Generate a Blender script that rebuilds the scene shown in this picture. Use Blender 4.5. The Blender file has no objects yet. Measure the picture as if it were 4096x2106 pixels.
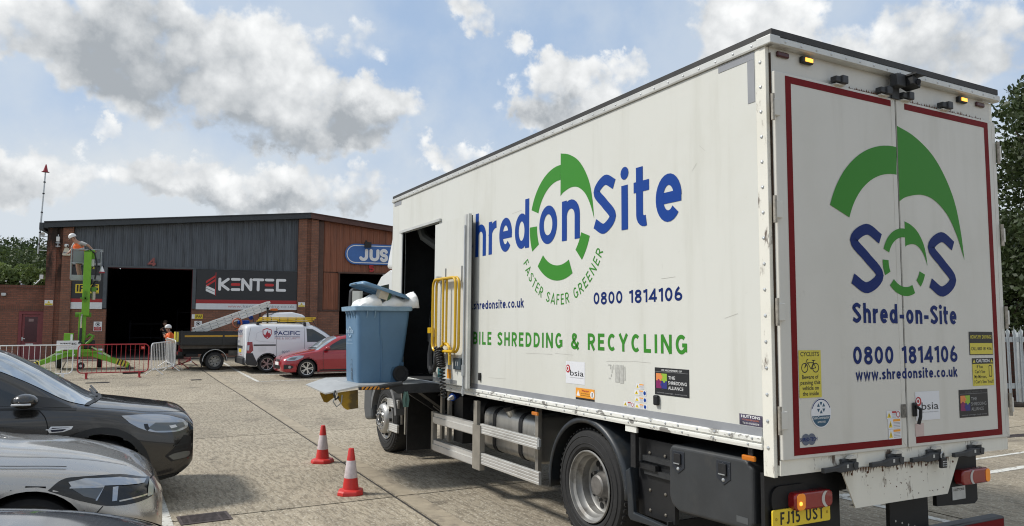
import bpy, bmesh, math, random
import numpy as np
from mathutils import Vector, Matrix
from mathutils.bvhtree import BVHTree
random.seed(7)
R = math.radians
SC = bpy.context.scene
COL = SC.collection

# ------------------------------------------------------------------ camera
cam_d = bpy.data.cameras.new('camera'); cam = bpy.data.objects.new('camera', cam_d); COL.objects.link(cam)
cam.location = (0, 0, 1.85)
cam.rotation_euler = (R(90 + 4.78), 0, R(-28.4))
cam_d.lens = 26.5; cam_d.sensor_width = 36; cam_d.clip_start = .05; cam_d.clip_end = 3000
SC.camera = cam

# ------------------------------------------------------------------ sky and sun
SUN_EL, SUN_AZ = 47, -62          # azimuth clockwise from +Y (the truck's length)
world = bpy.data.worlds.new('World'); SC.world = world; world.use_nodes = True
NT = world.node_tree; NT.nodes.clear()

def nd(nt, typ, *ins, **kw):
    n = nt.nodes.new(typ)
    for k, v in kw.items(): setattr(n, k, v)
    for i, v in enumerate(ins):
        if v is None: continue
        if isinstance(v, bpy.types.NodeSocket): nt.links.new(v, n.inputs[i])
        else: n.inputs[i].default_value = v
    return n
def mth(nt, op, a, b=None, c=None, clamp=False):
    return nd(nt, 'ShaderNodeMath', a, b, c, operation=op, use_clamp=clamp).outputs[0]
def maprange(nt, v, a, b, c=0., d=1., interp='SMOOTHSTEP'):
    return nd(nt, 'ShaderNodeMapRange', v, a, b, c, d, interpolation_type=interp).outputs[0]
def mixc(nt, f, a, b):
    n = nt.nodes.new('ShaderNodeMix'); n.data_type = 'RGBA'
    for s, v in ((n.inputs[0], f), (n.inputs[6], a), (n.inputs[7], b)):
        if isinstance(v, bpy.types.NodeSocket): nt.links.new(v, s)
        elif isinstance(v, (tuple, list)): s.default_value = (*v[:3], 1)
        else: s.default_value = v
    return n.outputs[2]

DEN = [(0.017, 0.32, 0.159, 0.087, 1.0), (0.159, 0.31, 0.128, 0.092, 1.0), (0.29, 0.277, 0.095, 0.061, 0.95), (0.219, 0.262, 0.135, 0.05, 0.9), (0.097, 0.177, 0.108, 0.039, 0.85), (0.192, 0.176, 0.102, 0.043, 0.9), (0.292, 0.181, 0.063, 0.044, 0.85), (-0.07, 0.165, 0.086, 0.049, 0.85), (-0.013, 0.228, 0.028, 0.018, 0.6), (0.572, 0.307, 0.086, 0.059, 1.0), (0.642, 0.336, 0.043, 0.035, 0.8), (0.817, 0.359, 0.119, 0.072, 1.0), (1.01, 0.314, 0.179, 0.063, 0.8), (0.448, 0.395, 0.041, 0.038, 0.62), (0.502, 0.372, 0.033, 0.03, 0.55), (0.283, 0.369, 0.048, 0.035, 0.5), (0.422, 0.231, 0.059, 0.029, 0.7), (-0.107, 0.319, 0.067, 0.055, 0.9), (0.766, 0.316, 0.057, 0.045, 0.8)]
GREY = [(0.017, 0.324, 0.125, 0.068, 1.0), (0.112, 0.3, 0.095, 0.062, 0.45), (0.142, 0.239, 0.086, 0.029, 0.8), (0.306, 0.257, 0.058, 0.036, 0.75), (0.215, 0.237, 0.088, 0.023, 0.5), (0.168, 0.157, 0.167, 0.02, 0.45), (0.307, 0.163, 0.058, 0.021, 0.4), (-0.085, 0.155, 0.089, 0.022, 0.35), (0.572, 0.276, 0.081, 0.023, 0.55), (0.997, 0.307, 0.157, 0.041, 0.45), (-0.106, 0.213, 0.018, 0.022, 0.7), (0.065, 0.192, 0.073, 0.024, 0.2)]

def build_sky():
    nt = NT
    tc = nd(nt, 'ShaderNodeTexCoord'); d = tc.outputs['Generated']
    sep = nd(nt, 'ShaderNodeSeparateXYZ', d)
    az = mth(nt, 'ARCTAN2', sep.outputs[0], sep.outputs[1]); el = mth(nt, 'ARCSINE', sep.outputs[2])
    # ragged edges: the cloud outlines are pushed about by noise
    w1 = nd(nt, 'ShaderNodeTexNoise', d, None, 9., 6., .62, noise_dimensions='3D')
    w2 = nd(nt, 'ShaderNodeTexNoise', d, None, 26., 6., .6, noise_dimensions='3D')
    wv = nd(nt, 'ShaderNodeVectorMath', nd(nt, 'ShaderNodeVectorMath', w1.outputs['Color'], (.5, .5, .5), operation='SUBTRACT').outputs[0], (.17, .13, 0), operation='MULTIPLY').outputs[0]
    wv2 = nd(nt, 'ShaderNodeVectorMath', nd(nt, 'ShaderNodeVectorMath', w2.outputs['Color'], (.5, .5, .5), operation='SUBTRACT').outputs[0], (.055, .05, 0), operation='MULTIPLY').outputs[0]
    p = nd(nt, 'ShaderNodeCombineXYZ', az, el, 0.).outputs[0]
    p = nd(nt, 'ShaderNodeVectorMath', p, wv, operation='ADD').outputs[0]
    p = nd(nt, 'ShaderNodeVectorMath', p, wv2, operation='ADD').outputs[0]
    def field(blobs, inner, base=False):
        acc = None; low = None
        for a, e, ra, re, amp in blobs:
            q = nd(nt, 'ShaderNodeVectorMath', p, (a, e, 0), operation='SUBTRACT').outputs[0]
            q = nd(nt, 'ShaderNodeVectorMath', q, (1 / ra, 1 / re, 0), operation='MULTIPLY').outputs[0]
            l = nd(nt, 'ShaderNodeVectorMath', q, operation='LENGTH').outputs['Value']
            v = maprange(nt, l, 1.25, inner, 0., amp)
            acc = v if acc is None else mth(nt, 'MAXIMUM', acc, v)
            if base and re > .035:
                qy = nd(nt, 'ShaderNodeSeparateXYZ', q).outputs[1]; b_ = mth(nt, 'MULTIPLY', v, maprange(nt, qy, .45, -.75)); low = b_ if low is None else mth(nt, 'MAXIMUM', low, b_)
        return (acc, low) if base else acc
    den, low = field(DEN, .45, True); grey = field(GREY, .1)
    # generic cumulus over the rest of the sky
    gn = nd(nt, 'ShaderNodeTexNoise', d, None, 3.6, 9., .58, noise_dimensions='3D').outputs[0]
    outside = mth(nt, 'MAXIMUM', maprange(nt, mth(nt, 'ABSOLUTE', mth(nt, 'SUBTRACT', az, .48)), .68, .95), maprange(nt, el, .40, .55))
    dn = mth(nt, 'MULTIPLY', maprange(nt, gn, .44, .58), outside)
    den = mth(nt, 'MAXIMUM', den, dn)
    fine = nd(nt, 'ShaderNodeTexNoise', d, None, 34., 7., .6, noise_dimensions='3D').outputs[0]
    vor = nd(nt, 'ShaderNodeTexVoronoi', d, None, 24., 2., .5).outputs[0]
    mid = nd(nt, 'ShaderNodeTexNoise', d, None, 13., 5., .55, noise_dimensions='3D').outputs[0]
    den = mth(nt, 'ADD', den, mth(nt, 'MULTIPLY', mth(nt, 'SUBTRACT', fine, .5), .8))
    den = mth(nt, 'ADD', den, mth(nt, 'MULTIPLY', mth(nt, 'SUBTRACT', mid, .5), .7))
    den = mth(nt, 'ADD', den, mth(nt, 'MULTIPLY', mth(nt, 'SUBTRACT', .42, vor), .55))
    den = maprange(nt, den, .10, .60)
    # thin veil, thicker towards the horizon
    veil = nd(nt, 'ShaderNodeTexNoise', d, None, 5., 6., .55, noise_dimensions='3D').outputs[0]
    vamt = mth(nt, 'ADD', mth(nt, 'MULTIPLY', maprange(nt, veil, .36, .64), .55), maprange(nt, el, .34, .10, 0., .85), clamp=True)
    g2 = mth(nt, 'ADD', mth(nt, 'ADD', mth(nt, 'MULTIPLY', grey, .62), mth(nt, 'MULTIPLY', low, .34)), mth(nt, 'MULTIPLY', maprange(nt, gn, .52, .68), mth(nt, 'MULTIPLY', outside, 1.0)))
    tex = nd(nt, 'ShaderNodeTexNoise', d, None, 16., 8., .62, noise_dimensions='3D').outputs[0]
    g2 = mth(nt, 'ADD', g2, mth(nt, 'MULTIPLY', mth(nt, 'ADD', mth(nt, 'SUBTRACT', tex, .46), mth(nt, 'MULTIPLY', mth(nt, 'SUBTRACT', vor, .4), .35)), 1.3), clamp=True)
    sky = nd(nt, 'ShaderNodeTexSky', sky_type='NISHITA', sun_disc=False, sun_elevation=R(SUN_EL), sun_rotation=R(SUN_AZ), air_density=1.0, dust_density=1.2, ozone_density=1.6)
    blue = mixc(nt, 1., sky.outputs[0], (1, 1, 1))
    nt.links.new(sky.outputs[0], blue.node.inputs[6]); blue.node.blend_type = 'MULTIPLY'; blue.node.inputs[7].default_value = (.93, 1.0, 1.10, 1)
    blue = mixc(nt, .8, blue, (3.9, 5.15, 7.0))
    c = mixc(nt, vamt, blue, (6.0, 6.55, 7.1))
    cloud = mixc(nt, g2, (8.9, 9.0, 9.0), (3.6, 3.9, 4.2))
    c = mixc(nt, den, c, cloud)
    bg = nd(nt, 'ShaderNodeBackground', c, .1)
    out = nd(nt, 'ShaderNodeOutputWorld', bg.outputs[0])
build_sky()

sun_d = bpy.data.lights.new('sun', 'SUN'); sun = bpy.data.objects.new('sun', sun_d); COL.objects.link(sun)
sun_d.energy = 3.0; sun_d.angle = R(10); sun_d.color = (1.0, .965, .90)
sv = Vector((math.sin(R(SUN_AZ)) * math.cos(R(SUN_EL)), math.cos(R(SUN_AZ)) * math.cos(R(SUN_EL)), math.sin(R(SUN_EL))))
sun.rotation_euler = sv.to_track_quat('Z', 'Y').to_euler(); sun.location = sv * 60

vs = SC.view_settings; vs.view_transform = 'Standard'; vs.look = 'None'; vs.exposure = 0.17; vs.gamma = 1.0; vs.use_curve_mapping = False
SC.cycles.use_denoising = True; SC.cycles.filter_width = 1.1
SC.cycles.max_bounces = 6; SC.cycles.diffuse_bounces = 3; SC.cycles.glossy_bounces = 3; SC.cycles.transmission_bounces = 4
SC.cycles.caustics_reflective = False; SC.cycles.caustics_refractive = False

# ------------------------------------------------------------------ helpers: materials
MATS = {}
def mat(name, col=(.5, .5, .5), rough=.5, metal=0., coat=0., var=.0, vscale=6., bump=0., bscale=40., dirt=None, dscale=3., dmin=.52, dmax=.7, damt=.6, emit=None, estr=0., stretch=(1, 1, 1), alpha=None, trans=0., spec=.5, rvar=.0, wcoord=False):
    if name in MATS: return MATS[name]
    m = bpy.data.materials.new(name); m.use_nodes = True; nt = m.node_tree; b = nt.nodes['Principled BSDF']
    b.inputs['Base Color'].default_value = (*col, 1); b.inputs['Roughness'].default_value = rough; b.inputs['Metallic'].default_value = metal
    b.inputs['Specular IOR Level'].default_value = spec
    if coat: b.inputs['Coat Weight'].default_value = coat; b.inputs['Coat Roughness'].default_value = .04
    if trans: b.inputs['Transmission Weight'].default_value = trans
    if emit: b.inputs['Emission Color'].default_value = (*emit, 1); b.inputs['Emission Strength'].default_value = estr
    m.diffuse_color = (*col, 1)
    if var or bump or dirt or rvar:
        tc = nd(nt, 'ShaderNodeTexCoord')
        geo = nd(nt, 'ShaderNodeNewGeometry')
        co = geo.outputs['Position'] if wcoord else tc.outputs['Object']
        co = nd(nt, 'ShaderNodeVectorMath', co, stretch, operation='MULTIPLY').outputs[0]
        c = None
        if var:
            n = nd(nt, 'ShaderNodeTexNoise', co, None, vscale, 6., .6).outputs[0]
            f = maprange(nt, n, .3, .7, 1 - var, 1 + var, 'LINEAR')
            hs = nd(nt, 'ShaderNodeVectorMath', (*col,), None, operation='SCALE'); nt.links.new(f, hs.inputs['Scale']); c = hs.outputs[0]
        if dirt:
            n = nd(nt, 'ShaderNodeTexNoise', co, None, dscale, 8., .65).outputs[0]
            f = maprange(nt, n, dmin, dmax, 0., damt)
            c = mixc(nt, f, c if c is not None else col, dirt)
        if c is not None: nt.links.new(c, b.inputs['Base Color'])
        if rvar:
            n = nd(nt, 'ShaderNodeTexNoise', co, None, vscale * 1.7, 6., .6).outputs[0]
            nt.links.new(maprange(nt, n, .3, .7, max(0, rough - rvar), min(1, rough + rvar), 'LINEAR'), b.inputs['Roughness'])
        if bump:
            n = nd(nt, 'ShaderNodeTexNoise', co, None, bscale, 5., .6).outputs[0]
            bp = nd(nt, 'ShaderNodeBump', bump, .02, None, n) if False else nt.nodes.new('ShaderNodeBump')
            bp.inputs['Strength'].default_value = bump; bp.inputs['Distance'].default_value = .01
            nt.links.new(n, bp.inputs['Height']); nt.links.new(bp.outputs[0], b.inputs['Normal'])
    MATS[name] = m; return m

def mat_ground():
    m = bpy.data.materials.new('yard_concrete'); m.use_nodes = True; nt = m.node_tree; b = nt.nodes['Principled BSDF']
    co = nd(nt, 'ShaderNodeNewGeometry').outputs['Position']
    oi = nd(nt, 'ShaderNodeObjectInfo').outputs['Random']
    big = nd(nt, 'ShaderNodeTexNoise', co, None, .35, 5., .6).outputs[0]
    mid = nd(nt, 'ShaderNodeTexNoise', co, None, 2.2, 5., .62).outputs[0]
    wob = nd(nt, 'ShaderNodeTexNoise', co, None, 5., 3., .5).outputs['Color']
    cw = nd(nt, 'ShaderNodeVectorMath', co, nd(nt, 'ShaderNodeVectorMath', wob, (.05, 0, 0), operation='MULTIPLY').outputs[0], operation='ADD').outputs[0]
    sx = nd(nt, 'ShaderNodeVectorMath', cw, (26., 4.2, 1), operation='MULTIPLY').outputs[0]
    tine = nd(nt, 'ShaderNodeTexNoise', sx, None, 1., 3., .6).outputs[0]
    agg = nd(nt, 'ShaderNodeTexNoise', co, None, 70., 4., .7).outputs[0]
    peb = nd(nt, 'ShaderNodeTexVoronoi', co, None, 62.).outputs['Color']
    pv = nd(nt, 'ShaderNodeSeparateColor', peb).outputs[0]
    c = mixc(nt, maprange(nt, big, .35, .65), (.44, .378, .285), (.37, .32, .243))
    c = mixc(nt, maprange(nt, mid, .45, .72, 0, .35), c, (.27, .23, .172))
    c = mixc(nt, maprange(nt, tine, .44, .60, 0., .5), c, (.12, .10, .074))
    c = mixc(nt, maprange(nt, agg, .5, .66, 0., .5), c, (.13, .11, .083))
    c = mixc(nt, maprange(nt, pv, .84, .95, 0., .65), c, (.60, .55, .45))
    hs = nd(nt, 'ShaderNodeVectorMath', c, None, operation='SCALE'); nt.links.new(maprange(nt, oi, 0, 1, .86, 1.12, 'LINEAR'), hs.inputs['Scale'])
    # oil and tyre stains
    st = nd(nt, 'ShaderNodeTexNoise', co, None, .9, 6., .6).outputs[0]
    c = mixc(nt, maprange(nt, st, .60, .74, 0., .55), hs.outputs[0], (.07, .06, .05))
    dr_ = nd(nt, 'ShaderNodeTexVoronoi', nd(nt, 'ShaderNodeVectorMath', co, nd(nt, 'ShaderNodeVectorMath', wob, (.5, .5, 0), operation='MULTIPLY').outputs[0], operation='ADD').outputs[0], None, .8).outputs[0]
    c = mixc(nt, maprange(nt, dr_, .16, .03, 0., .5), c, (.06, .052, .043))
    pt = nd(nt, 'ShaderNodeTexNoise', nd(nt, 'ShaderNodeVectorMath', co, (.9, .22, 1), operation='MULTIPLY').outputs[0], None, 1., 5., .6).outputs[0]
    c = mixc(nt, maprange(nt, pt, .52, .66, 0., .28), c, (.15, .128, .10))
    nt.links.new(c, b.inputs['Base Color'])
    b.inputs['Roughness'].default_value = .88; b.inputs['Specular IOR Level'].default_value = .3
    h = mth(nt, 'ADD', mth(nt, 'MULTIPLY', tine, -1.0), mth(nt, 'MULTIPLY', agg, -.8))
    bp = nt.nodes.new('ShaderNodeBump'); bp.inputs['Strength'].default_value = .75; bp.inputs['Distance'].default_value = .012
    nt.links.new(h, bp.inputs['Height']); nt.links.new(bp.outputs[0], b.inputs['Normal'])
    return m

def mat_brick(name, c1, c2, mortar, sc=1., mould=None, axis='xy', bond=.5):
    m = bpy.data.materials.new(name); m.use_nodes = True; nt = m.node_tree; b = nt.nodes['Principled BSDF']
    o = nd(nt, 'ShaderNodeTexCoord').outputs['Object']; s = nd(nt, 'ShaderNodeSeparateXYZ', o)
    u = mth(nt, 'ADD', s.outputs[0], s.outputs[1]); co = nd(nt, 'ShaderNodeCombineXYZ', u, s.outputs[2], 0.).outputs[0]
    if axis == 'v': co = nd(nt, 'ShaderNodeCombineXYZ', s.outputs[2], u, 0.).outputs[0]
    bt = nd(nt, 'ShaderNodeTexBrick', co, (*c1, 1), (*c2, 1), (*mortar, 1), 1.0, .008, .12, 0., .235, .078); bt.offset = bond
    n = nd(nt, 'ShaderNodeTexNoise', o, None, 1.3, 6., .6).outputs[0]
    n2 = nd(nt, 'ShaderNodeTexNoise', o, None, 14., 4., .6).outputs[0]
    c = mixc(nt, maprange(nt, n2, .4, .7, 0., .45), bt.outputs[0], (c1[0] * .6, c1[1] * .6, c1[2] * .6))
    c = mixc(nt, maprange(nt, n, .45, .75, 0., .4), c, (.07, .045, .035))
    if mould:
        z0, z1, amt = mould
        mm = mth(nt, 'MULTIPLY', maprange(nt, s.outputs[2], z0, z1), maprange(nt, nd(nt, 'ShaderNodeTexNoise', nd(nt, 'ShaderNodeVectorMath', o, (2.2, 2.2, .7), operation='MULTIPLY').outputs[0], None, 1., 6., .6).outputs[0], .36, .56, 0., amt))
        c = mixc(nt, mm, c, (.018, .014, .011))
    nt.links.new(c, b.inputs['Base Color']); b.inputs['Roughness'].default_value = .9
    bp = nt.nodes.new('ShaderNodeBump'); bp.inputs['Strength'].default_value = .6; bp.inputs['Distance'].default_value = .008; bp.invert = True
    nt.links.new(bt.outputs['Fac'], bp.inputs['Height']); nt.links.new(bp.outputs[0], b.inputs['Normal'])
    MATS[name] = m; return m

# ------------------------------------------------------------------ helpers: meshes
def V(*a): return Vector(a)
class MB:
    def __init__(s): s.v = []; s.f = []; s.M = None
    def add(s, vs, fs):
        o = len(s.v); M = s.M
        s.v += [tuple(M @ Vector(p)) if M else tuple(p) for p in vs]
        s.f += [tuple(i + o for i in f) for f in fs]; return s
    def box(s, x0, y0, z0, x1, y1, z1):
        x0, x1 = min(x0, x1), max(x0, x1); y0, y1 = min(y0, y1), max(y0, y1); z0, z1 = min(z0, z1), max(z0, z1)
        return s.add([(x0, y0, z0), (x1, y0, z0), (x1, y1, z0), (x0, y1, z0), (x0, y0, z1), (x1, y0, z1), (x1, y1, z1), (x0, y1, z1)],
                     [(3, 2, 1, 0), (4, 5, 6, 7), (0, 1, 5, 4), (1, 2, 6, 5), (2, 3, 7, 6), (3, 0, 4, 7)])
    def bar(s, p0, p1, w, h, up=(0, 0, 1)):
        p0, p1 = Vector(p0), Vector(p1); d = (p1 - p0).normalized(); u = Vector(up); r = d.cross(u)
        if r.length < 1e-4: r = d.cross(Vector((1, 0, 0)))
        r.normalize(); u = r.cross(d).normalized(); r *= w / 2; u *= h / 2
        return s.add([p0 - r - u, p0 + r - u, p0 + r + u, p0 - r + u, p1 - r - u, p1 + r - u, p1 + r + u, p1 - r + u],
                     [(0, 1, 2, 3), (7, 6, 5, 4), (0, 4, 5, 1), (1, 5, 6, 2), (2, 6, 7, 3), (3, 7, 4, 0)])
    def ring(s, c, d, r, n, up=None):
        d = Vector(d).normalized(); a = d.orthogonal().normalized() if up is None else (Vector(up) - d * d.dot(Vector(up))).normalized(); b = d.cross(a)
        return [Vector(c) + (a * math.cos(t) + b * math.sin(t)) * r for t in [2 * math.pi * k / n for k in range(n)]]
    def cyl(s, p0, p1, r0, r1=None, n=14, cap=True):
        if r1 is None: r1 = r0
        p0, p1 = Vector(p0), Vector(p1); d = p1 - p0
        vs = s.ring(p0, d, r0, n) + s.ring(p1, d, r1, n)
        fs = [(i, (i + 1) % n, n + (i + 1) % n, n + i) for i in range(n)]
        if cap: fs += [tuple(range(n - 1, -1, -1)), tuple(range(n, 2 * n))]
        return s.add(vs, fs)
    def tube(s, pts, r, n=8, closed=False):
        pts = [Vector(p) for p in pts]; m = len(pts); vs = []; fs = []; prev = None
        for i, p in enumerate(pts):
            if closed: t = (pts[(i + 1) % m] - pts[i - 1])
            else: t = pts[min(i + 1, m - 1)] - pts[max(i - 1, 0)]
            t.normalize()
            a = t.orthogonal().normalized() if prev is None else (prev - t * t.dot(prev)).normalized()
            prev = a; b = t.cross(a); rr = r[i] if isinstance(r, (list, tuple)) else r
            vs += [p + (a * math.cos(2 * math.pi * k / n) + b * math.sin(2 * math.pi * k / n)) * rr for k in range(n)]
        for i in range(m if closed else m - 1):
            j = (i + 1) % m
            fs += [(i * n + k, i * n + (k + 1) % n, j * n + (k + 1) % n, j * n + k) for k in range(n)]
        if not closed: fs += [tuple(range(n - 1, -1, -1)), tuple(range((m - 1) * n, m * n))]
        return s.add(vs, fs)
    def lathe(s, prof, o, axis, n=32, closed=False):
        """prof: (r, h) along the axis"""
        o = Vector(o); ax = Vector(axis).normalized(); vs = []; fs = []; m = len(prof)
        a = ax.orthogonal().normalized(); b = ax.cross(a)
        for r, h in prof:
            vs += [o + ax * h + (a * math.cos(2 * math.pi * k / n) + b * math.sin(2 * math.pi * k / n)) * max(r, 1e-4) for k in range(n)]
        for i in range(m if closed else m - 1):
            j = (i + 1) % m
            fs += [(i * n + k, i * n + (k + 1) % n, j * n + (k + 1) % n, j * n + k) for k in range(n)]
        return s.add(vs, fs)
    def prism(s, poly, plane, a, b):
        """poly: 2D points in `plane` ('xy','xz','yz'), extruded along the third axis from a to b"""
        def P(q, h):
            return {'xy': (q[0], q[1], h), 'xz': (q[0], h, q[1]), 'yz': (h, q[0], q[1])}[plane]
        n = len(poly)
        return s.add([P(q, a) for q in poly] + [P(q, b) for q in poly],
                     [tuple(range(n - 1, -1, -1)), tuple(range(n, 2 * n))] + [(i, (i + 1) % n, n + (i + 1) % n, n + i) for i in range(n)])
    def poly(s, pts): return s.add(pts, [tuple(range(len(pts)))])
    def grid(s, P, closed=False):
        """P: rows of points"""
        m, n = len(P), len(P[0])
        fs = [(i * n + k, i * n + (k + 1) % n, (i + 1) * n + (k + 1) % n, (i + 1) * n + k) for i in range(m - 1) for k in range(n if closed else n - 1)]
        return s.add([p for row in P for p in row], fs)
    def dome(s, c, r, ax, n=6, flat=.6):
        c = Vector(c); ax = Vector(ax).normalized(); base = s.ring(c, ax, r, n)
        mid = s.ring(c + ax * r * flat * .7, ax, r * .7, n)
        o = base + mid + [c + ax * r * flat]
        return s.add(o, [(i, (i + 1) % n, n + (i + 1) % n, n + i) for i in range(n)] + [(n + i, n + (i + 1) % n, 2 * n) for i in range(n)])
    def mesh(s, name, smooth=False, ang=None):
        me = bpy.data.meshes.new(name); me.from_pydata(s.v, [], s.f)
        bm = bmesh.new(); bm.from_mesh(me); bmesh.ops.recalc_face_normals(bm, faces=bm.faces)
        if smooth:
            for f in bm.faces: f.smooth = True
            a = R(ang if ang else 35)
            for e in bm.edges:
                if len(e.link_faces) == 2 and e.calc_face_angle(0) > a: e.smooth = False
        bm.to_mesh(me); bm.free(); me.update(); return me
    def build(s, name, m, parent=None, smooth=False, ang=None, bevel=0., seg=2, sub=0, **kw):
        return link(name, s.mesh(name, smooth, ang), m, parent, bevel, seg, sub, **kw)

def link(name, me, m, parent=None, bevel=0., seg=2, sub=0, label=None, cat=None, group=None, kind=None, loc=None, rot=None):
    o = bpy.data.objects.new(name, me); COL.objects.link(o)
    if m is not None:
        me.materials.clear()
        for q in (m if isinstance(m, (list, tuple)) else [m]): me.materials.append(q)
    if parent is not None: o.parent = parent
    if bevel:
        b = o.modifiers.new('bevel', 'BEVEL'); b.width = bevel; b.segments = seg; b.limit_method = 'ANGLE'; b.angle_limit = R(32); b.harden_normals = False
    if sub:
        q = o.modifiers.new('sub', 'SUBSURF'); q.levels = sub; q.render_levels = sub
    if loc: o.location = loc
    if rot: o.rotation_euler = rot
    tag(o, label, cat, group, kind); return o
def tag(o, label=None, cat=None, group=None, kind=None):
    if label: o['label'] = label
    if cat: o['category'] = cat
    if group: o['group'] = group
    if kind: o['kind'] = kind
    return o
def thing(name, label, cat, loc=(0, 0, 0), rot=(0, 0, 0), group=None, scale=None):
    o = bpy.data.objects.new(name, None); COL.objects.link(o); o.location = loc; o.rotation_euler = rot; o.empty_display_size = .1
    if scale: o.scale = scale
    return tag(o, label, cat, group)
def copy_tree(o, parent=None, **kw):
    c = o.copy(); COL.objects.link(c)
    if parent is not None: c.parent = parent; c.matrix_parent_inverse = o.matrix_parent_inverse.copy()
    for ch in o.children: copy_tree(ch, c)
    for k, v in kw.items():
        if k in ('label', 'group'): c[k] = v
        else: setattr(c, k, v)
    return c
def part(name, m, parent, fn, **kw):
    b = MB(); fn(b); return b.build(name, m, parent, **kw)

_cap = {}
def text_mesh(s, bold=0., res=3, space=1.):
    cu = bpy.data.curves.new('t', 'FONT'); cu.body = s; cu.size = 1; cu.offset = bold; cu.resolution_u = res; cu.space_character = space; cu.fill_mode = 'FRONT'
    ob = bpy.data.objects.new('t', cu); COL.objects.link(ob)
    bpy.context.view_layer.update()
    dg = bpy.context.evaluated_depsgraph_get()
    me = bpy.data.meshes.new_from_object(ob.evaluated_get(dg))
    bpy.data.objects.remove(ob); bpy.data.curves.remove(cu)
    return me
def capheight(bold):
    if bold not in _cap:
        me = text_mesh('H', bold); zs = [v.co.y for v in me.vertices]; _cap[bold] = (min(zs), max(zs)); bpy.data.meshes.remove(me)
    return _cap[bold]
def text(name, s, m, parent, o, ux, uz, w, cap=None, h=None, bold=0., align='l', space=1., fit=None, arc=None):
    """o: start of the baseline; ux along the line; uz up; w: width to fit; cap: capital height; h: total height"""
    me = text_mesh(s, bold, space=space); xs = [v.co.x for v in me.vertices]; ys = [v.co.y for v in me.vertices]
    if not xs: return None
    x0, x1, y0, y1 = min(xs), max(xs), min(ys), max(ys)
    if h is not None: ky = h / (y1 - y0); yb = y0
    else:
        c0, c1 = capheight(bold); ky = cap / (c1 - c0); yb = c0
    kx = w / (x1 - x0) if w else ky
    o, ux, uz = Vector(o), Vector(ux).normalized(), Vector(uz).normalized()
    off = 0 if align == 'l' else (-(x1 - x0) * kx / 2 if align == 'c' else -(x1 - x0) * kx)
    for v in me.vertices: v.co = o + ux * ((v.co.x - x0) * kx + off) + uz * ((v.co.y - yb) * ky)
    ob = link(name, me, m, parent); return ob
def flat(name, pts, m, parent):
    return MB().poly(pts).build(name, m, parent)
def strokes(paths, w, n=7):
    """flat thick round-ended strokes -> list of polygons"""
    out = []
    for p in paths:
        for a, b in zip(p[:-1], p[1:]):
            a, b = Vector((*a, 0)), Vector((*b, 0)); d = (b - a); t = math.atan2(d.y, d.x); q = []
            for k in range(n + 1): q.append((b.x + w / 2 * math.cos(t - math.pi / 2 + math.pi * k / n), b.y + w / 2 * math.sin(t - math.pi / 2 + math.pi * k / n)))
            for k in range(n + 1): q.append((a.x + w / 2 * math.cos(t + math.pi / 2 + math.pi * k / n), a.y + w / 2 * math.sin(t + math.pi / 2 + math.pi * k / n)))
            out.append(q)
    return out
def arcpts(c, r, a0, a1, n):
    return [(c[0] + r * math.cos(R(a0 + (a1 - a0) * k / n)), c[1] + r * math.sin(R(a0 + (a1 - a0) * k / n))) for k in range(n + 1)]
def ringseg(c, r0, r1, a0, a1, n=24):
    return arcpts(c, r1, a0, a1, n) + arcpts(c, r0, a1, a0, n)
def roundrect(x0, z0, x1, z1, r, n=5):
    o = []
    for cx, cz, a in ((x1 - r, z1 - r, 0), (x0 + r, z1 - r, 90), (x0 + r, z0 + r, 180), (x1 - r, z0 + r, 270)): o += arcpts((cx, cz), r, a, a + 90, n)
    return o
def bez(p, n=10):
    """Catmull-Rom through 2D points"""
    P = [Vector(q) for q in p]; P = [P[0] * 2 - P[1]] + P + [P[-1] * 2 - P[-2]]; o = []
    for i in range(1, len(P) - 2):
        for k in range(n):
            t = k / n; a, b, c, d = P[i - 1], P[i], P[i + 1], P[i + 2]
            o.append(.5 * ((2 * b) + (c - a) * t + (2 * a - 5 * b + 4 * c - d) * t * t + (3 * b - a - 3 * c + d) * t ** 3))
    o.append(P[-2]); return [tuple(q) for q in o]

# common materials
WHITE = mat('white_paint', (.78, .78, .76), .45, var=.05, vscale=3)
BLACKP = mat('black_plastic', (.011, .0115, .013), .5, var=.2, vscale=8)
BLACKM = mat('black_frame', (.004, .0045, .0055), .6, var=.3)
RUBBER = mat('rubber', (.015, .015, .0155), .75, var=.25, vscale=14, bump=.25, bscale=60)
ALU = mat('aluminium', (.62, .62, .60), .42, metal=.85, var=.12, vscale=5, stretch=(1, .3, 1))
GALV = mat('galvanised', (.55, .57, .58), .45, metal=.7, var=.12, vscale=9)
CHROME = mat('chrome', (.75, .76, .78), .12, metal=1.)
P_RED = mat('print_red', (.42, .025, .03), .5); P_BLACK = mat('print_black', (.012, .012, .014), .5); P_WHITE = mat('print_white', (.8, .8, .8), .5)
P_YEL = mat('print_yellow', (.78, .58, .04), .5); P_NAVY = mat('print_navy', (.002, .018, .13), .5, spec=.2); P_BLUE = mat('print_blue', (.003, .045, .26), .5, spec=.25)
P_GREEN = mat('print_green', (.04, .23, .022), .5, spec=.25); P_ORANGE = mat('print_orange', (.80, .33, .03), .5); P_GREY = mat('print_grey', (.3, .3, .31), .5)

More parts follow.
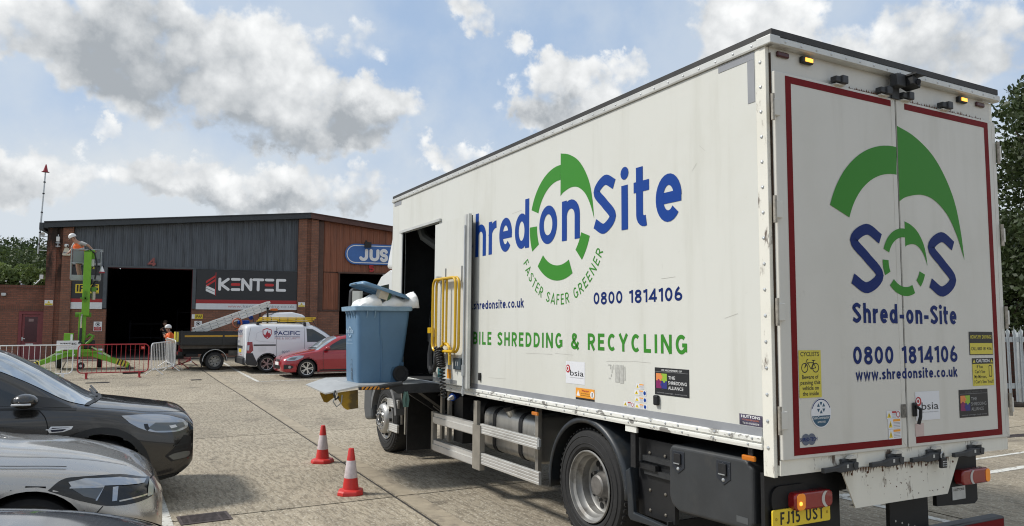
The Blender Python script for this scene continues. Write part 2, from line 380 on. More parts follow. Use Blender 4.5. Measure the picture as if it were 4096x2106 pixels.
# ------------------------------------------------------------------ stroke lettering (even-weight sans)
def earc(cx, cz, rx, rz, a0, a1, n=14): return [(cx + rx * math.cos(R(a0 + (a1 - a0) * k / n)), cz + rz * math.sin(R(a0 + (a1 - a0) * k / n))) for k in range(n + 1)]
RELW = dict(zip('SCGOQDBRPEFLHNUKXYVAMTJIZ&-', (.60, .62, .66, .68, .68, .62, .58, .58, .55, .50, .48, .47, .64, .66, .62, .62, .62, .62, .64, .68, .78, .54, .40, .16, .56, .66, .34)))
RELW.update(dict(zip('oneadhrcuskwitmlgybpv.', (.57, .52, .55, .55, .56, .52, .36, .46, .52, .44, .52, .78, .15, .36, .82, .15, .56, .54, .56, .56, .54, .16)))); RELW.update({str(k): .56 for k in range(10)}); RELW['1'] = .32; RELW[' '] = .30; RELW['4'] = .60
def glyph(ch, W, H, t):
    """skeleton paths of one character in a W x H cell; (points, closed)"""
    h = t / 2; x = .73 * H; a, b, m = h, W - h, W / 2; top = H - h; P = []; cl = []
    def p(*pts): P.append((list(pts), False))
    def loop(pts): P.append((pts[:-1], True))
    def sc(w, hh): return bez([(w - h * .5, hh * .80), (w * .52, hh - h), (h * 1.05, hh * .745), (w * .5, hh * .515), (w - h, hh * .27), (w * .48, h), (h * .45, hh * .20)], 6)
    if ch in 'oO0': hh = x if ch == 'o' else H; loop(earc(m, hh / 2, m - h, hh / 2 - h, 90, 450, 26))
    elif ch == 'n': r_ = m - h; p((a, 0), (a, x)); p(*([(a, x - h - r_ * .9)] + earc(m, x - h - r_, r_, r_, 170, 0, 10) + [(b, 0)]))
    elif ch == 'h': r_ = m - h; p((a, 0), (a, H)); p(*([(a, x - h - r_ * .9)] + earc(m, x - h - r_, r_, r_, 170, 0, 10) + [(b, 0)]))
    elif ch == 'u': r_ = m - h; p((b, 0), (b, x)); p(*([(a, x), (a, h + r_)] + earc(m, h + r_, r_, r_, 180, 350, 10)))
    elif ch == 'r': p((a, 0), (a, x)); p(*earc(a + (W - a) * .95, x - h - W * .7, W - a, W * .7, 175, 88, 7))
    elif ch == 'd': loop(earc(m - h * .2, x / 2, m - h * 1.1, x / 2 - h, 90, 450, 22)); p((b, 0), (b, H))
    elif ch == 'e': p((a, x * .5), (b + h * .9, x * .5)); p(*earc(m, x / 2, m - h, x / 2 - h, 0, 318, 24))
    elif ch == 'i': p((m, 0), (m, x)); P.append(('dot', (m, H * .93), t * .62))
    elif ch == '.': P.append(('dot', (m, t * .55), t * .58))
    elif ch == 't': c = W * .38; p(*([(c, H * .96), (c, h + W * .3)] + earc(c + W * .32, h + W * .3, W * .32, W * .3, 180, 290, 6))); p((0, x - h), (W, x - h))
    elif ch == 's': p(*sc(W, x))
    elif ch == 'S': p(*sc(W, H))
    elif ch == 'c': p(*earc(m + h * .3, x / 2, m - h, x / 2 - h, 45, 315, 18))
    elif ch == 'C': p(*earc(m + h * .3, H / 2, m - h, H / 2 - h, 48, 312, 22))
    elif ch == 'G': p(*(earc(m, H / 2, m - h, H / 2 - h, 48, 318, 22) + [(b, h + H * .12), (b, H * .46), (m * 1.15, H * .46)]))
    elif ch == 'w': p((h * .6, x), (W * .27, h * .4), (m, x * .95), (W * .73, h * .4), (W - h * .6, x))
    elif ch == 'k': p((a, 0), (a, H)); p((a, x * .40), (W - h * .8, x)); p((W * .42, x * .58), (W - h * .4, 0))
    elif ch == '8': loop(earc(m, H * .735, m - h * 1.25, H * .265 - h, 90, 450, 20)); loop(earc(m, H * .27, m - h, H * .27 - h * .6, 90, 450, 22))
    elif ch == '1': p((0, H * .80), (b - h * .2, H - h * 1.2)); p((b, 0), (b, H))
    elif ch == '4': p((W * .72, 0), (W * .72, H)); p((W * .72, H - h), (h * .7, H * .27), (W, H * .27))
    elif ch == '6': loop(earc(m, H * .31, m - h, H * .31 - h, 90, 450, 22)); p(*bez([(a + h * .1, H * .33), (a + W * .12, H * .68), (W * .62, H - h * .2)], 6))
    elif ch == '5': p((b - h * .3, top), (a + h * .5, top), (a + h * .2, H * .56)); p(*(earc(m - h * .3, H * .34, m - h, H * .34 - h, 140, -145, 16)))
    elif ch == '2': p(*(earc(m, H * .70, m - h, H * .30 - h, 165, -25, 10) + [(a, h), (W, h)]))
    elif ch == '7': p((0, top), (b, top), (W * .35, 0))
    elif ch == 'B': p((a, 0), (a, H)); r1 = H * .25 - h * .5; p(*([(a, top), (W * .5, top)] + earc(W * .5, top - r1, W * .5 - h * 1.4, r1, 90, -90, 10) + [(a, H * .5)])); r2 = H * .25 - h * .5; p(*([(a, H * .5), (W * .5, H * .5)] + earc(W * .5, h + r2, W * .5 - h, r2, 90, -90, 10) + [(a, h)]))
    elif ch in 'RP': r1 = H * .26 - h * .4; p((a, 0), (a, H)); p(*([(a, top), (W * .5, top)] + earc(W * .5, top - r1, W * .5 - h, r1, 90, -90, 10) + [(a, top - 2 * r1)])); (p((W * .45, top - 2 * r1), (b + h * .2, 0)) if ch == 'R' else None)
    elif ch == 'D': p((a, 0), (a, H)); p(*([(a, top), (W * .42, top)] + earc(W * .42, H / 2, W * .58 - h, H / 2 - h, 90, -90, 16) + [(a, h)]))
    elif ch == 'I': p((m, 0), (m, H))
    elif ch == 'L': p((a, H), (a, h), (W, h))
    elif ch == 'E': p((W, top), (a, top), (a, h), (W, h)); p((a, H * .51), (W * .9, H * .51))
    elif ch == 'F': p((W, top), (a, top), (a, 0)); p((a, H * .50), (W * .88, H * .50))
    elif ch == 'H': p((a, 0), (a, H)); p((b, 0), (b, H)); p((a, H * .51), (b, H * .51))
    elif ch == 'N': p((a, 0), (a, H)); p((b, 0), (b, H)); p((a, H - h * .3), (b, h * .3))
    elif ch == 'M': p((a, 0), (a, H)); p((b, 0), (b, H)); p((a, top), (m, H * .25), (b, top))
    elif ch == 'Y': p((h * .6, H), (m, H * .45), (W - h * .6, H)); p((m, 0), (m, H * .48))
    elif ch == 'A': p((h * .6, 0), (m, H - h * .4), (W - h * .6, 0)); p((W * .2, H * .28), (W * .8, H * .28))
    elif ch == 'T': p((m, 0), (m, H)); p((0, top), (W, top))
    elif ch == 'J': p(*([(b, H), (b, h + m)] + earc(m, h + m * .95, m - h, m * .95, 0, -150, 8)))
    elif ch == 'U': r_ = m - h; p(*([(a, H), (a, h + r_)] + earc(m, h + r_, r_, r_, 180, 360, 12) + [(b, H)]))
    elif ch == 'K': p((a, 0), (a, H)); p((a, H * .42), (W - h * .6, H)); p((W * .40, H * .58), (W - h * .3, 0))
    elif ch == '&': p(*bez([(W - h * .2, 0), (W * .3, H * .62), (W * .28, H * .86), (m * .95, top), (W * .66, H * .82), (W * .5, H * .62), (a, H * .30), (W * .36, h), (W * .74, H * .16), (W - h * .4, H * .46)], 5))
    elif ch == '-': p((0, H * .36), (W, H * .36))
    return P
def stroke_quads(pts, closed, w):
    P = [Vector((q[0], q[1])) for q in pts]; P = [q for i, q in enumerate(P) if i == 0 or (q - P[i - 1]).length > w * .04]; n = len(P); L = []; Rr = []
    for i in range(n):
        a = P[i - 1] if (i > 0 or closed) else None; c = P[(i + 1) % n] if (i < n - 1 or closed) else None
        d1 = (P[i] - a).normalized() if a is not None else None; d2 = (c - P[i]).normalized() if c is not None else None
        if d1 is None: d1 = d2
        if d2 is None: d2 = d1
        n1 = Vector((-d1.y, d1.x)); n2 = Vector((-d2.y, d2.x)); mm = n1 + n2; mm = mm.normalized() if mm.length > 1e-5 else n1
        k = min(1 / max(.35, mm.dot(n1)), 2.2) * w / 2; L.append(P[i] + mm * k); Rr.append(P[i] - mm * k)
    return [[L[i], L[(i + 1) % n], Rr[(i + 1) % n], Rr[i]] for i in range(n if closed else n - 1)]
def letter_mesh(ch, W, H, t, place, step=.00025):
    """place(u, v, lift) -> point"""
    b = MB(); k = 0
    for it in glyph(ch, W, H, t):
        if it[0] == 'dot': b.poly([place(it[1][0] + it[2] * math.cos(2 * math.pi * q / 14), it[1][1] + it[2] * math.sin(2 * math.pi * q / 14), k * step)[:] for q in range(14)])
        else:
            pts, cl = it
            for q in stroke_quads(pts, cl, t): b.poly([place(c.x, c.y, k * step) for c in q])
        k += 1
    bm = bmesh.new(); me = b.mesh('letter'); bm.from_mesh(me); bmesh.ops.remove_doubles(bm, verts=bm.verts, dist=.0001); bm.to_mesh(me); bm.free(); return me
def word(fn, parent, s, m, u0, v0, width, cap, t, off=.0018, gap=.16, name='letter', arc=None):
    """set s from u0 over the given width; t = stroke weight (m); fn(u, v, off) -> point"""
    tot = sum(RELW[c] for c in s); n = len(s) - 1; k = width / (tot + gap * n * 1.0); u = u0
    for c in s:
        W = RELW[c] * k
        if c != ' ':
            if arc:
                (cx, cz, r0, a0, a1) = arc; f = lambda x, y, l, u=u: (lambda aa, rr: fn(cx + rr * math.cos(aa), cz + rr * math.sin(aa), off + l))(R(a0 + (a1 - a0) * ((u - u0) + x) / width), r0 - y)
            else: f = lambda x, y, l, u=u: fn(u + x, v0 + y, off + l)
            o = link(name, letter_mesh(c, W, cap, t, f), m, parent)
        u += W + gap * k

# ------------------------------------------------------------------ the yard
def g(Y):
    t = max(0., min(1., (Y - 20) / 16)); return .44 * t ** 1.8
CONC = mat_ground()
JOINT = mat('joint_filler', (.035, .031, .027), .9, var=.3, vscale=9)
MARGIN = mat('smooth_concrete', (.345, .292, .215), .9, var=.2, vscale=5, dirt=(.12, .10, .08), dscale=4, bump=.3, bscale=50, wcoord=True)
PAINT = mat('worn_line_paint', (.62, .61, .56), .8, var=.12, vscale=5, dirt=(.22, .19, .15), dscale=14, dmin=.5, dmax=.62, damt=.9, wcoord=True, bump=.3, bscale=60)
YS = [-700, -60, 20, 22, 24, 26, 28, 30, 32, 34, 36, 60, 700]
b = MB(); b.grid([[(x, y, g(y) - .007) for x in (-700, -60, 60, 700)] for y in YS])
yard = b.build('yard', JOINT, None, kind='structure'); 
tag(yard, 'tan concrete yard laid in large bays with dark joints', 'yard')
def JX(i, Y): return 2.87 + 4.6 * i + .034 * (min(Y, 22) - 8)
TY = [-13.0, -7.1, -1.2, 2.6, 7.98, 13.57, 19.79, 25.4, 31.2, 36.9, 42.8]
for i in range(-7, 7):
    for a, c in zip(TY[:-1], TY[1:]):
        ys = [a + .016] + [a + (c - a) * k / 4 for k in (1, 2, 3)] + [c - .016]
        b = MB()
        top = [[(JX(i, y) + .018, y, g(y)), (JX(i + 1, y) - .018, y, g(y))] for y in ys]
        b.grid(top)
        b.grid([[(p[0], p[1], p[2] - .012) for p in r_] if k else r_ for k in (0, 1) for r_ in [[r2[0] for r2 in top]]])
        b.grid([[(p[0], p[1], p[2] - .012) for p in r_] if k else r_ for k in (0, 1) for r_ in [[r2[1] for r2 in top]]])
        b.grid([top[0], [(p[0], p[1], p[2] - .012) for p in top[0]]]); b.grid([top[-1], [(p[0], p[1], p[2] - .012) for p in top[-1]]])
        b.build('concrete_slab', CONC, yard)
def ystrip(name, x0, x1, y0, y1, m, z=.004, n=None, jx=None):
    n = n or max(1, int((y1 - y0) / 1.5)); b = MB()
    b.grid([[(x0 + (JX(jx, y) if jx is not None else 0), y, g(y) + z), (x1 + (JX(jx, y) if jx is not None else 0), y, g(y) + z)] for y in [y0 + (y1 - y0) * k / n for k in range(n + 1)]])
    return b.build(name, m, yard)
for a, c in zip(TY[:-1], TY[1:]): ystrip('slab_margin', .02, .25, a + .012, c - .012, MARGIN, .004, jx=0)
ystrip('painted_line', .53, .65, 5.0, 19.7, PAINT, .005)
ystrip('painted_line', 4.42, 4.53, 25.45, 36., PAINT)
for y in (25.45, 27.85, 30.3, 33.2): ystrip('painted_line', 4.54, 9.6, y, y + .10, PAINT)
ystrip('painted_line', 7.06, 7.17, -4., 5.62, PAINT)
ystrip('painted_line', 7.06, 13., 5.63, 5.75, PAINT); ystrip('painted_line', 9.6, 13.5, 6.30, 6.37, PAINT)

def gully(name, label, cx, cy, w, l, rz, bars, m, along='x'):
    t = thing(name, label, 'drain', (cx, cy, g(cy)), (0, 0, rz))
    part('frame', m, t, lambda b: (b.box(-w / 2, -l / 2, -.02, w / 2, -l / 2 + .028, .008), b.box(-w / 2, l / 2 - .028, -.02, w / 2, l / 2, .008), b.box(-w / 2, -l / 2 + .029, -.02, -w / 2 + .028, l / 2 - .029, .008), b.box(w / 2 - .028, -l / 2 + .029, -.02, w / 2, l / 2 - .029, .008)))
    part('pit', BLACKM, t, lambda b: b.box(-w / 2 + .029, -l / 2 + .029, -.019, w / 2 - .029, l / 2 - .029, .0045))
    for k in range(bars):
        y = -l / 2 + .028 + (l - .056) * (k + .5) / bars
        part('bar', m, t, lambda b: b.box(-w / 2 + .03, y - .010, -.005, w / 2 - .03, y + .010, .0075))
    for x in (-w * .30, w * .30): part('cross_bar', m, t, lambda b: b.box(x - .012, -l / 2 + .03, -.005, x + .012, l / 2 - .03, .006))
    return t
IRON = mat('cast_iron', (.085, .068, .066), .7, metal=.3, var=.3, vscale=12)
gully('drain_grate', 'cast iron slotted drain grate beside the white bay line', .935, 7.97, .46, .36, R(2), 8, IRON)
gully('drain_channel', 'grey slotted drainage channel across the yard beyond the lorry', 14.6, 7.2, 3.2, .22, R(-8), 4, IRON)
def slotcover(label, x, y, w, l, rz=0):
    t = thing('channel_cover', label, 'drain', (x, y, g(y)), (0, 0, rz))
    part('plate', BLACKM, t, lambda b: b.box(-w / 2, -l / 2, .0, w / 2, l / 2, .008)); part('rim', IRON, t, lambda b: b.box(-w / 2 - .02, -l / 2 - .03, .0, w / 2 + .02, l / 2 + .03, .004))
slotcover('narrow black channel cover in the concrete in front of the red barrier', -.08, 26.9, .62, .28)
slotcover('small dark iron cover beside the long joint, near the grey tipper', 2.75, 26.8, .3, .3)

# ------------------------------------------------------------------ the unit building
BROT = R(-7.1); BX = Vector((math.cos(BROT), math.sin(BROT), 0)); BY = Vector((-BX.y, BX.x, 0)); B0 = Vector((.084, 37.506, .44))
def BL(s, d, z): return B0 + BX * s + BY * d + Vector((0, 0, z))
bld = thing('industrial_unit', 'brick industrial unit with dark grey and rust brown steel cladding and open roller doorways', 'building', B0, (0, 0, BROT))
BRK = mat_brick('unit_brick', (.31, .138, .085), (.225, .103, .067), (.13, .095, .08))
BRKM = mat_brick('unit_brick_mould', (.31, .122, .078), (.22, .09, .06), (.115, .085, .07), mould=(2.2, 4.2, .95))
CLADG = mat('grey_cladding', (.088, .10, .115), .45, var=.22, vscale=2.5, stretch=(2.5, 2.5, .35), dirt=(.038, .042, .046), dscale=2.0, dmin=.48, dmax=.66, damt=.6, bump=.05)
CLADB = mat('rust_brown_cladding', (.27, .098, .05), .55, var=.14, vscale=2.5, stretch=(3, 3, .35), dirt=(.13, .058, .038), dscale=1.4, dmin=.44, dmax=.66, damt=.45)
TRIMG = mat('grey_trim', (.075, .085, .095), .45, var=.15); TRIMB = mat('brown_trim', (.075, .035, .022), .5, var=.3, vscale=5)
FASC = mat('dark_fascia', (.035, .04, .044), .4, var=.15, vscale=2); FASB = mat('brown_fascia', (.085, .035, .025), .4, var=.2, vscale=2)
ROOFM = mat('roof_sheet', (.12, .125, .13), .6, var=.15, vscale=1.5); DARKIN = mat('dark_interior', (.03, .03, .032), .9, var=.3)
def zl(s): return 5.62 + (s + 2.39) * .0885 if s < 8.6 else 6.593 - (s - 8.6) * .1177   # underside of the verge
def wallbox(name, m, s0, s1, z0, z1, d0=0., d1=.25, top=False):
    b = MB()
    if top: b.prism([(s0, z0), (s1, z0), (s1, zl(s1) - .04)] + ([(8.6, zl(8.6) - .04)] if s0 < 8.6 < s1 else []) + [(s0, zl(s0) - .04)], 'xz', d0, d1)
    else: b.box(s0, d0, z0, s1, d1, z1)
    return b.build(name, m, bld)
for s0, s1, dd, mm in ((-2.33, -1.97, -.12, BRKM), (-1.75, -1.36, -.12, BRK), (8.06, 8.45, -.12, BRK), (8.65, 9.0, -.12, BRK)): wallbox('brick_pier', mm, s0, s1, 0, 0, dd, .3, True)
wallbox('pier_recess', BRKM, -1.969, -1.751, 0, 0, -.02, .3, True); wallbox('pier_recess', BRK, 8.451, 8.649, 0, 0, -.02, .3, True)
wallbox('brick_wall', BRK, -1.359, -.0, 0, 2.14); wallbox('brick_wall', BRK, 3.452, 8.059, 0, 2.17)
wallbox('brick_wall', BRK, 9.001, 10.05, 0, 2.12); wallbox('brick_wall', BRK, 14.0, 20., 0, 2.12)
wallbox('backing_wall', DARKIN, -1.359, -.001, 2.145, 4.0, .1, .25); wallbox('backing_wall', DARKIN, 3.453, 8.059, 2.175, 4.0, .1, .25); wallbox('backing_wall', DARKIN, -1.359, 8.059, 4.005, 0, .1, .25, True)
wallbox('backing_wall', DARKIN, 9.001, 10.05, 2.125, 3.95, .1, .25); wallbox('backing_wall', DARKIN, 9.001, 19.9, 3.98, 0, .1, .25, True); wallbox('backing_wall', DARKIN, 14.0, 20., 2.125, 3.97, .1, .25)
def cladding(s0, s1, z0, pitch, m, zt=None, dcol=0.):
    n = max(1, round((s1 - s0) / pitch)); p = (s1 - s0) / n
    for k in range(n):
        a = s0 + k * p; top = (lambda s: zl(s) - .02) if zt is None else (lambda s: zt)
        prof = [(0, .06), (.03, .06), (.045, .02), (.075, .02), (.09, .06), (p * .48, .06), (p * .48 + .012, .05), (p * .48 + .024, .06), (p * .72, .06), (p * .72 + .012, .05), (p * .72 + .024, .06), (p - .002, .06)]
        b = MB(); b.grid([[(a + x, d, z0) for x, d in prof], [(a + x, d, top(a + x)) for x, d in prof]])
        o = b.build('cladding_panel', m, bld)
cladding(-1.355, 8.055, 4.03, .362, CLADG)
cladding(9.26, 10.0, 2.2, .25, CLADB, 4.0); cladding(9.26, 14.05, 4.04, .30, CLADB); cladding(14.05, 20, 2.2, .31, CLADB)
DKRED = mat('door_edge_red', (.10, .008, .012), .5)
# opening frames
part('lintel_trim', TRIMG, bld, lambda b: b.box(-.15, -.03, 3.99, 3.60, .09, 4.07)); part('flashing', TRIMG, bld, lambda b: b.box(3.61, -.035, 4.0, 8.055, .09, 4.025))
for s0, s1, h in ((-.15, -.002, 3.985), (3.455, 3.60, 3.985)): part('door_jamb', TRIMG, bld, lambda b: b.box(s0, -.045, 2.18, s1, .10, h))
part('door_edge', DKRED, bld, lambda b: b.box(3.425, .06, 0, 3.45, .1, 3.98)); part('door_edge', DKRED, bld, lambda b: b.box(.03, .05, 3.955, 3.42, .12, 3.985))
part('corner_trim', TRIMB, bld, lambda b: b.box(9.005, -.03, 2.14, 9.25, .09, zl(9.2) - .05)); part('lintel_trim', TRIMB, bld, lambda b: b.box(9.95, -.04, 3.97, 14.1, .09, 4.04))
part('door_jamb', TRIMB, bld, lambda b: b.box(10.0, -.035, 2.14, 10.06, .10, 3.965)); part('sill_trim', TRIMB, bld, lambda b: b.box(9.26, -.03, 2.125, 10.0, .09, 2.19))
# verge, roof, walls, floor
def verge(s0, s1, m, name, d=-.28):
    b = MB(); b.prism([(s0, zl(s0) - .02), (s1, zl(s1) - .02), (s1, zl(s1) + .20), (s0, zl(s0) + .20)], 'xz', d, .05)
    b.prism([(s0, zl(s0) + .205), (s1, zl(s1) + .205), (s1, zl(s1) + .25), (s0, zl(s0) + .25)], 'xz', d - .05, .05); return b.build(name, m, bld)
verge(-2.45, 8.6, FASC, 'verge_fascia'); verge(8.602, 20.5, FASB, 'verge_fascia')
b = MB()
for s0, s1 in ((-2.6, 8.6), (8.6, 20.5)): b.prism([(s0, zl(s0) + .10), (s1, zl(s1) + .10), (s1, zl(s1) + .24), (s0, zl(s0) + .24)], 'xz', .052, 24)
b.build('roof', ROOFM, bld)
part('eaves_gutter', FASC, bld, lambda b: b.box(-2.62, -.3, 5.50, -2.46, 24, 5.80))
part('side_wall', BRKM, bld, lambda b: b.box(-2.33, .301, 0, -2.05, 23.8, 5.5)); part('side_wall', BRK, bld, lambda b: b.box(19.7, .301, 0, 19.95, 23.8, 5.1))
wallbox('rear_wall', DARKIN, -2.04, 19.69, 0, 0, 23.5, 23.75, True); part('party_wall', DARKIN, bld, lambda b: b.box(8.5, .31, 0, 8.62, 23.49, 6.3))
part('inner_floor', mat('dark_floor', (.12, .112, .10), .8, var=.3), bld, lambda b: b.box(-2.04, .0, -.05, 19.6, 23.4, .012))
part('roller_shutter', BLACKM, bld, lambda b: (b.cyl((0., .45, 4.2), (3.45, .45, 4.2), .22, n=16)))
for s, d, h, w in ((.9, 9, 1.5, 1.6), (2.8, 12, 2.2, 1.0), (1.8, 15, 1.2, 2.2)):
    t = thing('storage_rack', 'dim %s rack of stores deep inside the grey unit doorway' % {.9: 'low', 2.8: 'tall', 1.8: 'wide'}[s], 'rack', BL(s, d, 0), (0, 0, BROT))
    for z in (.1, h * .5, h): part('shelf', mat('rack_steel', (.05, .055, .075), .6), t, lambda b: b.box(-w / 2, -.3, z, w / 2, .3, z + .05))
    for x in (-w / 2, w / 2 - .06): part('upright', mat('rack_blue', (.012, .02, .05), .6), t, lambda b: b.box(x, -.29, .012, x + .06, .29, h + .2))

# annex with the red door
anx = thing('brick_annex', 'low flat-topped brick annex with a dark red door left of the unit', 'building', BL(0, .22, 0), (0, 0, BROT))
part('wall', BRKM, anx, lambda b: (b.box(-9, 0, 0, -3.30, .25, 3.03), b.box(-3.30, 0, 2.04, -2.37, .25, 3.03), b.box(-2.37, 0, 0, -2.332, .25, 3.03)))
part('soldier_course', mat_brick('soldier_brick', (.25, .10, .065), (.18, .075, .05), (.10, .075, .062), axis='v', bond=0.), anx, lambda b: b.box(-9, -.004, 2.05, -2.335, 0.1, 2.275))
part('coping', mat_brick('coping_brick', (.22, .085, .055), (.16, .065, .045), (.08, .06, .05), axis='v', bond=0., ), anx, lambda b: b.box(-9, -.03, 3.032, -2.335, .3, 3.15))
part('flat_roof', ROOFM, anx, lambda b: b.box(-9, .26, 2.8, -2.335, 12, 2.9)); part('rear_wall', BRKM, anx, lambda b: b.box(-9, 11.7, 0, -2.335, 12, 2.79))
DRED = mat('dark_red_paint', (.20, .036, .042), .4, var=.1); DREDG = mat('dark_red_glass', (.065, .014, .022), .12, var=.1)
part('door_frame', DRED, anx, lambda b: (b.box(-3.29, -.03, 0, -3.17, .1, 2.03), b.box(-2.50, -.03, 0, -2.38, .1, 2.03), b.box(-3.169, -.03, 1.92, -2.501, .1, 2.03)))
dr = part('door', DRED, anx, lambda b: (b.box(-3.165, .02, .01, -3.07, .06, 1.915), b.box(-2.60, .02, .01, -2.505, .06, 1.915), b.box(-3.069, .02, 1.80, -2.601, .06, 1.915), b.box(-3.069, .02, .01, -2.601, .06, .72)))
part('pane', DREDG, dr, lambda b: b.box(-3.069, .03, .721, -2.601, .05, 1.799)); part('letter_plate', GALV, dr, lambda b: b.box(-3.0, .008, .60, -2.72, .02, .67)); part('notice', mat('faded_paper', (.3, .2, .2), .8), dr, lambda b: b.box(-2.93, .024, 1.6, -2.75, .03, 1.72))
part('handle', GALV, dr, lambda b: (b.box(-3.15, -.03, .86, -3.02, -.01, .89), b.box(-3.15, -.01, .80, -3.11, .02, .95)))
lmp = thing('wall_lamp', 'small grey bulkhead lamp high on the annex wall', 'lamp', BL(-3.86, .2, 2.7), (0, 0, BROT))
part('housing', GALV, lmp, lambda b: b.box(-.08, -.12, 0, .08, .015, .1)); part('lens', mat('lens_white', (.5, .5, .48), .3), lmp, lambda b: b.box(-.07, -.11, -.025, .07, 0, -.001))

# ------------------------------------------------------------------ signs and fittings on the building
def sign(name, label, s0, z0, s1, z1, d=-.03, cat='sign', th=.02):
    t = thing(name, label, cat, BL(s0, d, z0), (0, 0, BROT)); t['wh'] = (s1 - s0, z1 - z0); return t
def pan(t, name, m, x0, z0, x1, z1, y0=-.02, y1=0.): return part(name, m, t, lambda b: b.box(x0, y0, z0, x1, y1, z1))
BX_, UZ_ = (1, 0, 0), (0, 0, 1)
CHAR = mat('charcoal_board', (.022, .023, .026), .4); STRIPE = mat('stripe_red', (.36, .022, .025), .45); BWHITE = mat('board_white', (.72, .73, .75), .45, var=.04)
def kentec(t, x0, z0, w, h, y, wm, rm, th=None):
    """rounded stroke letters K E N T E C"""
    cw = w / 6.35; lw = th or h * .21; z1 = h - lw / 2; zm = h / 2; zb = lw / 2
    L = {'K': ([[(0, zb), (0, z1)], [(0.12, zm), (.78, z1)], [(.12, zm), (.80, zb)]], []),
         'E': ([[(.10, z1), (.74, z1)], [(.10, zb), (.74, zb)]], [[(.10, zm), (.72, zm)]]),
         'N': ([[(.0, zb), (0, z1)], [(0, z1), (.78, zb)], [(.78, zb), (.78, z1)]], []),
         'T': ([[(-.02, z1), (.84, z1)], [(.41, z1), (.41, zb)]], []), 'C': ([[(.84, z1), (.12, z1)], [(.12, z1), (.12, zb)], [(.12, zb), (.84, zb)]], [])}
    for i, ch in enumerate('KENTEC'):
        ox = x0 + (i * 1.07) * cw + (.08 * cw)
        for paths, m, tag_ in ((L[ch][0], wm, 'letter'), (L[ch][1], rm, 'letter_bar')):
            if not paths: continue
            for grp in ([[p] for p in paths] if ch == 'E' else [paths]):
                b = MB()
                for q, pl in enumerate(strokes([[(ox + x * cw, z0 + z) for x, z in p] for p in grp], lw)): b.prism(pl, 'xz', y - .012 - .001 * q, y)
                b.build(tag_, m, t)
t = sign('unit_signboard', 'long dark company signboard with angular red and white logo, right of the grey doorway', 3.62, 2.17, 8.05, 3.99)
w, h = t['wh']; del t['wh']
pan(t, 'board', CHAR, 0, .445, w, h, -.02, .08); pan(t, 'red_stripe', STRIPE, 0, .272, w, .443, -.02, .08); pan(t, 'white_stripe', BWHITE, 0, 0, w, .27, -.02, .08)
kentec(t, .95, .86, 2.95, .60, -.021, P_WHITE, mat('logo_red', (.55, .03, .03), .45), .125)
LR = mat('logo_red', (.55, .03, .03))
def lpoly(pts, m, y=-.024, nm='logo_bar'): return part(nm, m, t, lambda b: b.prism(pts, 'xz', y, -.0205))
lpoly([(.80, .62), (.825, .62), (.825, 1.70), (.80, 1.70)], LR)
for z0, m in ((1.20, LR), (1.02, LR)): lpoly([(.40, z0 - .02), (.79, z0 + .27), (.79, z0 + .37), (.40, z0 + .09)], m)
for z0, m in ((.98, P_WHITE), (.84, P_WHITE)): lpoly([(.40, z0), (.79, z0 - .18), (.79, z0 - .06), (.40, z0 + .12)], m)
text('web_address', 'www.', mat('pale_red', (.55, .25, .25), .5), t, (1.36, -.022, .09), BX_, UZ_, .62, cap=.13)
text('web_address', 'kentectraining.co.uk', mat('pale_grey_print', (.33, .34, .36), .5), t, (2.02, -.022, .09), BX_, UZ_, 2.3, cap=.14)
t = sign('doorway_signboard', 'dark sign panel with red and white stripes left of the grey doorway', -1.355, 2.15, -.155, 3.985); w, h = t['wh']; del t['wh']
pan(t, 'board', CHAR, 0, .445, w, h, -.02, .08); pan(t, 'red_stripe', STRIPE, 0, .29, w, .443, -.02, .08); pan(t, 'white_stripe', BWHITE, 0, 0, w, .288, -.02, .08)
t = sign('training_plaque', 'yellow plaque with bold black letters behind the lift mast', -1.20, 2.83, -.30, 3.22, -.052); w, h = t['wh']; del t['wh']
pan(t, 'plate', P_YEL, 0, 0, w, h, -.01, 0); text('lettering', 'IPAF', P_BLACK, t, (.05, -.012, .06), BX_, UZ_, .8, h=.30, bold=.03); text('lettering', '.org', P_BLACK, t, (.66, -.013, .01), BX_, UZ_, .2, h=.05)
t = sign('training_plaque', 'small yellow and white plaque above the right no-entry sign', 3.47, 1.74, 3.93, 1.94, -.012); w, h = t['wh']; del t['wh']
pan(t, 'plate', P_YEL, .12, 0, w, h, -.012, 0); pan(t, 'side_plate', P_WHITE, 0, 0, .119, h, -.012, 0); text('lettering', 'IPAF', P_BLACK, t, (.16, -.014, .04), BX_, UZ_, .27, h=.12, bold=.02)
def noentry(label, s0, z0):
    t = sign('prohibition_sign', label, s0, z0, s0 + .32, z0 + .41, -.012); del t['wh']
    pan(t, 'plate', P_WHITE, 0, 0, .32, .41, -.012, 0); pan(t, 'red_panel', P_RED, .02, .02, .30, .185, -.0135, -.0125)
    part('symbol_ring', P_BLACK, t, lambda b: (b.prism(ringseg((.16, .295), .075, .092, 0, 350, 24), 'xz', -.0145, -.0125), b.prism([(.10, .35), (.115, .362), (.222, .242), (.208, .23)], 'xz', -.0142, -.0128)))
    part('symbol_hand', P_BLACK, t, lambda b: b.prism([(.135, .25), (.19, .25), (.205, .30), (.19, .34), (.15, .33), (.125, .30)], 'xz', -.0138, -.0125))
    for k, sx in enumerate(('No access', 'for unauthorised', 'persons')): text('lettering', sx, P_WHITE, t, (.16, -.0145, .142 - .05 * k), BX_, UZ_, .22 if k == 1 else .16, cap=.028, align='c')
noentry('red and white no-entry sign on the brick left of the doorway', -.445, 1.19); noentry('red and white no-entry sign on the brick right of the doorway', 3.585, 1.23)
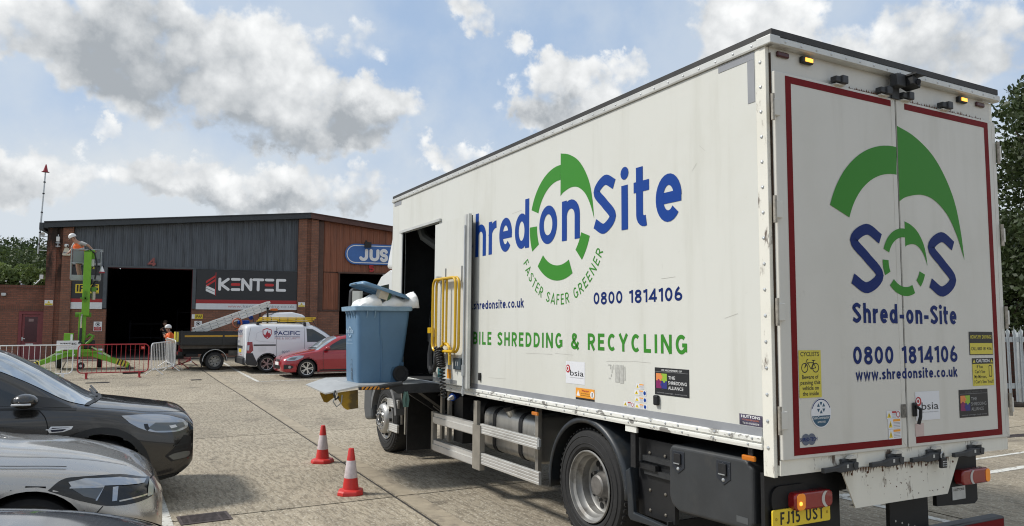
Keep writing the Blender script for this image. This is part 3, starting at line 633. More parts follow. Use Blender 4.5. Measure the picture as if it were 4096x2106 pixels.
def warn(label, s0, z0):
    t = sign('warning_sign', label, s0, z0, s0 + .31, z0 + .225, -.135); del t['wh']
    pan(t, 'plate', P_WHITE, 0, 0, .31, .225, -.012, 0); pan(t, 'yellow_panel', P_YEL, .01, .01, .30, .085, -.0135, -.0125)
    part('triangle', P_YEL, t, lambda b: b.prism([(.095, .10), (.215, .10), (.155, .205)], 'xz', -.0135, -.0125)); part('triangle_mark', P_BLACK, t, lambda b: b.box(.149, -.0145, .115, .161, -.0137, .165))
    text('lettering', 'Warning', P_BLACK, t, (.155, -.0145, .03), BX_, UZ_, .18, cap=.028, align='c')
warn('white and yellow warning sign on the mouldy left pier', -2.31, 2.285); warn('white and yellow warning sign on the brick pier between the two units', 8.11, 2.31)
def numeral(ch, label, s0, z0, s1, z1, m):
    t = sign('unit_number', label, s0, z0, s1, z1, -.01); del t['wh']
    b = MB()
    for q, (pts, cl) in enumerate(glyph(ch, s1 - s0, z1 - z0, .075)):
        for w4 in stroke_quads(pts, cl, .075): b.prism([(v[0], v[1]) for v in w4], 'xz', -.03 - .001 * q, 0)
    b.build('numeral', m, t)
numeral('4', 'faded red number four above the grey doorway', 1.60, 4.09, 1.90, 4.46, mat('faded_red', (.30, .085, .075), .6, var=.2))
numeral('5', 'red number five above the brown doorway', 11.45, 4.08, 11.73, 4.42, mat('bright_red', (.42, .02, .025), .5))
t = thing('oval_sign', 'long blue oval sign with white rounded letters on the brown cladding', 'sign', BL(10.28, -.08, 4.43), (0, 0, BROT))
def pill(x0, z0, x1, z1): r = (z1 - z0) / 2; return arcpts((x1 - r, z0 + r), r, -90, 90, 14) + arcpts((x0 + r, z0 + r), r, 90, 270, 14)
part('board', mat('sign_blue', (.05, .15, .42), .45, var=.08), t, lambda b: b.prism(pill(0, 0, 4.9, 1.02), 'xz', 0, .08), bevel=.015)
part('border', P_WHITE, t, lambda b: [b.prism([pill(.07, .07, 4.83, .95)[k], pill(.07, .07, 4.83, .95)[(k + 1) % 30], pill(.11, .11, 4.79, .91)[(k + 1) % 30], pill(.11, .11, 4.79, .91)[k]], 'xz', -.006, -.001) for k in range(30)])
def fatletter(paths, ox):
    b = MB()
    for q, pl in enumerate(strokes([[(ox + x, z) for x, z in p] for p in paths], .155)): b.prism(pl, 'xz', -.035 - .0008 * q, -.002)
    b.build('letter', P_WHITE, t)
fatletter([[(.38, .70), (.38, .40)] , arcpts((.23, .40), .15, 0, -150, 8)], .66)
fatletter([[(.08, .70), (.08, .42)], arcpts((.25, .42), .17, 180, 360, 10), [(.42, .42), (.42, .70)]], 1.18)
fatletter([arcpts((.24, .60), .13, 20, 270, 10) + arcpts((.24, .35), .13, 90, -160, 10)], 1.66)
sp = thing('spotlight', 'black floodlight mounted above the blue oval sign', 'lamp', BL(11.35, -.2, 5.42), (0, 0, BROT))
part('housing', BLACKP, sp, lambda b: b.box(-.16, -.14, -.16, .16, .02, .10)); part('bracket', BLACKP, sp, lambda b: b.box(-.05, .02, -.02, .05, .26, .05)); part('stalk', BLACKP, sp, lambda b: b.box(-.12, -.03, .11, -.03, .03, .2))
ab = thing('alarm_box', 'cream trapezoid alarm box high on the brick pier', 'alarm', BL(-1.74, -.125, 4.43), (0, 0, BROT))
part('case', mat('cream_plastic', (.62, .58, .47), .5), ab, lambda b: b.prism([(.0, .04), (.03, 0), (.29, 0), (.32, .04), (.24, .33), (.08, .33)], 'xz', -.08, 0), bevel=.008)
text('lettering', 'SECOM', P_NAVY, ab, (.04, -.082, .10), BX_, UZ_, .24, cap=.05, bold=.02)
cc = thing('security_camera', 'white dome camera on a bracket above the alarm box', 'camera', BL(-1.58, -.125, 4.86), (0, 0, BROT))
part('dome', WHITE, cc, lambda b: b.lathe([(.0, -.09), (.05, -.08), (.085, -.03), (.09, .02), (.06, .06), (.0, .07)], (0, -.12, 0), (0, 0, 1), 14), smooth=True, ang=80); part('lens', BLACKP, cc, lambda b: b.dome((.05, -.19, -.03), .04, (.4, -1, -.3))); part('bracket', WHITE, cc, lambda b: b.box(-.03, -.1, -.02, .03, 0, .04))
an = thing('radio_antenna', 'white box antenna on a pole bracket on the mouldy pier', 'antenna', BL(-1.90, -.125, 4.80), (0, 0, BROT))
part('box', WHITE, an, lambda b: b.box(-.06, -.22, .22, .06, -.12, .42)); part('pole', GALV, an, lambda b: b.cyl((0, -.15, -.03), (0, -.15, .52), .018, n=8)); part('bracket', GALV, an, lambda b: b.box(-.08, -.18, .0, .08, 0, .03)); part('bracket', GALV, an, lambda b: b.box(-.08, -.18, .14, .08, 0, .17))
ms = thing('aerial_mast', 'tall thin grey mast with a red traffic cone stuck on top', 'mast', BL(-2.72, .25, 4.4), (R(1.6), R(2.2), BROT))
part('pole', GALV, ms, lambda b: (b.cyl((0, 0, .1), (0, 0, 1.9), .036, n=10), b.cyl((0, 0, 1.9), (0, 0, 3.75), .028, n=10)))
part('collar', BLACKP, ms, lambda b: [b.cyl((0, 0, z), (0, 0, z + .05), .045, n=10) for z in (.5, 1.0, 1.88, 2.7, 3.2)])
part('bracket', GALV, ms, lambda b: [(b.box(0, -.02, z, .42, .02, z + .035)) for z in (.25, .85, 1.35)]); part('dish', WHITE, ms, lambda b: b.lathe([(.0, 0), (.05, .01), (.09, .04)], (.12, -.05, .95), (.3, -1, .2), 12))
tc_ = part('cone_body', mat('cone_dark_red', (.30, .02, .03), .5), ms, lambda b: b.lathe([(.15, 0), (.15, .02), (.10, .022), (.02, .34), (.0, .345)], (0, 0, 3.66), (0, 0, 1), 14), smooth=True)
cb = thing('junction_box', 'small white box fixed where the annex roof meets the pier', 'box', BL(-2.5, .1, 3.3), (0, 0, BROT))
part('case', WHITE, cb, lambda b: b.box(-.08, -.06, .12, .06, .04, .3)); part('duct', GALV, cb, lambda b: b.cyl((-.05, 0, .1), (-.22, -.02, -.1), .03, n=8))

# ------------------------------------------------------------------ trees and hedge
def leafmat(name, c1, c2):
    m = bpy.data.materials.new(name); m.use_nodes = True; nt = m.node_tree; b = nt.nodes['Principled BSDF']
    co = nd(nt, 'ShaderNodeNewGeometry').outputs['Position']
    n = nd(nt, 'ShaderNodeTexNoise', co, None, 1.4, 4., .6).outputs[0]; n2 = nd(nt, 'ShaderNodeTexWhiteNoise', co).outputs[0]
    c = mixc(nt, maprange(nt, n, .35, .65), c1, c2)
    nt.links.new(c, b.inputs['Base Color']); b.inputs['Roughness'].default_value = .55; b.inputs['Subsurface Weight'].default_value = 0
    tr = nd(nt, 'ShaderNodeBsdfTranslucent', c); mx = nd(nt, 'ShaderNodeMixShader', .28, b.outputs[0], tr.outputs[0]); nt.links.new(mx.outputs[0], nt.nodes['Material Output'].inputs[0])
    return m
LEAF_D = leafmat('leaf_dark', (.030, .048, .014), (.050, .075, .022)); LEAF_M = leafmat('leaf_mid', (.050, .078, .022), (.085, .12, .036)); LEAF_I = leafmat('leaf_ivy', (.11, .16, .045), (.18, .24, .08))
BARK = mat('bark', (.07, .055, .042), .9, var=.3, bump=.5, bscale=14)
def leaves(rng, clumps, per, lsize):
    vs = []; fs = []
    for c, cr in clumps:
        n = int(per * (cr ** 1.6))
        d = rng.normal(size=(n, 3)); d /= np.linalg.norm(d, axis=1)[:, None]
        rad = cr * rng.uniform(.35, 1., n) ** .55
        p = np.array(c) + d * rad[:, None] * np.array([1, 1, .8])
        a = rng.normal(size=(n, 3)) + d * .3; a /= np.linalg.norm(a, axis=1)[:, None]
        bb = np.cross(a, rng.normal(size=(n, 3))); bb /= np.linalg.norm(bb, axis=1)[:, None]
        s = lsize * rng.uniform(.6, 1.35, n)[:, None]
        o = len(vs) if not vs else sum(len(x) for x in vs)
        q = np.stack([p - a * s, p + bb * s * .55, p + a * s, p - bb * s * .55], 1).reshape(-1, 3)
        vs.append(q); fs.append(np.arange(len(q)).reshape(-1, 4) + o)
    return np.concatenate(vs), np.concatenate(fs)
def npmesh(name, v, f):
    me = bpy.data.meshes.new(name); me.from_pydata(v.tolist(), [], f.tolist()); return me
def tree(name, label, loc, H, W, seed, leafm, per=90, ls=.16, low=.18, nc=46, group=None):
    rng = np.random.default_rng(seed); t = thing(name, label, 'tree', loc, group=group)
    b = MB(); tp = [(0, 0, -.2)]; 
    for k in range(1, 7): tp.append((rng.normal() * .12 * k / 3, rng.normal() * .12 * k / 3, H * .78 * k / 6))
    r0 = .028 * H; b.tube(tp, [r0 * (1.25 if k == 0 else 1 - k / 7) for k in range(7)], 9)
    clumps = []
    for k in range(nc):
        z = H * (low + (1 - low) * rng.uniform(0, 1) ** .85); rr = W * math.sqrt(max(.03, 1 - ((z / H - .5) / .56) ** 2)) * rng.uniform(.45, 1.02); a = rng.uniform(0, 2 * math.pi)
        c = (rr * math.cos(a), rr * math.sin(a), min(z, H * .96)); cr = W * rng.uniform(.2, .36)
        clumps.append((c, cr))
        if k % 3 == 0:
            zz = max(H * .12, c[2] * .62); i = min(5, int(zz / (H * .78) * 6)); b.tube([tp[i], (c[0] * .5, c[1] * .5, (tp[i][2] + c[2]) / 2 + .1), (c[0] * .9, c[1] * .9, c[2])], [r0 * .35, r0 * .22, r0 * .08], 5)
    for k in range(6): clumps.append(((rng.normal() * W * .2, rng.normal() * W * .2, H * rng.uniform(.45, .9)), W * .42))
    b.build('trunk', BARK, t, smooth=True)
    v, f = leaves(rng, clumps, per, ls); link('crown', npmesh('crown', v, f), leafm, t)
    return t
GL = 'trees behind the annex'
def at(px_az, dist, z=.44): return (math.sin(R(px_az)) * dist, math.cos(R(px_az)) * dist, z)
tree('broadleaf_tree', 'large rounded dark green tree behind the annex, farthest left', at(-7.2, 66), 7.2, 5.6, 11, LEAF_D, 150, .12, .05, 60, GL)
tree('broadleaf_tree', 'dense dark tree directly behind the mast', at(-3.3, 62), 6.9, 4.0, 12, LEAF_D, 190, .12, .05, 50, GL)
tree('broadleaf_tree', 'paler green tree in front of the dark trees at the left edge', at(-5.6, 56), 5.8, 3.6, 13, LEAF_M, 200, .11, .05, 46, GL)
tree('broadleaf_tree', 'shaggy tree with drooping top between mast and rounded tree', at(-5.0, 72), 8.0, 4.4, 14, LEAF_D, 180, .12, .05, 52, GL)
tree('broadleaf_tree', 'tree beyond the left edge behind the annex', at(-10.5, 68), 7.6, 5.0, 15, LEAF_M, 120, .13, .05, 50, GL)
# bramble thicket on the bank behind the annex parapet
rng = np.random.default_rng(5); cl = [((x, rng.uniform(.5, 2.2), 3.05 + rng.uniform(.2, .62) - abs(x + 5.6) * .03), rng.uniform(.4, .62)) for x in np.arange(-9.5, -2.6, .16)]
t = thing('climbing_shrub', 'pale green climbing shrub spilling over the annex parapet', 'shrub', BL(0, .3, .12), (0, 0, BROT))
v, f = leaves(rng, cl, 800, .085); link('foliage', npmesh('foliage', v, f), LEAF_I, t)
part('stem', BARK, t, lambda b: [b.tube([(x, 1.5, 2.6), (x + .2, 1.2, 3.0), (x + .1, 1.0, 3.3)], .03, 5) for x in np.arange(-9, -2.8, .7)])
v = np.stack([np.array([rng.uniform(-9, -2.8), rng.uniform(.2, .5), rng.uniform(3.0, 3.4)]) for _ in range(26)]); bl = MB()
for p in v: bl.dome(tuple(p), .05, (0, -1, .3), 5)
bl.build('blossom', P_WHITE, t)

# palisade fence, wall and trees on the right
FX = Vector((math.cos(R(-28.4)), math.sin(R(-28.4)), 0)); FO = Vector((18.55, 9.85, 0)); FR = R(-28.4)
fen = thing('palisade_fence', 'galvanised steel palisade fence with pointed pales', 'fence', FO, (0, 0, FR))
GALVF = mat('galvanised_fence', (.52, .56, .58), .5, metal=.35, var=.12, vscale=5)
for z in (.42, 1.48): part('rail', GALVF, fen, lambda b: b.box(-3, .0, z, 6, .05, z + .12))
pale = MB()
prof = [(-.034, -.012), (-.026, -.028), (-.010, -.008), (.010, -.008), (.026, -.028), (.034, -.012)]
pale.grid([[(x, y, z) for x, y in prof] for z in (.12, 1.62)] + [[(x * 1.0 + (.02 if x > .02 else (-.02 if x < -.02 else 0)), y, 1.72 + (.02 if abs(x) > .02 else .06)) for x, y in prof]])
pale.add([(-.01, -.008, 1.78), (.01, -.008, 1.78), (0, -.012, 1.86)], [(0, 1, 2)])
pme = pale.mesh('pale')
for k in range(58):
    o = link('pale', pme if k == 0 else pme, GALVF if k == 0 else None, fen, loc=(-2.95 + k * .153, -.002, 0))
    if k == 0: o.data.materials.clear(); o.data.materials.append(GALVF)
for x in (-2.9, .1, 3.1, 5.9): part('post', GALVF, fen, lambda b: b.box(x, .055, 0, x + .09, .14, 1.7))
fw = thing('boundary_wall', 'red brick boundary wall behind the palisade fence', 'wall', FO + Vector((.4756, .88, 0)) * .5, (0, 0, FR))
part('wall', mat_brick('boundary_brick', (.15, .062, .043), (.10, .045, .035), (.10, .085, .07)), fw, lambda b: b.box(-4, 0, 0, 8, .22, 1.6)); part('coping', mat('dark_coping', (.09, .055, .045), .9, var=.3), fw, lambda b: b.box(-4, -.02, 1.602, 8, .24, 1.68))
part('footing', mat('dark_footing', (.05, .042, .035), .9, var=.3, bump=.6, bscale=20), fw, lambda b: b.box(-4, -.55, 0, 8, -.002, .10), bevel=.03)
GR_ = 'trees behind the palisade fence'
for k, (a, d, H, W, sd, lm, lb) in enumerate(((66.3, 23.5, 8.1, 2.6, 21, LEAF_D, 'tall leafy tree behind the fence beside the lorry doors'), (69.0, 27, 8.9, 3.2, 22, LEAF_D, 'dark tree behind the fence at the right edge'), (61.5, 28, 5.2, 2.4, 23, LEAF_D, 'tree behind the fence hidden by the lorry doors'), (73.5, 25, 9.0, 3.4, 24, LEAF_M, 'tree behind the fence beyond the right edge'))):
    tree('broadleaf_tree', lb, at(a, d, 0), H, W, sd, lm, 620, .08, .06, 90, GR_)

# ------------------------------------------------------------------ the shredding lorry
lorry = thing('shredding_lorry', 'large white box lorry with open side door, parked with its rear doors towards us', 'lorry', (3.632, 3.362, 0), (0, .0089, 0))
def mat_body(name, col, streak=.35, rust=0.):
    m = bpy.data.materials.new(name); m.use_nodes = True; nt = m.node_tree; b = nt.nodes['Principled BSDF']
    o = nd(nt, 'ShaderNodeTexCoord').outputs['Object']
    v1 = nd(nt, 'ShaderNodeTexNoise', nd(nt, 'ShaderNodeVectorMath', o, (5., 5., .5), operation='MULTIPLY').outputs[0], None, 1., 6., .6).outputs[0]
    v2 = nd(nt, 'ShaderNodeTexNoise', o, None, 1.1, 7., .62).outputs[0]; v3 = nd(nt, 'ShaderNodeTexNoise', o, None, 9., 6., .7).outputs[0]
    c = mixc(nt, maprange(nt, v1, .5, .75, 0, streak), col, (col[0] * .72, col[1] * .71, col[2] * .66))
    c = mixc(nt, maprange(nt, v2, .45, .72, 0, streak * .8), c, (col[0] * .80, col[1] * .79, col[2] * .74))
    c = mixc(nt, maprange(nt, v3, .62, .8, 0, streak * .7), c, (col[0] * .5, col[1] * .48, col[2] * .43))
    if rust:
        rn = nd(nt, 'ShaderNodeTexNoise', nd(nt, 'ShaderNodeVectorMath', o, (7., 7., 2.2), operation='MULTIPLY').outputs[0], None, 1.6, 8., .7).outputs[0]
        c = mixc(nt, maprange(nt, rn, .60 - rust * .1, .70 - rust * .06, 0, .95), c, (.07, .035, .018))
    nt.links.new(c, b.inputs['Base Color']); b.inputs['Roughness'].default_value = .38
    nt.links.new(maprange(nt, v2, .3, .7, .28, .5, 'LINEAR'), b.inputs['Roughness'])
    bp = nt.nodes.new('ShaderNodeBump'); bp.inputs['Strength'].default_value = .06; bp.inputs['Distance'].default_value = .01
    nt.links.new(nd(nt, 'ShaderNodeTexNoise', o, None, 2.5, 3., .5).outputs[0], bp.inputs['Height']); nt.links.new(bp.outputs[0], b.inputs['Normal'])
    MATS[name] = m; return m
TW = mat_body('lorry_side_white', (.655, .655, .605), .32); TD = mat_body('lorry_door_white', (.635, .62, .57), .28); TR_ = mat_body('lorry_post_white', (.78, .76, .68), .5, .35); TR2 = mat_body('rusty_skirt_white', (.74, .72, .64), .5, .1)
RAILW = mat('chipped_rail', (.78, .78, .73), .4, var=.06, dirt=(.16, .15, .14), dscale=9, dmin=.56, dmax=.62, damt=.9, stretch=(1, .6, 1.5))
TAPEG = mat('grey_tape', (.27, .28, .30), .55, var=.08, vscale=4); REDT = mat('red_reflective_tape', (.17, .008, .010), .55, var=.08, vscale=20, spec=.12)
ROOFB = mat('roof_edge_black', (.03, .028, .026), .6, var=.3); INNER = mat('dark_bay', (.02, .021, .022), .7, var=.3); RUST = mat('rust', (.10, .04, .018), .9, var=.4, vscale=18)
L_ = lorry
part('side_panel', TW, L_, lambda b: b.prism([(.087, 1.165), (5.33, 1.165), (5.33, 3.15), (6.62, 3.15), (6.62, 1.165), (7.02, 1.165), (7.02, 3.637), (.087, 3.637)], 'yz', 0, .035))
part('side_panel', TW, L_, lambda b: b.box(2.465, .087, 1.165, 2.5, 7.02, 3.637)); part('front_panel', TW, L_, lambda b: b.box(0, 7.022, 1.10, 2.5, 7.06, 3.637))
part('roof', mat('roof_grey', (.45, .45, .43), .6, var=.2), L_, lambda b: b.box(.03, .05, 3.64, 2.47, 7.04, 3.70))
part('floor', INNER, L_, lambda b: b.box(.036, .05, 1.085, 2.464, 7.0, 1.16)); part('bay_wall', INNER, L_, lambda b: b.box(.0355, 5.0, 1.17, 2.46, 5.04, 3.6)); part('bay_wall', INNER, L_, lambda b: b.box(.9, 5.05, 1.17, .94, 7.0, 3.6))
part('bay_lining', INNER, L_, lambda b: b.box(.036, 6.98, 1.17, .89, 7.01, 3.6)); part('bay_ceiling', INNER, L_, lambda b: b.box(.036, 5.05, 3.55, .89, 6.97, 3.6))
part('bay_rail', mat('dim_steel', (.05, .055, .055), .5), L_, lambda b: (b.box(.84, 5.1, 2.45, .89, 6.95, 2.52)))
for z in (2.05, 1.93): part('bay_bar', mat('dim_yellow', (.24, .18, .03), .5), L_, lambda b: b.cyl((.35, 5.5, z + .2), (.35, 6.3, z - .1), .012, n=6))
part('duct', mat('duct_grey', (.08, .085, .08), .6), L_, lambda b: b.tube([(.2, 6.5, 3.3), (.25, 6.45, 3.1), (.4, 6.3, 2.95), (.8, 6.2, 2.9)], .07, 10), smooth=True)
# rails
part('lower_rail', RAILW, L_, lambda b: (b.prism([(0, 1.083), (-.012, 1.083), (-.016, 1.10), (-.016, 1.112), (-.006, 1.118), (-.006, 1.126), (-.02, 1.131), (-.02, 1.155), (-.012, 1.163), (0, 1.163)], 'xz', .087, 7.03)))
part('top_rail', mat('dull_alu', (.60, .60, .57), .45, metal=.35, var=.15, vscale=3), L_, lambda b: (b.prism([(.03, 3.64), (-.014, 3.64), (-.018, 3.65), (-.018, 3.688), (-.010, 3.695), (.03, 3.695)], 'xz', -.045, 7.07)))
part('roof_seal', ROOFB, L_, lambda b: b.box(-.004, -.055, 3.6955, .10, 7.08, 3.738))
part('top_rail', MATS['dull_alu'], L_, lambda b: b.prism([(-.045, 3.642), (-.058, 3.65), (-.058, 3.685), (-.05, 3.695), (0, 3.695), (0, 3.642)], 'yz', .031, 2.52)); part('roof_seal', ROOFB, L_, lambda b: b.box(.101, -.055, 3.6955, 2.5, .05, 3.738))
part('corner_cap', MATS['dull_alu'], L_, lambda b: b.box(-.022, -.062, 3.64, .07, .06, 3.698), bevel=.006)
part('tape_strip', TAPEG, L_, lambda b: b.box(-.003, .09, 1.1635, 0, 4.6, 1.2155))
part('tape_strip', TAPEG, L_, lambda b: b.box(-.003, .095, 3.585, 0, .42, 3.632)); part('tape_strip', TAPEG, L_, lambda b: b.box(-.003, .095, 3.30, 0, .155, 3.584))
part('tape_strip', TAPEG, L_, lambda b: (b.box(-.003, 6.72, 3.575, 0, 7.0, 3.632)))
def rv(b):
    for k in range(28): b.dome((-.02, .16 + k * .167 + (.03 if k % 3 == 1 else 0), 1.146), .011, (-1, 0, 0), 6)
    for k in range(15): b.dome((-.016, .2 + k * .31, 1.105), .010, (-1, 0, 0), 6)
    for k in range(42): b.dome((-.018, .1 + k * .165, 3.667), .010, (-1, 0, 0), 6)
    for k in range(17): b.dome((.12 + k * .145, -.058, 3.668), .010, (0, -1, 0), 6)
    for k in range(16): b.dome((-.003, .045, 1.1 + k * .163), .013, (-1, 0, 0), 6)
part('rivets', GALV, L_, rv, kind='stuff')
part('corner_post', TR_, L_, lambda b: b.prism([(-.003, .925), (.028, .925), (.028, 3.64), (-.003, 3.64)], 'xz', 0.0, .086), bevel=.004)
part('corner_post', TR_, L_, lambda b: b.box(2.465, 0, .93, 2.503, .086, 3.64), bevel=.004)
part('rust_edge', RUST, L_, lambda b: [b.box(.0285, .004, z, .036 + .004 * random.random(), .02, z + random.uniform(.03, .16)) for z in np.arange(.95, 3.5, .16)], kind='stuff')
part('rear_header', TD, L_, lambda b: b.box(.03, .0, 3.47, 2.464, .05, 3.6415)); part('rear_sill', TR_, L_, lambda b: b.box(.03, -.02, .938, 2.464, .05, 1.03))
# open side door
door = part('side_door', TW, L_, lambda b: b.box(-.10, 4.34, 1.185, -.07, 5.208, 3.09))
part('door_frame', MATS['dull_alu'], door, lambda b: b.prism([(4.34, 1.17), (5.215, 1.17), (5.215, 3.10), (4.34, 3.10)], 'yz', -.069, -.062))
part('edge_profile', MATS['dull_alu'], door, lambda b: b.prism([(-.105, 4.338), (-.105, 4.29), (-.095, 4.285), (-.095, 4.262), (-.108, 4.255), (-.108, 4.215), (-.075, 4.21), (-.075, 4.338)], 'xy', 1.165, 3.105))
part('gasket', BLACKP, door, lambda b: b.box(-.074, 4.215, 1.19, -.06, 4.338, 3.09)); part('kick_strip', ALU, door, lambda b: b.box(-.1025, 4.5, 1.19, -.1005, 5.20, 1.235))
part('locking_bar', GALV, door, lambda b: (b.cyl((-.118, 4.30, 1.08), (-.118, 4.30, 2.98), .010, n=8), b.box(-.13, 4.28, 1.10, -.105, 4.32, 1.16), b.box(-.13, 4.28, 1.30, -.105, 4.32, 1.42)), kind='stuff')
part('control_panel', mat('panel_slate', (.04, .06, .075), .5), door, lambda b: b.box(-.125, 4.36, 1.36, -.101, 4.56, 1.49), bevel=.006); part('panel_mark', P_WHITE, door, lambda b: (b.box(-.1265, 4.43, 1.40, -.1255, 4.435, 1.45), b.box(-.1265, 4.48, 1.40, -.1255, 4.485, 1.45)), kind='stuff')
for y in (4.86, 4.40): part('slotted_strip', MATS['dim_steel'] if False else mat('strip_steel', (.22, .23, .23), .5, metal=.5), door, lambda b: b.box(-.106, y - .012, 2.36, -.1005, y + .012, 2.53))
part('notice', mat('notice_teal', (.05, .16, .17), .5), door, lambda b: b.box(-.1015, 4.90, 1.24, -.1003, 5.06, 1.35)); part('notice', P_ORANGE, door, lambda b: b.box(-.1015, 4.66, 1.245, -.1003, 4.78, 1.31)); part('notice', P_ORANGE, door, lambda b: b.box(-.1015, 4.67, 1.312, -.1003, 4.78, 1.35))
YTUBE = mat('yellow_tube', (.66, .40, .012), .35, var=.08)
def loopy(y0, y1, z0, z1, r, n=5): return [(-.15, y, z) for y, z in roundrect(y0, z0, y1, z1, r, n)]
for dx in (0, -.035):
    part('handrail', YTUBE, door, lambda b: b.tube([(x + dx, y - dx * .6, z) for x, y, z in loopy(4.36, 5.02, 1.56, 2.40, .09)], .016, 8, closed=True), smooth=True)
    part('handrail_bar', YTUBE, door, lambda b: b.cyl((-.15 + dx, 4.71 - dx * .6, 1.62), (-.15 + dx, 4.71 - dx * .6, 2.395), .014, n=8), smooth=True)
part('handrail_foot', YTUBE, door, lambda b: b.tube([(-.15, 4.84, 1.56), (-.155, 4.83, 1.61), (-.155, 4.76, 1.645), (-.155, 4.66, 1.64), (-.155, 4.60, 1.60), (-.155, 4.585, 1.5), (-.155, 4.58, 1.41)], .018, 8), smooth=True); part('handrail_foot', YTUBE, door, lambda b: b.cyl((-.18, 4.55, 1.60), (-.18, 4.53, 1.41), .016, n=8))
part('rail_bracket', GALV, door, lambda b: b.box(-.16, 4.98, 2.36, -.101, 5.03, 2.44))
def coil(b, p0, p1, r, turns, wr, n=10):
    p0, p1 = Vector(p0), Vector(p1); d = p1 - p0; a = d.orthogonal().normalized(); c = d.normalized().cross(a); N = turns * n
    b.tube([p0 + d * (k / N) + (a * math.cos(2 * math.pi * k / n) + c * math.sin(2 * math.pi * k / n)) * r for k in range(N + 1)], wr, 5)
part('coiled_cable', BLACKP, door, lambda b: coil(b, (-.20, 4.74, 1.60), (-.19, 4.66, 1.03), .030, 15, .008))
part('cable_bundle', BLACKP, door, lambda b: (coil(b, (-.21, 4.79, 1.60), (-.20, 4.72, 1.38), .045, 9, .012)))
part('conduit', BLACKP, door, lambda b: b.tube([(-.12, 5.20, 1.72), (-.15, 5.20, 1.5), (-.16, 5.17, 1.36), (-.17, 5.10, 1.31), (-.18, 5.0, 1.33), (-.18, 4.93, 1.42), (-.19, 4.86, 1.56)], .030, 9), smooth=True)
part('control_box', YTUBE, door, lambda b: b.box(-.15, 5.19, 1.76, -.09, 5.29, 1.83), bevel=.006); part('control_box_base', BLACKP, door, lambda b: b.box(-.15, 5.195, 1.66, -.09, 5.28, 1.759), bevel=.006)
part('door_header', MATS['dull_alu'], L_, lambda b: b.box(-.03, 5.25, 3.152, 0, 6.70, 3.185)); part('door_reveal', MATS['dull_alu'], L_, lambda b: b.box(-.012, 6.62, 1.17, .04, 6.66, 3.15))
part('clasp', BLACKM, L_, lambda b: (b.box(-.02, 4.08, 1.26, -.001, 4.12, 1.34)))
part('shackle', BLACKM, L_, lambda b: b.box(-.03, 1.075, 1.265, -.001, 1.125, 1.34), bevel=.01)
# side loading platform
PLATE = mat('chequer_alu', (.56, .57, .56), .45, metal=.6, var=.15, vscale=6, bump=.2, bscale=70); DSTEEL = mat('dark_steel', (.045, .047, .05), .55, metal=.4, var=.3, vscale=8)
plat = part('lift_platform', PLATE, L_, lambda b: (b.prism([(.02, 5.28), (-.10, 5.22), (-1.02, 5.22), (-1.02, 6.72), (.02, 6.72)], 'xy', 1.125, 1.157)))
part('lip', ALU, plat, lambda b: b.add([(-1.02, 5.22, 1.155), (-1.02, 6.72, 1.155), (-1.30, 6.60, 1.085), (-1.38, 5.30, 1.075), (-1.02, 5.22, 1.13), (-1.02, 6.72, 1.13), (-1.30, 6.60, 1.07), (-1.38, 5.30, 1.06)], [(0, 1, 2, 3), (7, 6, 5, 4), (0, 3, 7, 4), (3, 2, 6, 7), (2, 1, 5, 6), (1, 0, 4, 5)]))
part('side_beam', DSTEEL, plat, lambda b: b.prism([(.0, 1.05), (-.55, 1.05), (-.62, 1.10), (-1.02, 1.105), (-1.02, 1.14), (-.58, 1.15), (-.2, 1.165), (.0, 1.15)], 'xz', 5.185, 5.218), bevel=.004); part('side_beam', DSTEEL, plat, lambda b: b.box(-1.0, 6.722, 1.06, 0, 6.75, 1.15))
part('roll_stop', DSTEEL, plat, lambda b: b.cyl((-.78, 5.2, 1.13), (-.50, 5.19, 1.17), .028, n=10)); part('hazard_strip', P_ORANGE, plat, lambda b: b.box(-.99, 5.180, 1.108, -.66, 5.1845, 1.142))
part('hazard_bars', P_BLACK, plat, lambda b: [b.add([(x, 5.178, 1.109), (x + .02, 5.178, 1.109), (x + .045, 5.178, 1.141), (x + .025, 5.178, 1.141)], [(0, 1, 2, 3)]) for x in np.arange(-.98, -.72, .05)], kind='stuff')
FLAPY = mat('grimy_yellow_flap', (.40, .235, .012), .6, var=.25, vscale=6, dirt=(.06, .045, .02), dscale=5, dmin=.45, dmax=.62, damt=.85)
part('warning_flap', FLAPY, plat, lambda b: b.prism([(-1.235, 1.075), (-1.0, 1.10), (-.99, .89), (-1.12, .875), (-1.16, .90), (-1.235, 1.01)], 'xz', 5.30, 5.315)); part('warning_flap', FLAPY, plat, lambda b: b.prism([(-1.16, 1.06), (-.98, 1.08), (-.97, .93), (-1.07, .86), (-1.11, .87), (-1.16, .97)], 'xz', 6.38, 6.395))
part('hook', DSTEEL, plat, lambda b: (b.tube([(-1.27, 5.28, 1.10), (-1.29, 5.26, 1.06), (-1.27, 5.26, 1.0), (-1.23, 5.28, 1.03)], .012, 6))); part('cord', mat('grey_cord', (.35, .35, .33), .8), plat, lambda b: b.tube([(-1.25, 5.28, 1.08), (-1.30, 5.25, .98), (-1.26, 5.25, .92), (-1.20, 5.27, .96), (-1.19, 5.28, 1.05)], .008, 5))
part('green_tag', mat('sea_green', (.10, .19, .16), .6), plat, lambda b: b.tube([(-.46, 5.17, 1.07), (-.48, 5.165, .98), (-.47, 5.165, .90), (-.44, 5.165, .90), (-.43, 5.165, .98), (-.45, 5.17, 1.07)], .02, 6))
part('lift_arm', DSTEEL, plat, lambda b: b.bar((-.1, 5.7, 1.08), (.5, 5.9, .70), .10, .10)); part('lift_arm', DSTEEL, plat, lambda b: b.bar((-.1, 6.4, 1.08), (.5, 6.4, .70), .10, .10))
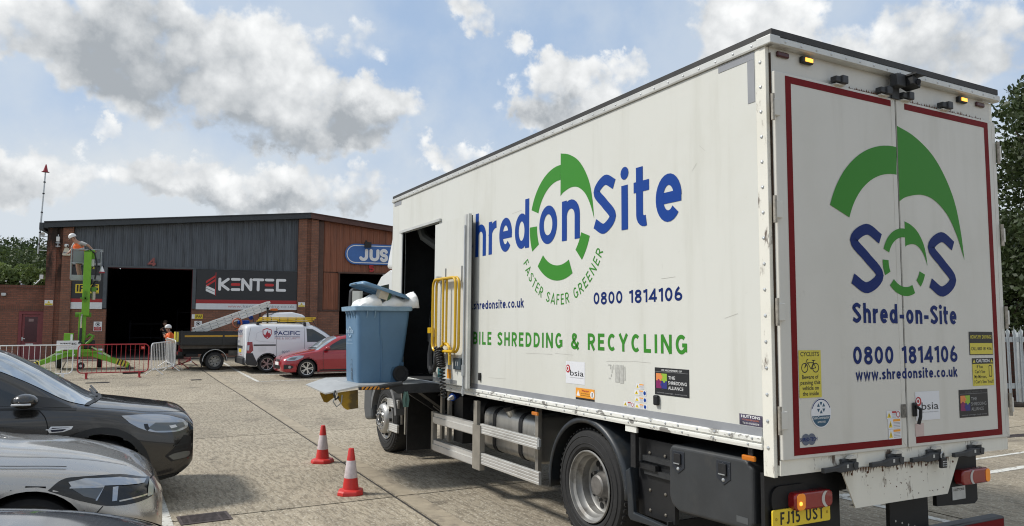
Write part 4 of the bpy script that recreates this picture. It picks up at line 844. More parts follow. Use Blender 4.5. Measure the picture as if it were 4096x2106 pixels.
# chassis and under-body
part('chassis_rail', BLACKM, L_, lambda b: b.box(.80, .2, .74, .90, 9.0, 1.0)); part('chassis_rail', BLACKM, L_, lambda b: b.box(1.60, .2, .74, 1.70, 9.0, 1.0))
part('subframe', BLACKM, L_, lambda b: b.box(.6, .3, 1.0, 1.9, 6.9, 1.08)); part('light_block_rear', BLACKM, L_, lambda b: b.box(.95, 2.9, .5, 1.8, 4.6, .99)); part('light_block_front', BLACKM, L_, lambda b: b.box(.7, 5.0, .45, 1.6, 6.6, .73)); part('rear_axle', BLACKM, L_, lambda b: b.cyl((.3, 2.09, .49), (2.2, 2.09, .49), .11, n=12)); part('front_axle', BLACKM, L_, lambda b: b.cyl((.3, 7.5, .49), (2.2, 7.5, .49), .09, n=12))  # the two boxes above the axles are added black blocks that stop light
part('air_tank', BLACKM, L_, lambda b: b.cyl((.45, 4.6, .85), (.45, 5.3, .85), .16, n=16), smooth=True); part('hydraulic_hose', BLACKP, L_, lambda b: b.tube([(.3, 5.5, 1.05), (.25, 5.8, .95), (.3, 6.1, .8), (.4, 5.7, .65)], .03, 7))
part('valve', P_BLUE, L_, lambda b: b.cyl((.10, 4.95, 1.03), (.0, 4.85, 1.015), .045, n=10)); part('valve_tap', P_WHITE, L_, lambda b: b.cyl((.0, 4.85, 1.015), (-.07, 4.80, 1.0), .03, .015, n=8))
# wheels
def thing_child(name, parent, loc, rot=(0, 0, 0)):
    o = bpy.data.objects.new(name, None); COL.objects.link(o); o.parent = parent; o.location = loc; o.rotation_euler = rot; o.empty_display_size = .1; return o
def truck_wheel(x_out, y, rim_in, name='wheel', front=False):
    w = thing_child(name, L_, (x_out, y, .49)); 
    tyre = MB(); tyre.lathe([(.295, .20), (.31, .02), (.33, .006), (.40, .0), (.455, .012), (.482, .045), (.487, .07), (.487, .23), (.47, .27), (.31, .28)], (0, 0, 0), (1, 0, 0), 56)
    t = tyre.build('tyre', RUBBER, w, smooth=True, ang=28)
    tr = MB()
    for k in range(56):
        a = 2 * math.pi * k / 56
        for s_ in (.045, .235):
            tr.M = Matrix.Rotation(a, 4, 'X'); tr.box(s_ - .02, -.012, .478, s_ + .02, .012, .4885)
    tr.M = None; tr.build('tread_blocks', RUBBER, t, kind='stuff')
    sb = MB(); 
    for r in (.36, .42): sb.lathe([(r - .004, .0035), (r, -.002), (r + .004, .0035)], (0, 0, 0), (1, 0, 0), 56)
    sb.build('sidewall_ridge', RUBBER, t, smooth=True, kind='stuff')
    rimm = mat('steel_rim', (.30, .295, .28), .5, metal=.45, var=.25, vscale=7, dirt=(.10, .085, .07), dscale=5, damt=.7)
    if not front:
        r = MB(); r.lathe([(.302, .012), (.296, .002), (.288, .004), (.282, .03), (.258, .045), (.252, .085), (.236, .10), (.232, .165), (.222, .175), (.20, .178), (.125, .17), (.12, .165)], (0, 0, 0), (1, 0, 0), 56); rr = r.build('rim', rimm, w, smooth=True, ang=40)
        h = MB(); h.lathe([(.125, .17), (.118, .15), (.10, .13), (.09, .095), (.075, .085), (.0, .083)], (0, 0, 0), (1, 0, 0), 28); hb = h.build('hub', mat('hub_steel', (.20, .19, .18), .5, metal=.5, var=.3, vscale=12), w, smooth=True, ang=30)
        for k in range(8):
            a = 2 * math.pi * (k + .3) / 8; part('hand_hole', BLACKM, rr, lambda b: b.cyl((.174, .187 * math.cos(a), .187 * math.sin(a)), (.18, .187 * math.cos(a), .187 * math.sin(a)), .030, n=12))
        nb = MB()
        for k in range(10):
            a = 2 * math.pi * k / 10; nb.cyl((.135, .142 * math.cos(a), .142 * math.sin(a)), (.17, .142 * math.cos(a), .142 * math.sin(a)), .016, n=6)
        nb.build('wheel_nuts', MATS['hub_steel'], w, kind='stuff')
    else:
        r = MB(); r.lathe([(.302, .012), (.296, .002), (.288, .004), (.282, .03), (.250, .05), (.240, .03), (.222, -.02), (.205, -.055), (.165, -.075), (.155, -.075), (.145, -.06), (.10, -.05), (.085, -.07), (.05, -.075), (.0, -.075)], (0, 0, 0), (1, 0, 0), 56); rr = r.build('rim', mat('steel_rim_light', (.46, .455, .44), .4, metal=.6, var=.2, vscale=6, dirt=(.14, .12, .10), dscale=4, damt=.6), w, smooth=True, ang=40)
        for k in range(10):
            a = 2 * math.pi * k / 10; part('hand_hole', BLACKM, rr, lambda b: b.cyl((-.018, .228 * math.cos(a), .228 * math.sin(a)), (.02, .236 * math.cos(a), .236 * math.sin(a)), .024, n=10))
        nb = MB()
        for k in range(10):
            a = 2 * math.pi * (k + .5) / 10; nb.cyl((-.06, .132 * math.cos(a), .132 * math.sin(a)), (-.10, .132 * math.cos(a), .132 * math.sin(a)), .020, .016, n=8)
        nb.build('wheel_nuts', CHROME, w, kind='stuff'); part('hub_recess', BLACKM, w, lambda b: b.cyl((-.0765, 0, 0), (-.078, 0, 0), .07, n=20))
    return w
wr = truck_wheel(.045, 2.09, 0); wi = truck_wheel(.36, 2.09, 0)
for x in (2.455, 2.14): c = copy_tree(wr if x > 2.3 else wi, L_); c.location = (x, 2.09, .49); c.rotation_euler = (0, 0, math.pi)
wf = truck_wheel(.10, 7.5, 0, front=True); c = copy_tree(wf, L_); c.location = (2.40, 7.5, .49); c.rotation_euler = (0, 0, math.pi)
# mudguard over the rear wheel
def guard(y, z, r, a0, a1, x0, x1, name, m, n=26):
    b = MB(); A = [R(a0 + (a1 - a0) * k / n) for k in range(n + 1)]
    prof = [(x0, -.045), (x0 - .006, -.02), (x0 + .004, .0), (x0 + .03, .012), (x1, .012)]
    b.grid([[(x, y + (r + d) * math.cos(t), z + (r + d) * math.sin(t)) for x, d in prof] for t in A]); o = b.build(name, m, L_, smooth=True, ang=60)
    s_ = o.modifiers.new('s', 'SOLIDIFY'); s_.thickness = .008; return o
MUDG = mat('mudguard_plastic', (.022, .027, .033), .42, var=.15, vscale=6, dirt=(.06, .057, .05), dscale=4, damt=.5)
guard(2.09, .47, .60, 178, -8, .015, .66, 'mudguard', MUDG); 
part('mudguard_skirt', MUDG, L_, lambda b: b.prism([(1.49, .38), (1.505, .62), (1.52, .72), (1.47, .75), (1.44, .62), (1.42, .42), (1.05, .40), (1.05, .37), (1.46, .355)], 'yz', .012, .05), bevel=.008)
part('inner_panel', BLACKP, L_, lambda b: b.box(.10, 1.04, .40, .14, 1.46, .98)); part('mud_flap', RUBBER, L_, lambda b: b.box(.06, 1.07, .10, .62, 1.085, .42))
FB = mat('scratched_logo', (.22, .215, .19), .7, var=.3, vscale=20)
for k, s_ in enumerate((-1, 1)): part('flap_emblem', FB, L_, lambda b: (b.prism(ringseg((.27 + s_ * .045, .26), .02, .05, 20 if s_ > 0 else -20, 330, 14), 'xz', 1.066, 1.069)))
part('guard_bracket', BLACKP, L_, lambda b: (b.box(.02, 1.40, .76, .05, 1.46, 1.09), b.box(.05, 1.2, .76, .09, 1.46, .80)), kind='stuff'); part('bracket_plate', RAILW, L_, lambda b: b.box(-.001, 1.36, 1.03, .018, 1.50, 1.082))
for z, x in ((.88, .095), (.60, .097), (.45, .097)): part('bolts', mat('bolt_steel', (.22, .20, .17), .5, metal=.6), L_, lambda b: [b.dome((x, y, z), .014, (-1, 0, 0), 6) for y in (1.14, 1.32)], kind='stuff')
part('stiffener', DSTEEL, L_, lambda b: (b.box(.07, 1.05, .82, .10, 1.38, .86), b.box(.07, 1.05, .72, .10, 1.36, .76)), kind='stuff')
# toolbox
TB = mat('toolbox_grey', (.034, .037, .040), .55, var=.18, vscale=4, bump=.05, dirt=(.065, .062, .056), dscale=3, damt=.4)
tb = part('toolbox', TB, L_, lambda b: b.prism([(.21, .60), (.24, .545), (.92, .522), (1.0, .56), (1.03, .62), (1.03, .95), (1.0, .992), (.28, .998), (.21, .95)], 'yz', .035, .52), bevel=.03, seg=4)
for y in (.92, .47):
    part('latch_recess', mat('recess_dark', (.02, .024, .032), .45), tb, lambda b: b.prism([(y - .065, .955), (y + .065, .955), (y + .065, .84), (y, .795), (y - .065, .84)], 'yz', .030, .036), bevel=.004); part('latch', BLACKP, tb, lambda b: b.box(.018, y - .035, .86, .030, y + .035, .94), bevel=.004)
    part('lock_knob', GALV, tb, lambda b: b.dome((.0295, y, .83), .014, (-1, 0, 0), 8)); part('latch_pin', GALV, tb, lambda b: b.box(.012, y - .03, .865, .0178, y + .03, .871))
part('emboss', mat('emboss_grey', (.08, .086, .09), .5), tb, lambda b: b.box(.0335, .26, .585, .0349, .36, .625))
# fuel tank, guards
TANKM = mat('tank_alu', (.50, .49, .46), .38, metal=.75, var=.14, vscale=3, stretch=(1, 2.5, 1), dirt=(.18, .15, .12), dscale=2.5, damt=.45)
tk = part('fuel_tank', TANKM, L_, lambda b: b.prism(roundrect(.15, .49, .66, .955, .10, 6), 'xz', 3.16, 4.31), bevel=.025, seg=3, smooth=True, ang=30)
for y in (3.46, 4.04): part('tank_strap', BLACKP, tk, lambda b: [b.prism([roundrect(.142, .482, .668, .963, .105, 6)[k], roundrect(.142, .482, .668, .963, .105, 6)[(k + 1) % 28], roundrect(.150, .490, .66, .955, .1, 6)[(k + 1) % 28], roundrect(.150, .490, .66, .955, .1, 6)[k]], 'xz', y - .035, y + .035) for k in range(28)])
part('filler_neck', TANKM, tk, lambda b: b.cyl((.20, 3.72, .92), (.165, 3.72, .985), .055, n=14)); part('filler_cap', BLACKP, tk, lambda b: b.cyl((.168, 3.72, .98), (.15, 3.72, 1.02), .065, n=14))
ALS = mat('ribbed_alu', (.66, .655, .63), .42, metal=.55, var=.12, vscale=4, stretch=(1, .4, 1), dirt=(.3, .28, .25), dscale=3, damt=.4)
def ribrail(y0, y1, z0, z1, x=0.): 
    n = 4; h = (z1 - z0) / n; pf = [(x + .03, z0)]
    for k in range(n): pf += [(x + .003, z0 + h * k + .002), (x, z0 + h * k + .006), (x, z0 + h * (k + 1) - .006), (x + .003, z0 + h * (k + 1) - .002)]
    pf += [(x + .03, z1)]
    return part('guard_rail', ALS, L_, lambda b: b.prism(pf, 'xz', y0, y1))
ribrail(2.87, 4.09, .69, .797); ribrail(2.84, 4.07, .365, .487)
BRN = mat('weathered_alu', (.36, .335, .29), .5, metal=.5, var=.2, vscale=5)
for z0, z1 in ((.655, .785), (.325, .455)): 
    part('guard_rail', ALS, L_, lambda b: (b.prism([(.0, z1), (.055, z1), (.055, z1 - .012), (.014, z1 - .012), (.014, z0 + .01), (.055, z0 + .01), (.055, z0), (.0, z0), (.0, z0 + .012), (-.012, z0 + .012), (-.012, z1 - .05), (0, z1 - .045)], 'xz', 4.26, 5.40)))
part('guard_post', BRN, L_, lambda b: b.box(-.014, 4.07, .30, .045, 4.255, .775)); part('guard_post', BRN, L_, lambda b: b.box(-.006, 4.165, .776, .035, 4.25, 1.03)); part('guard_post', BRN, L_, lambda b: b.box(-.01, 5.40, .33, .05, 5.46, .80), bevel=.006)
for y, x in ((3.12, .14), (5.50, .14), (5.28, .14)): part('guard_hanger', BRN, L_, lambda b: b.box(x, y - .03, .44, x + .04, y + .03, 1.08))
part('hanger_box', BLACKP, L_, lambda b: b.box(.2, 4.98, .45, .5, 5.24, 1.0)); part('clear_cover', mat('smoky_plastic', (.3, .31, .31), .3), L_, lambda b: b.box(-.003, 2.83, .72, .02, 2.868, .79))
for y0, y1, z0, z1 in ((6.98, 7.34, .68, .80), (6.98, 7.34, .335, .45)): ribrail(y0 - .05, y1 - .05, z0, z1, .08)
part('step_post', ALS, L_, lambda b: b.box(.078, 7.295, .32, .12, 7.36, .80)); part('step_post', BRN, L_, lambda b: b.box(.16, 6.82, .33, .19, 6.86, 1.02)); part('step_post', BRN, L_, lambda b: b.box(.16, 6.98, .45, .19, 7.02, 1.02)); part('front_mud_flap', RUBBER, L_, lambda b: b.box(.16, 6.74, .12, .6, 6.76, .95))
AMBL = mat('amber_lens', (.42, .12, .012), .25, emit=(1, .35, .03), estr=.12)
for y, z in ((2.93, 1.02), (.22, 1.012)):
    ml = part('side_marker', AMBL, L_, lambda b: b.box(.0, y - .055, z - .017, .022, y + .055, z + .017), bevel=.008); part('marker_mount', BLACKP, ml, lambda b: b.box(.023, y - .02, z - .01, .035, y + .02, z + .07))
# rear doors
for x0, x1, nm in ((.034, 1.232, 'l'), (1.246, 2.466, 'r')):
    d = part('rear_door', TD, L_, lambda b: b.box(x0, -.036, 1.032, x1, -.005, 3.474), bevel=.005)
    fr = .045; 
    part('door_border', TD, d, lambda b: [b.add([(xa, -.0376, za), (xb, -.0376, zb), (xc, -.0376, zc), (xd, -.0376, zd), (xa, -.0362, za), (xb, -.0362, zb), (xc, -.0362, zc), (xd, -.0362, zd)], [(0, 1, 2, 3), (0, 4, 5, 1), (1, 5, 6, 2), (2, 6, 7, 3), (3, 7, 4, 0)]) for xa, za, xb, zb, xc, zc, xd, zd in (
        (x0 + .002, 1.034, x0 + fr, 1.034 + fr, x0 + fr, 3.472 - fr, x0 + .002, 3.472), (x1 - .002, 1.034, x1 - fr, 1.034 + fr, x1 - fr, 3.472 - fr, x1 - .002, 3.472))], kind='stuff')
    hx = .012 if nm == 'l' else 2.488
    for z in (3.229, 2.577, 1.937, 1.276):
        h = part('hinge', TD, d, lambda b: (b.box(hx - .012, -.062, z - .055, hx + .045 if nm == 'l' else hx + .012, -.042, z + .055)), bevel=.005)
        part('hinge_pin', mat('hinge_dirty', (.35, .32, .27), .5, metal=.4, var=.4, vscale=30), h, lambda b: b.cyl((hx - .012, -.05, z - .085), (hx - .012, -.05, z + .085), .012, n=8))
    if nm == 'l':
        for (a, c, e, f_) in ((.130, 1.055, .180, 3.456), (.1805, 1.055, 1.172, 1.099), (.1805, 3.412, 1.186, 3.456)): part('red_tape', REDT, d, lambda b: b.box(a, -.0384, c, e, -.0362, f_))
    else:
        for (a, c, e, f_) in ((2.318, 1.055, 2.368, 3.456), (1.330, 1.055, 2.3175, 1.099), (1.340, 3.412, 2.3175, 3.456)): part('red_tape', REDT, d, lambda b: b.box(a, -.0384, c, e, -.0362, f_))
part('door_gap', BLACKM, L_, lambda b: b.box(1.2325, -.030, 1.035, 1.2455, -.006, 3.47)); part('rear_gap', mat('gap_rusty', (.05, .03, .018), .9, var=.5, vscale=14), L_, lambda b: b.box(.0285, -.012, 1.0, .0335, .02, 3.6))
LATCH = mat('latch_iron', (.055, .058, .062), .55, metal=.4, var=.25, vscale=14)
def latch(x0, x1, z, pad=False):
    t = thing_child('cam_latch', L_, (x0, -.03, z)); w = x1 - x0
    part('base_plate', LATCH, t, lambda b: b.box(w * .60, -.012, -.036, w, .009, .036), bevel=.004); part('lever', LATCH, t, lambda b: b.prism([(0, -.030), (.10, -.026), (.16, -.038), (w * .9, -.030), (w * .92, .016), (.22, .020), (.12, .002), (0, .0)], 'xz', -.05, -.022), bevel=.004)
    part('cam', LATCH, t, lambda b: b.cyl((w * .82, -.055, 0), (w * .82, -.012, 0), .022, n=10)); part('keeper', TD, t, lambda b: b.prism([(w * .72, .038), (w * .95, .038), (w * .90, .055), (w * .78, .055)], 'xz', -.035, .0)); part('pin', GALV, t, lambda b: b.box(w * .58, -.053, -.012, w * .63, -.0505, .010))
for x0, x1 in ((.346, .70), (.802, 1.163), (1.225, 1.60), (1.70, 2.09)): latch(x0, x1, .967)
pl = thing_child('padlock', L_, (1.545, -.085, .925)); part('lock_body', BLACKP, pl, lambda b: b.box(-.032, -.012, -.045, .032, .012, .025), bevel=.005); part('lock_shackle', GALV, pl, lambda b: b.tube([(-.02, 0, .025), (-.02, 0, .05), (0, 0, .065), (.02, 0, .05), (.02, 0, .025)], .005, 6)); part('lock_buttons', GALV, pl, lambda b: [b.dome((x, -.0125, z), .005, (0, -1, 0), 5) for x in (-.015, 0, .015) for z in (-.03, -.015, 0)], kind='stuff')
for x in (.63, 1.095, 1.338, 1.80):
    t = thing_child('top_latch', L_, (x, -.05, 3.505)); part('keeper', LATCH, t, lambda b: b.box(-.05, -.02, -.018, .03, .03, .022), bevel=.006); part('cam', LATCH, t, lambda b: b.box(.0, -.035, -.026, .055, .005, .03), bevel=.006); part('striker', TD, t, lambda b: b.box(-.04, -.01, -.034, .05, .03, -.026))
part('seal_debris', RUST, L_, lambda b: [b.add([(x, -.03, 3.474), (x + .02, -.03, 3.474), (x + .008, -.03, 3.474 + random.uniform(.006, .03))], [(0, 1, 2)]) for x in list(np.arange(.75, 1.05, .018)) + list(np.arange(1.42, 1.72, .02)) + list(np.arange(1.86, 2.3, .02))], kind='stuff')
part('camera_strut', LATCH, L_, lambda b: b.box(1.19, -.05, 3.47, 1.27, -.037, 3.64)); rc = thing_child('reversing_camera', L_, (1.29, -.09, 3.585)); part('camera_box', LATCH, rc, lambda b: b.box(-.12, -.02, -.04, -.03, .04, .05), bevel=.006); part('camera_body', BLACKP, rc, lambda b: b.prism([(-.02, -.03), (.06, -.05), (.07, .01), (-.02, .04)], 'xz', -.07, .04), bevel=.008); part('camera_hood', BLACKP, rc, lambda b: b.box(-.03, -.10, .035, .075, .04, .048))
part('camera_lens', mat('lens_glass', (.02, .02, .025), .1), rc, lambda b: b.cyl((.025, -.071, -.01), (.025, -.08, -.013), .022, n=12))
part('aerial', BLACKM, L_, lambda b: b.box(2.33, .1, 3.7385, 2.5, .2, 3.79), bevel=.01)
DRL = mat('dim_red_lens', (.06, .008, .01), .25); AMLIT = mat('amber_lit', (.8, .3, .03), .3, emit=(1, .42, .06), estr=1.8)
for x in (.145, 2.33): part('marker_lamp', DRL, L_, lambda b: b.box(x - .055, -.018, 3.585, x + .055, .0, 3.622), bevel=.012)
for x in (.36, 2.08):
    a = part('indicator_lamp', BLACKP, L_, lambda b: b.box(x - .055, -.03, 3.578, x + .055, 0, 3.625), bevel=.01); part('lit_lens', AMLIT, a, lambda b: b.box(x - .03, -.036, 3.588, x + .042, -.0301, 3.615), bevel=.004)
# skirt, tail board, lamps, plates
part('rear_skirt', TR2, L_, lambda b: b.prism([(.563, .937), (1.826, .937), (1.673, .682), (.691, .682)], 'xz', -.03, -.022)); part('skirt_lip', TR2, L_, lambda b: b.box(.70, -.0215, .682, 1.66, .03, .69))
part('skirt_rust', RUST, L_, lambda b: ([b.add([(x, -.0315, .937), (x + .014, -.0315, .937), (x + .009, -.0315, .937 - random.uniform(.01, .055)), (x + .004, -.0315, .937 - random.uniform(.01, .04))], [(0, 1, 2, 3)]) for x in np.arange(.58, 1.70, .016)], [b.dome((random.uniform(.75, 1.65), -.031, random.uniform(.69, .88)), random.uniform(.002, .005), (0, -1, 0), 5) for k in range(34)], [b.dome((.66 + k * .155, -.031, .90), .009, (0, -1, 0), 6) for k in range(8)]), kind='stuff')
part('tail_board', BLACKM, L_, lambda b: b.box(.015, .10, .30, .70, .13, .937)); part('tail_board', BLACKM, L_, lambda b: b.prism([(1.745, .56), (2.21, .535), (2.25, .56), (2.25, .93), (1.745, .93)], 'xz', .10, .13)); part('support_plate', BLACKM, L_, lambda b: b.box(1.24, .12, .25, 1.67, .15, .90)); part('lamp_bracket', BLACKM, L_, lambda b: b.prism(roundrect(.06, .68, .4, .85, .07), 'xz', .085, .099))
part('plate_holes', mat('hole_light', (.45, .44, .40), .8), L_, lambda b: [b.cyl((1.30 + .07 * k, .119, .50 - .02 * k), (1.30 + .07 * k, .1185, .50 - .02 * k), .008, n=8) for k in range(4)], kind='stuff')
REDL = mat('tail_red', (.26, .012, .014), .22, coat=.6); WL = mat('reverse_lens', (.55, .53, .50), .3)
def tail(x0, x1, z, lit):
    t = thing_child('tail_lamp', L_, (x0, .06, z)); w = x1 - x0; h = .055
    part('lens', REDL, t, lambda b: b.prism(roundrect(0 if lit else 0, -h, w, h, .035, 5), 'xz', -.03, .04), bevel=.012, seg=3, smooth=True)
    if lit: part('amber_segment', AMLIT2, t, lambda b: b.prism(roundrect(.015, -h + .004, .09, h - .004, .025, 4), 'xz', -.0345, -.029), bevel=.003); part('bulb_glow', AMLIT, t, lambda b: b.dome((.045, -.035, -.01), .014, (0, -1, 0), 8))
    else: part('amber_segment', AMLIT2, t, lambda b: b.prism(roundrect(w - .06, -h + .006, w - .004, h - .006, .026, 4), 'xz', -.0335, -.029), bevel=.003)
    cx = w * (.70 if lit else .28); part('reverse_segment', WL, t, lambda b: b.prism(arcpts((cx + .05, 0), .055, 115, 245, 10) + arcpts((cx + .075, 0), .055, 240, 120, 10), 'xz', -.0338, -.0305)); part('housing', BLACKP, t, lambda b: b.box(.02, .041, -h + .01, w - .02, .06, h - .01))
AMLIT2 = mat('amber_segment', (.55, .17, .015), .3, emit=(1, .35, .03), estr=.2)
tail(.205, .555, .752, True); tail(1.955, 2.305, .752, False)
npl = thing_child('number_plate', L_, (.05, .07, .600)); part('plate', P_YEL, npl, lambda b: b.prism(roundrect(0, 0, .52, .111, .012, 3), 'xz', 0, .012)); 
part('plate_screws', mat('screw_yellow', (.5, .34, .03), .4, metal=.3), npl, lambda b: [b.dome((x, -.001, .055), .009, (0, -1, 0), 8) for x in (.03, .49)], kind='stuff'); word(lambda u, v, o: (u, -.0004 - o, v), npl, 'FJ15 UST', P_BLACK, .065, .018, .39, .077, .013, .001, gap=.2)
plq = part('maker_plate', GALV, L_, lambda b: b.box(1.93, .095, .585, 2.09, .0995, .68)); text('plate_text', 'HUTTONS', P_BLACK, plq, (1.945, .0945, .648), (1, 0, 0), (0, 0, 1), .13, cap=.018, bold=.02)
ub = part('underrun_bar', mat('bar_black', (.03, .032, .036), .45, var=.2), L_, lambda b: b.box(.05, .02, .345, 2.45, .12, .435), bevel=.012); part('bar_tape', REDT, ub, lambda b: b.box(1.35, .018, .355, 2.43, .0198, .418))
# cab
CABW = mat('cab_white', (.74, .75, .74), .3, coat=.5, var=.04); CABG = mat('cab_grey_plastic', (.16, .165, .17), .5, var=.1)
part('cab_shell', CABW, L_, lambda b: b.prism([(7.16, .95), (7.16, 2.62), (7.30, 2.68), (7.72, 2.60), (8.05, 2.40), (8.60, 1.55), (8.72, 1.25), (8.75, .95), (8.1, .95), (8.08, 1.05), (6.98 + .2, 1.05)], 'yz', .06, 2.44), bevel=.05, seg=3)
part('windscreen', mat('cab_glass', (.02, .023, .025), .06), L_, lambda b: b.add([(.12, 7.80, 2.553), (2.38, 7.80, 2.553), (2.38, 8.56, 1.66), (.12, 8.56, 1.66), ], [(0, 1, 2, 3)])); part('cab_window', MATS['cab_glass'], L_, lambda b: b.prism([(7.35, 1.75), (8.35, 1.65), (8.05, 2.28), (7.70, 2.46), (7.35, 2.47)], 'yz', .052, .0595)); part('sun_visor', BLACKP, L_, lambda b: b.prism([(7.72, 2.50), (7.98, 2.36), (8.06, 2.45), (7.78, 2.62)], 'yz', .10, 2.40), bevel=.02)
part('roof_deflector', CABW, L_, lambda b: b.prism([(7.12, 2.70), (7.30, 2.70), (7.62, 2.72), (7.42, 3.10), (7.30, 3.33), (7.12, 3.42)], 'yz', .10, 2.40), bevel=.05, seg=3); part('deflector_edge', CABG, L_, lambda b: b.prism([(7.075, 2.62), (7.11, 2.62), (7.11, 3.06), (7.075, 3.10)], 'yz', .02, .099))
part('cab_bumper', mat('bumper_dark_grey', (.075, .08, .085), .5), L_, lambda b: b.prism([(8.0, .42), (8.34, .38), (8.42, .55), (8.42, .94), (8.02, .94)], 'yz', .05, 2.45), bevel=.05, seg=3); part('wheel_arch', CABG, L_, lambda b: [b.add([(.055, 7.5 + r_ * math.cos(a), .49 + r_ * math.sin(a)) for r_, a in ((.53, t0), (.60, t0), (.60, t1), (.53, t1))] + [(.30, 7.5 + r_ * math.cos(a), .49 + r_ * math.sin(a)) for r_, a in ((.53, t0), (.60, t0), (.60, t1), (.53, t1))], [(0, 1, 2, 3), (7, 6, 5, 4), (1, 5, 6, 2), (0, 3, 7, 4)]) for t0, t1 in [(R(10 + 8 * k), R(18 + 8 * k)) for k in range(20)]])
part('cab_underside', BLACKM, L_, lambda b: b.box(.40, 7.1, .55, 2.1, 8.6, .949)); part('roof_beacon', BLACKP, L_, lambda b: b.dome((.30, 7.68, 2.61), .06, (0, 0, 1), 10, .9))
mr = thing_child('wing_mirror', L_, (-.28, 7.86, 2.18)); part('mirror_case', BLACKP, mr, lambda b: b.prism([(-.10, -.13), (.11, -.10), (.11, .20), (.06, .24), (-.06, .24), (-.09, .20)], 'xz', -.02, .10), bevel=.025, seg=3); part('mirror_glass', mat('mirror', (.5, .52, .54), .03, metal=1.), mr, lambda b: b.box(-.07, -.025, -.08, .09, -.0205, .20)); part('mirror_arm', BLACKP, mr, lambda b: (b.bar((.08, .04, .15), (.36, .08, .2), .03, .03), b.bar((.08, .04, -.05), (.36, .08, -.1), .03, .03)), kind='stuff')

# ------------------------------------------------------------------ lorry graphics
class Surf:
    def __init__(s, parent, fn): s.p = parent; s.fn = fn
    def poly(s, name, pts, m, off=.0018, parent=None): return MB().poly([s.fn(u, v, off) for u, v in pts]).build(name, m, parent or s.p)
    def rect(s, name, u0, v0, u1, v1, m, off=.0018, parent=None): return s.poly(name, [(u0, v0), (u1, v0), (u1, v1), (u0, v1)], m, off, parent)
    def text(s, name, t, m, u, v, w, cap=None, h=None, off=.0018, bold=0., align='l', space=1., parent=None):
        o = Vector(s.fn(u, v, off)); return text(name, t, m, parent or s.p, o, Vector(s.fn(u + 1, v, off)) - o, Vector(s.fn(u, v + 1, off)) - o, w, cap=cap, h=h, bold=bold, align=align, space=space)
    def strips(s, name, quads, m, off=.0018, parent=None, kind=None):
        b = MB()
        for q in quads: b.poly([s.fn(u, v, off) for u, v in q])
        return b.build(name, m, parent or s.p, kind=kind)
SIDE = Surf(L_, lambda u, v, o: (-o, -u, v)); REAR = Surf(L_, lambda u, v, o: (u, -.0368 - o, v))
def band(c, r0, r1, a0, a1, n=20):
    A = [R(a0 + (a1 - a0) * k / n) for k in range(n + 1)]
    return [[(c[0] + r0 * math.cos(a), c[1] + r0 * math.sin(a)), (c[0] + r1 * math.cos(a), c[1] + r1 * math.sin(a)), (c[0] + r1 * math.cos(b), c[1] + r1 * math.sin(b)), (c[0] + r0 * math.cos(b), c[1] + r0 * math.sin(b))] for a, b in zip(A[:-1], A[1:])]
BLO = bez([(.046, .878), (.233, .828), (.43, .724), (.577, .577), (.689, .392), (.75, .18), (.784, -.044)], 6); BLI = bez([(.784, -.044), (.70, .14), (.592, .285), (.442, .38), (.29, .404), (.122, .373), (.042, .334)], 6)
def logo(S, c, k, ro, ri, segs=True, a1=86):
    n = len(BLO); P = lambda q: (c[0] + q[0] * k, c[1] + q[1] * k)
    S.strips('logo_blade', [[P(BLO[i]), P(BLO[i + 1]), P(BLI[n - 2 - i]), P(BLI[n - 1 - i])] for i in range(n - 1)], P_GREEN)
    S.strips('logo_arc', band(c, ri, ro, 160, a1), P_GREEN)
    if segs:
        for a, b in ((178.4, 205), (225, 296), (315.7, 340.8)): S.strips('logo_segment', band(c, ri, ro, a, b, 12), P_GREEN)
logo(SIDE, (-2.495, 2.80), .73, .535, .395)
word(SIDE.fn, L_, 'hred', P_BLUE, -4.266, 2.62, 1.221, .49, .080, gap=.13); word(SIDE.fn, L_, 'S', P_BLUE, -4.64, 2.62, .31, .49, .074)
word(SIDE.fn, L_, 'on', P_BLUE, -2.845, 2.62, .702, .50, .082, .0026, gap=.15); word(SIDE.fn, L_, 'Site', P_BLUE, -1.93, 2.62, 1.12, .495, .085, .0026, gap=.15)
word(SIDE.fn, L_, '0800 1814106', P_NAVY, -1.932, 2.032, 1.114, .101, .020, name='digit'); word(SIDE.fn, L_, '.shredonsite.co.uk', P_NAVY, -4.32, 2.034, 1.176, .092, .0180, gap=.14); word(SIDE.fn, L_, 'www', P_NAVY, -4.64, 2.034, .30, .092, .0155)
word(SIDE.fn, L_, 'BILE SHREDDING & RECYCLING', P_GREEN, -4.29, 1.648, 3.517, .140, .0285, gap=.24); word(SIDE.fn, L_, 'MO', P_GREEN, -4.62, 1.648, .28, .140, .024)
word(SIDE.fn, L_, 'FASTER SAFER GREENER', P_GREEN, 0., 0., 1.70, .098, .013, gap=.26, arc=(-2.475, 2.80, .757, 206, 334.5))
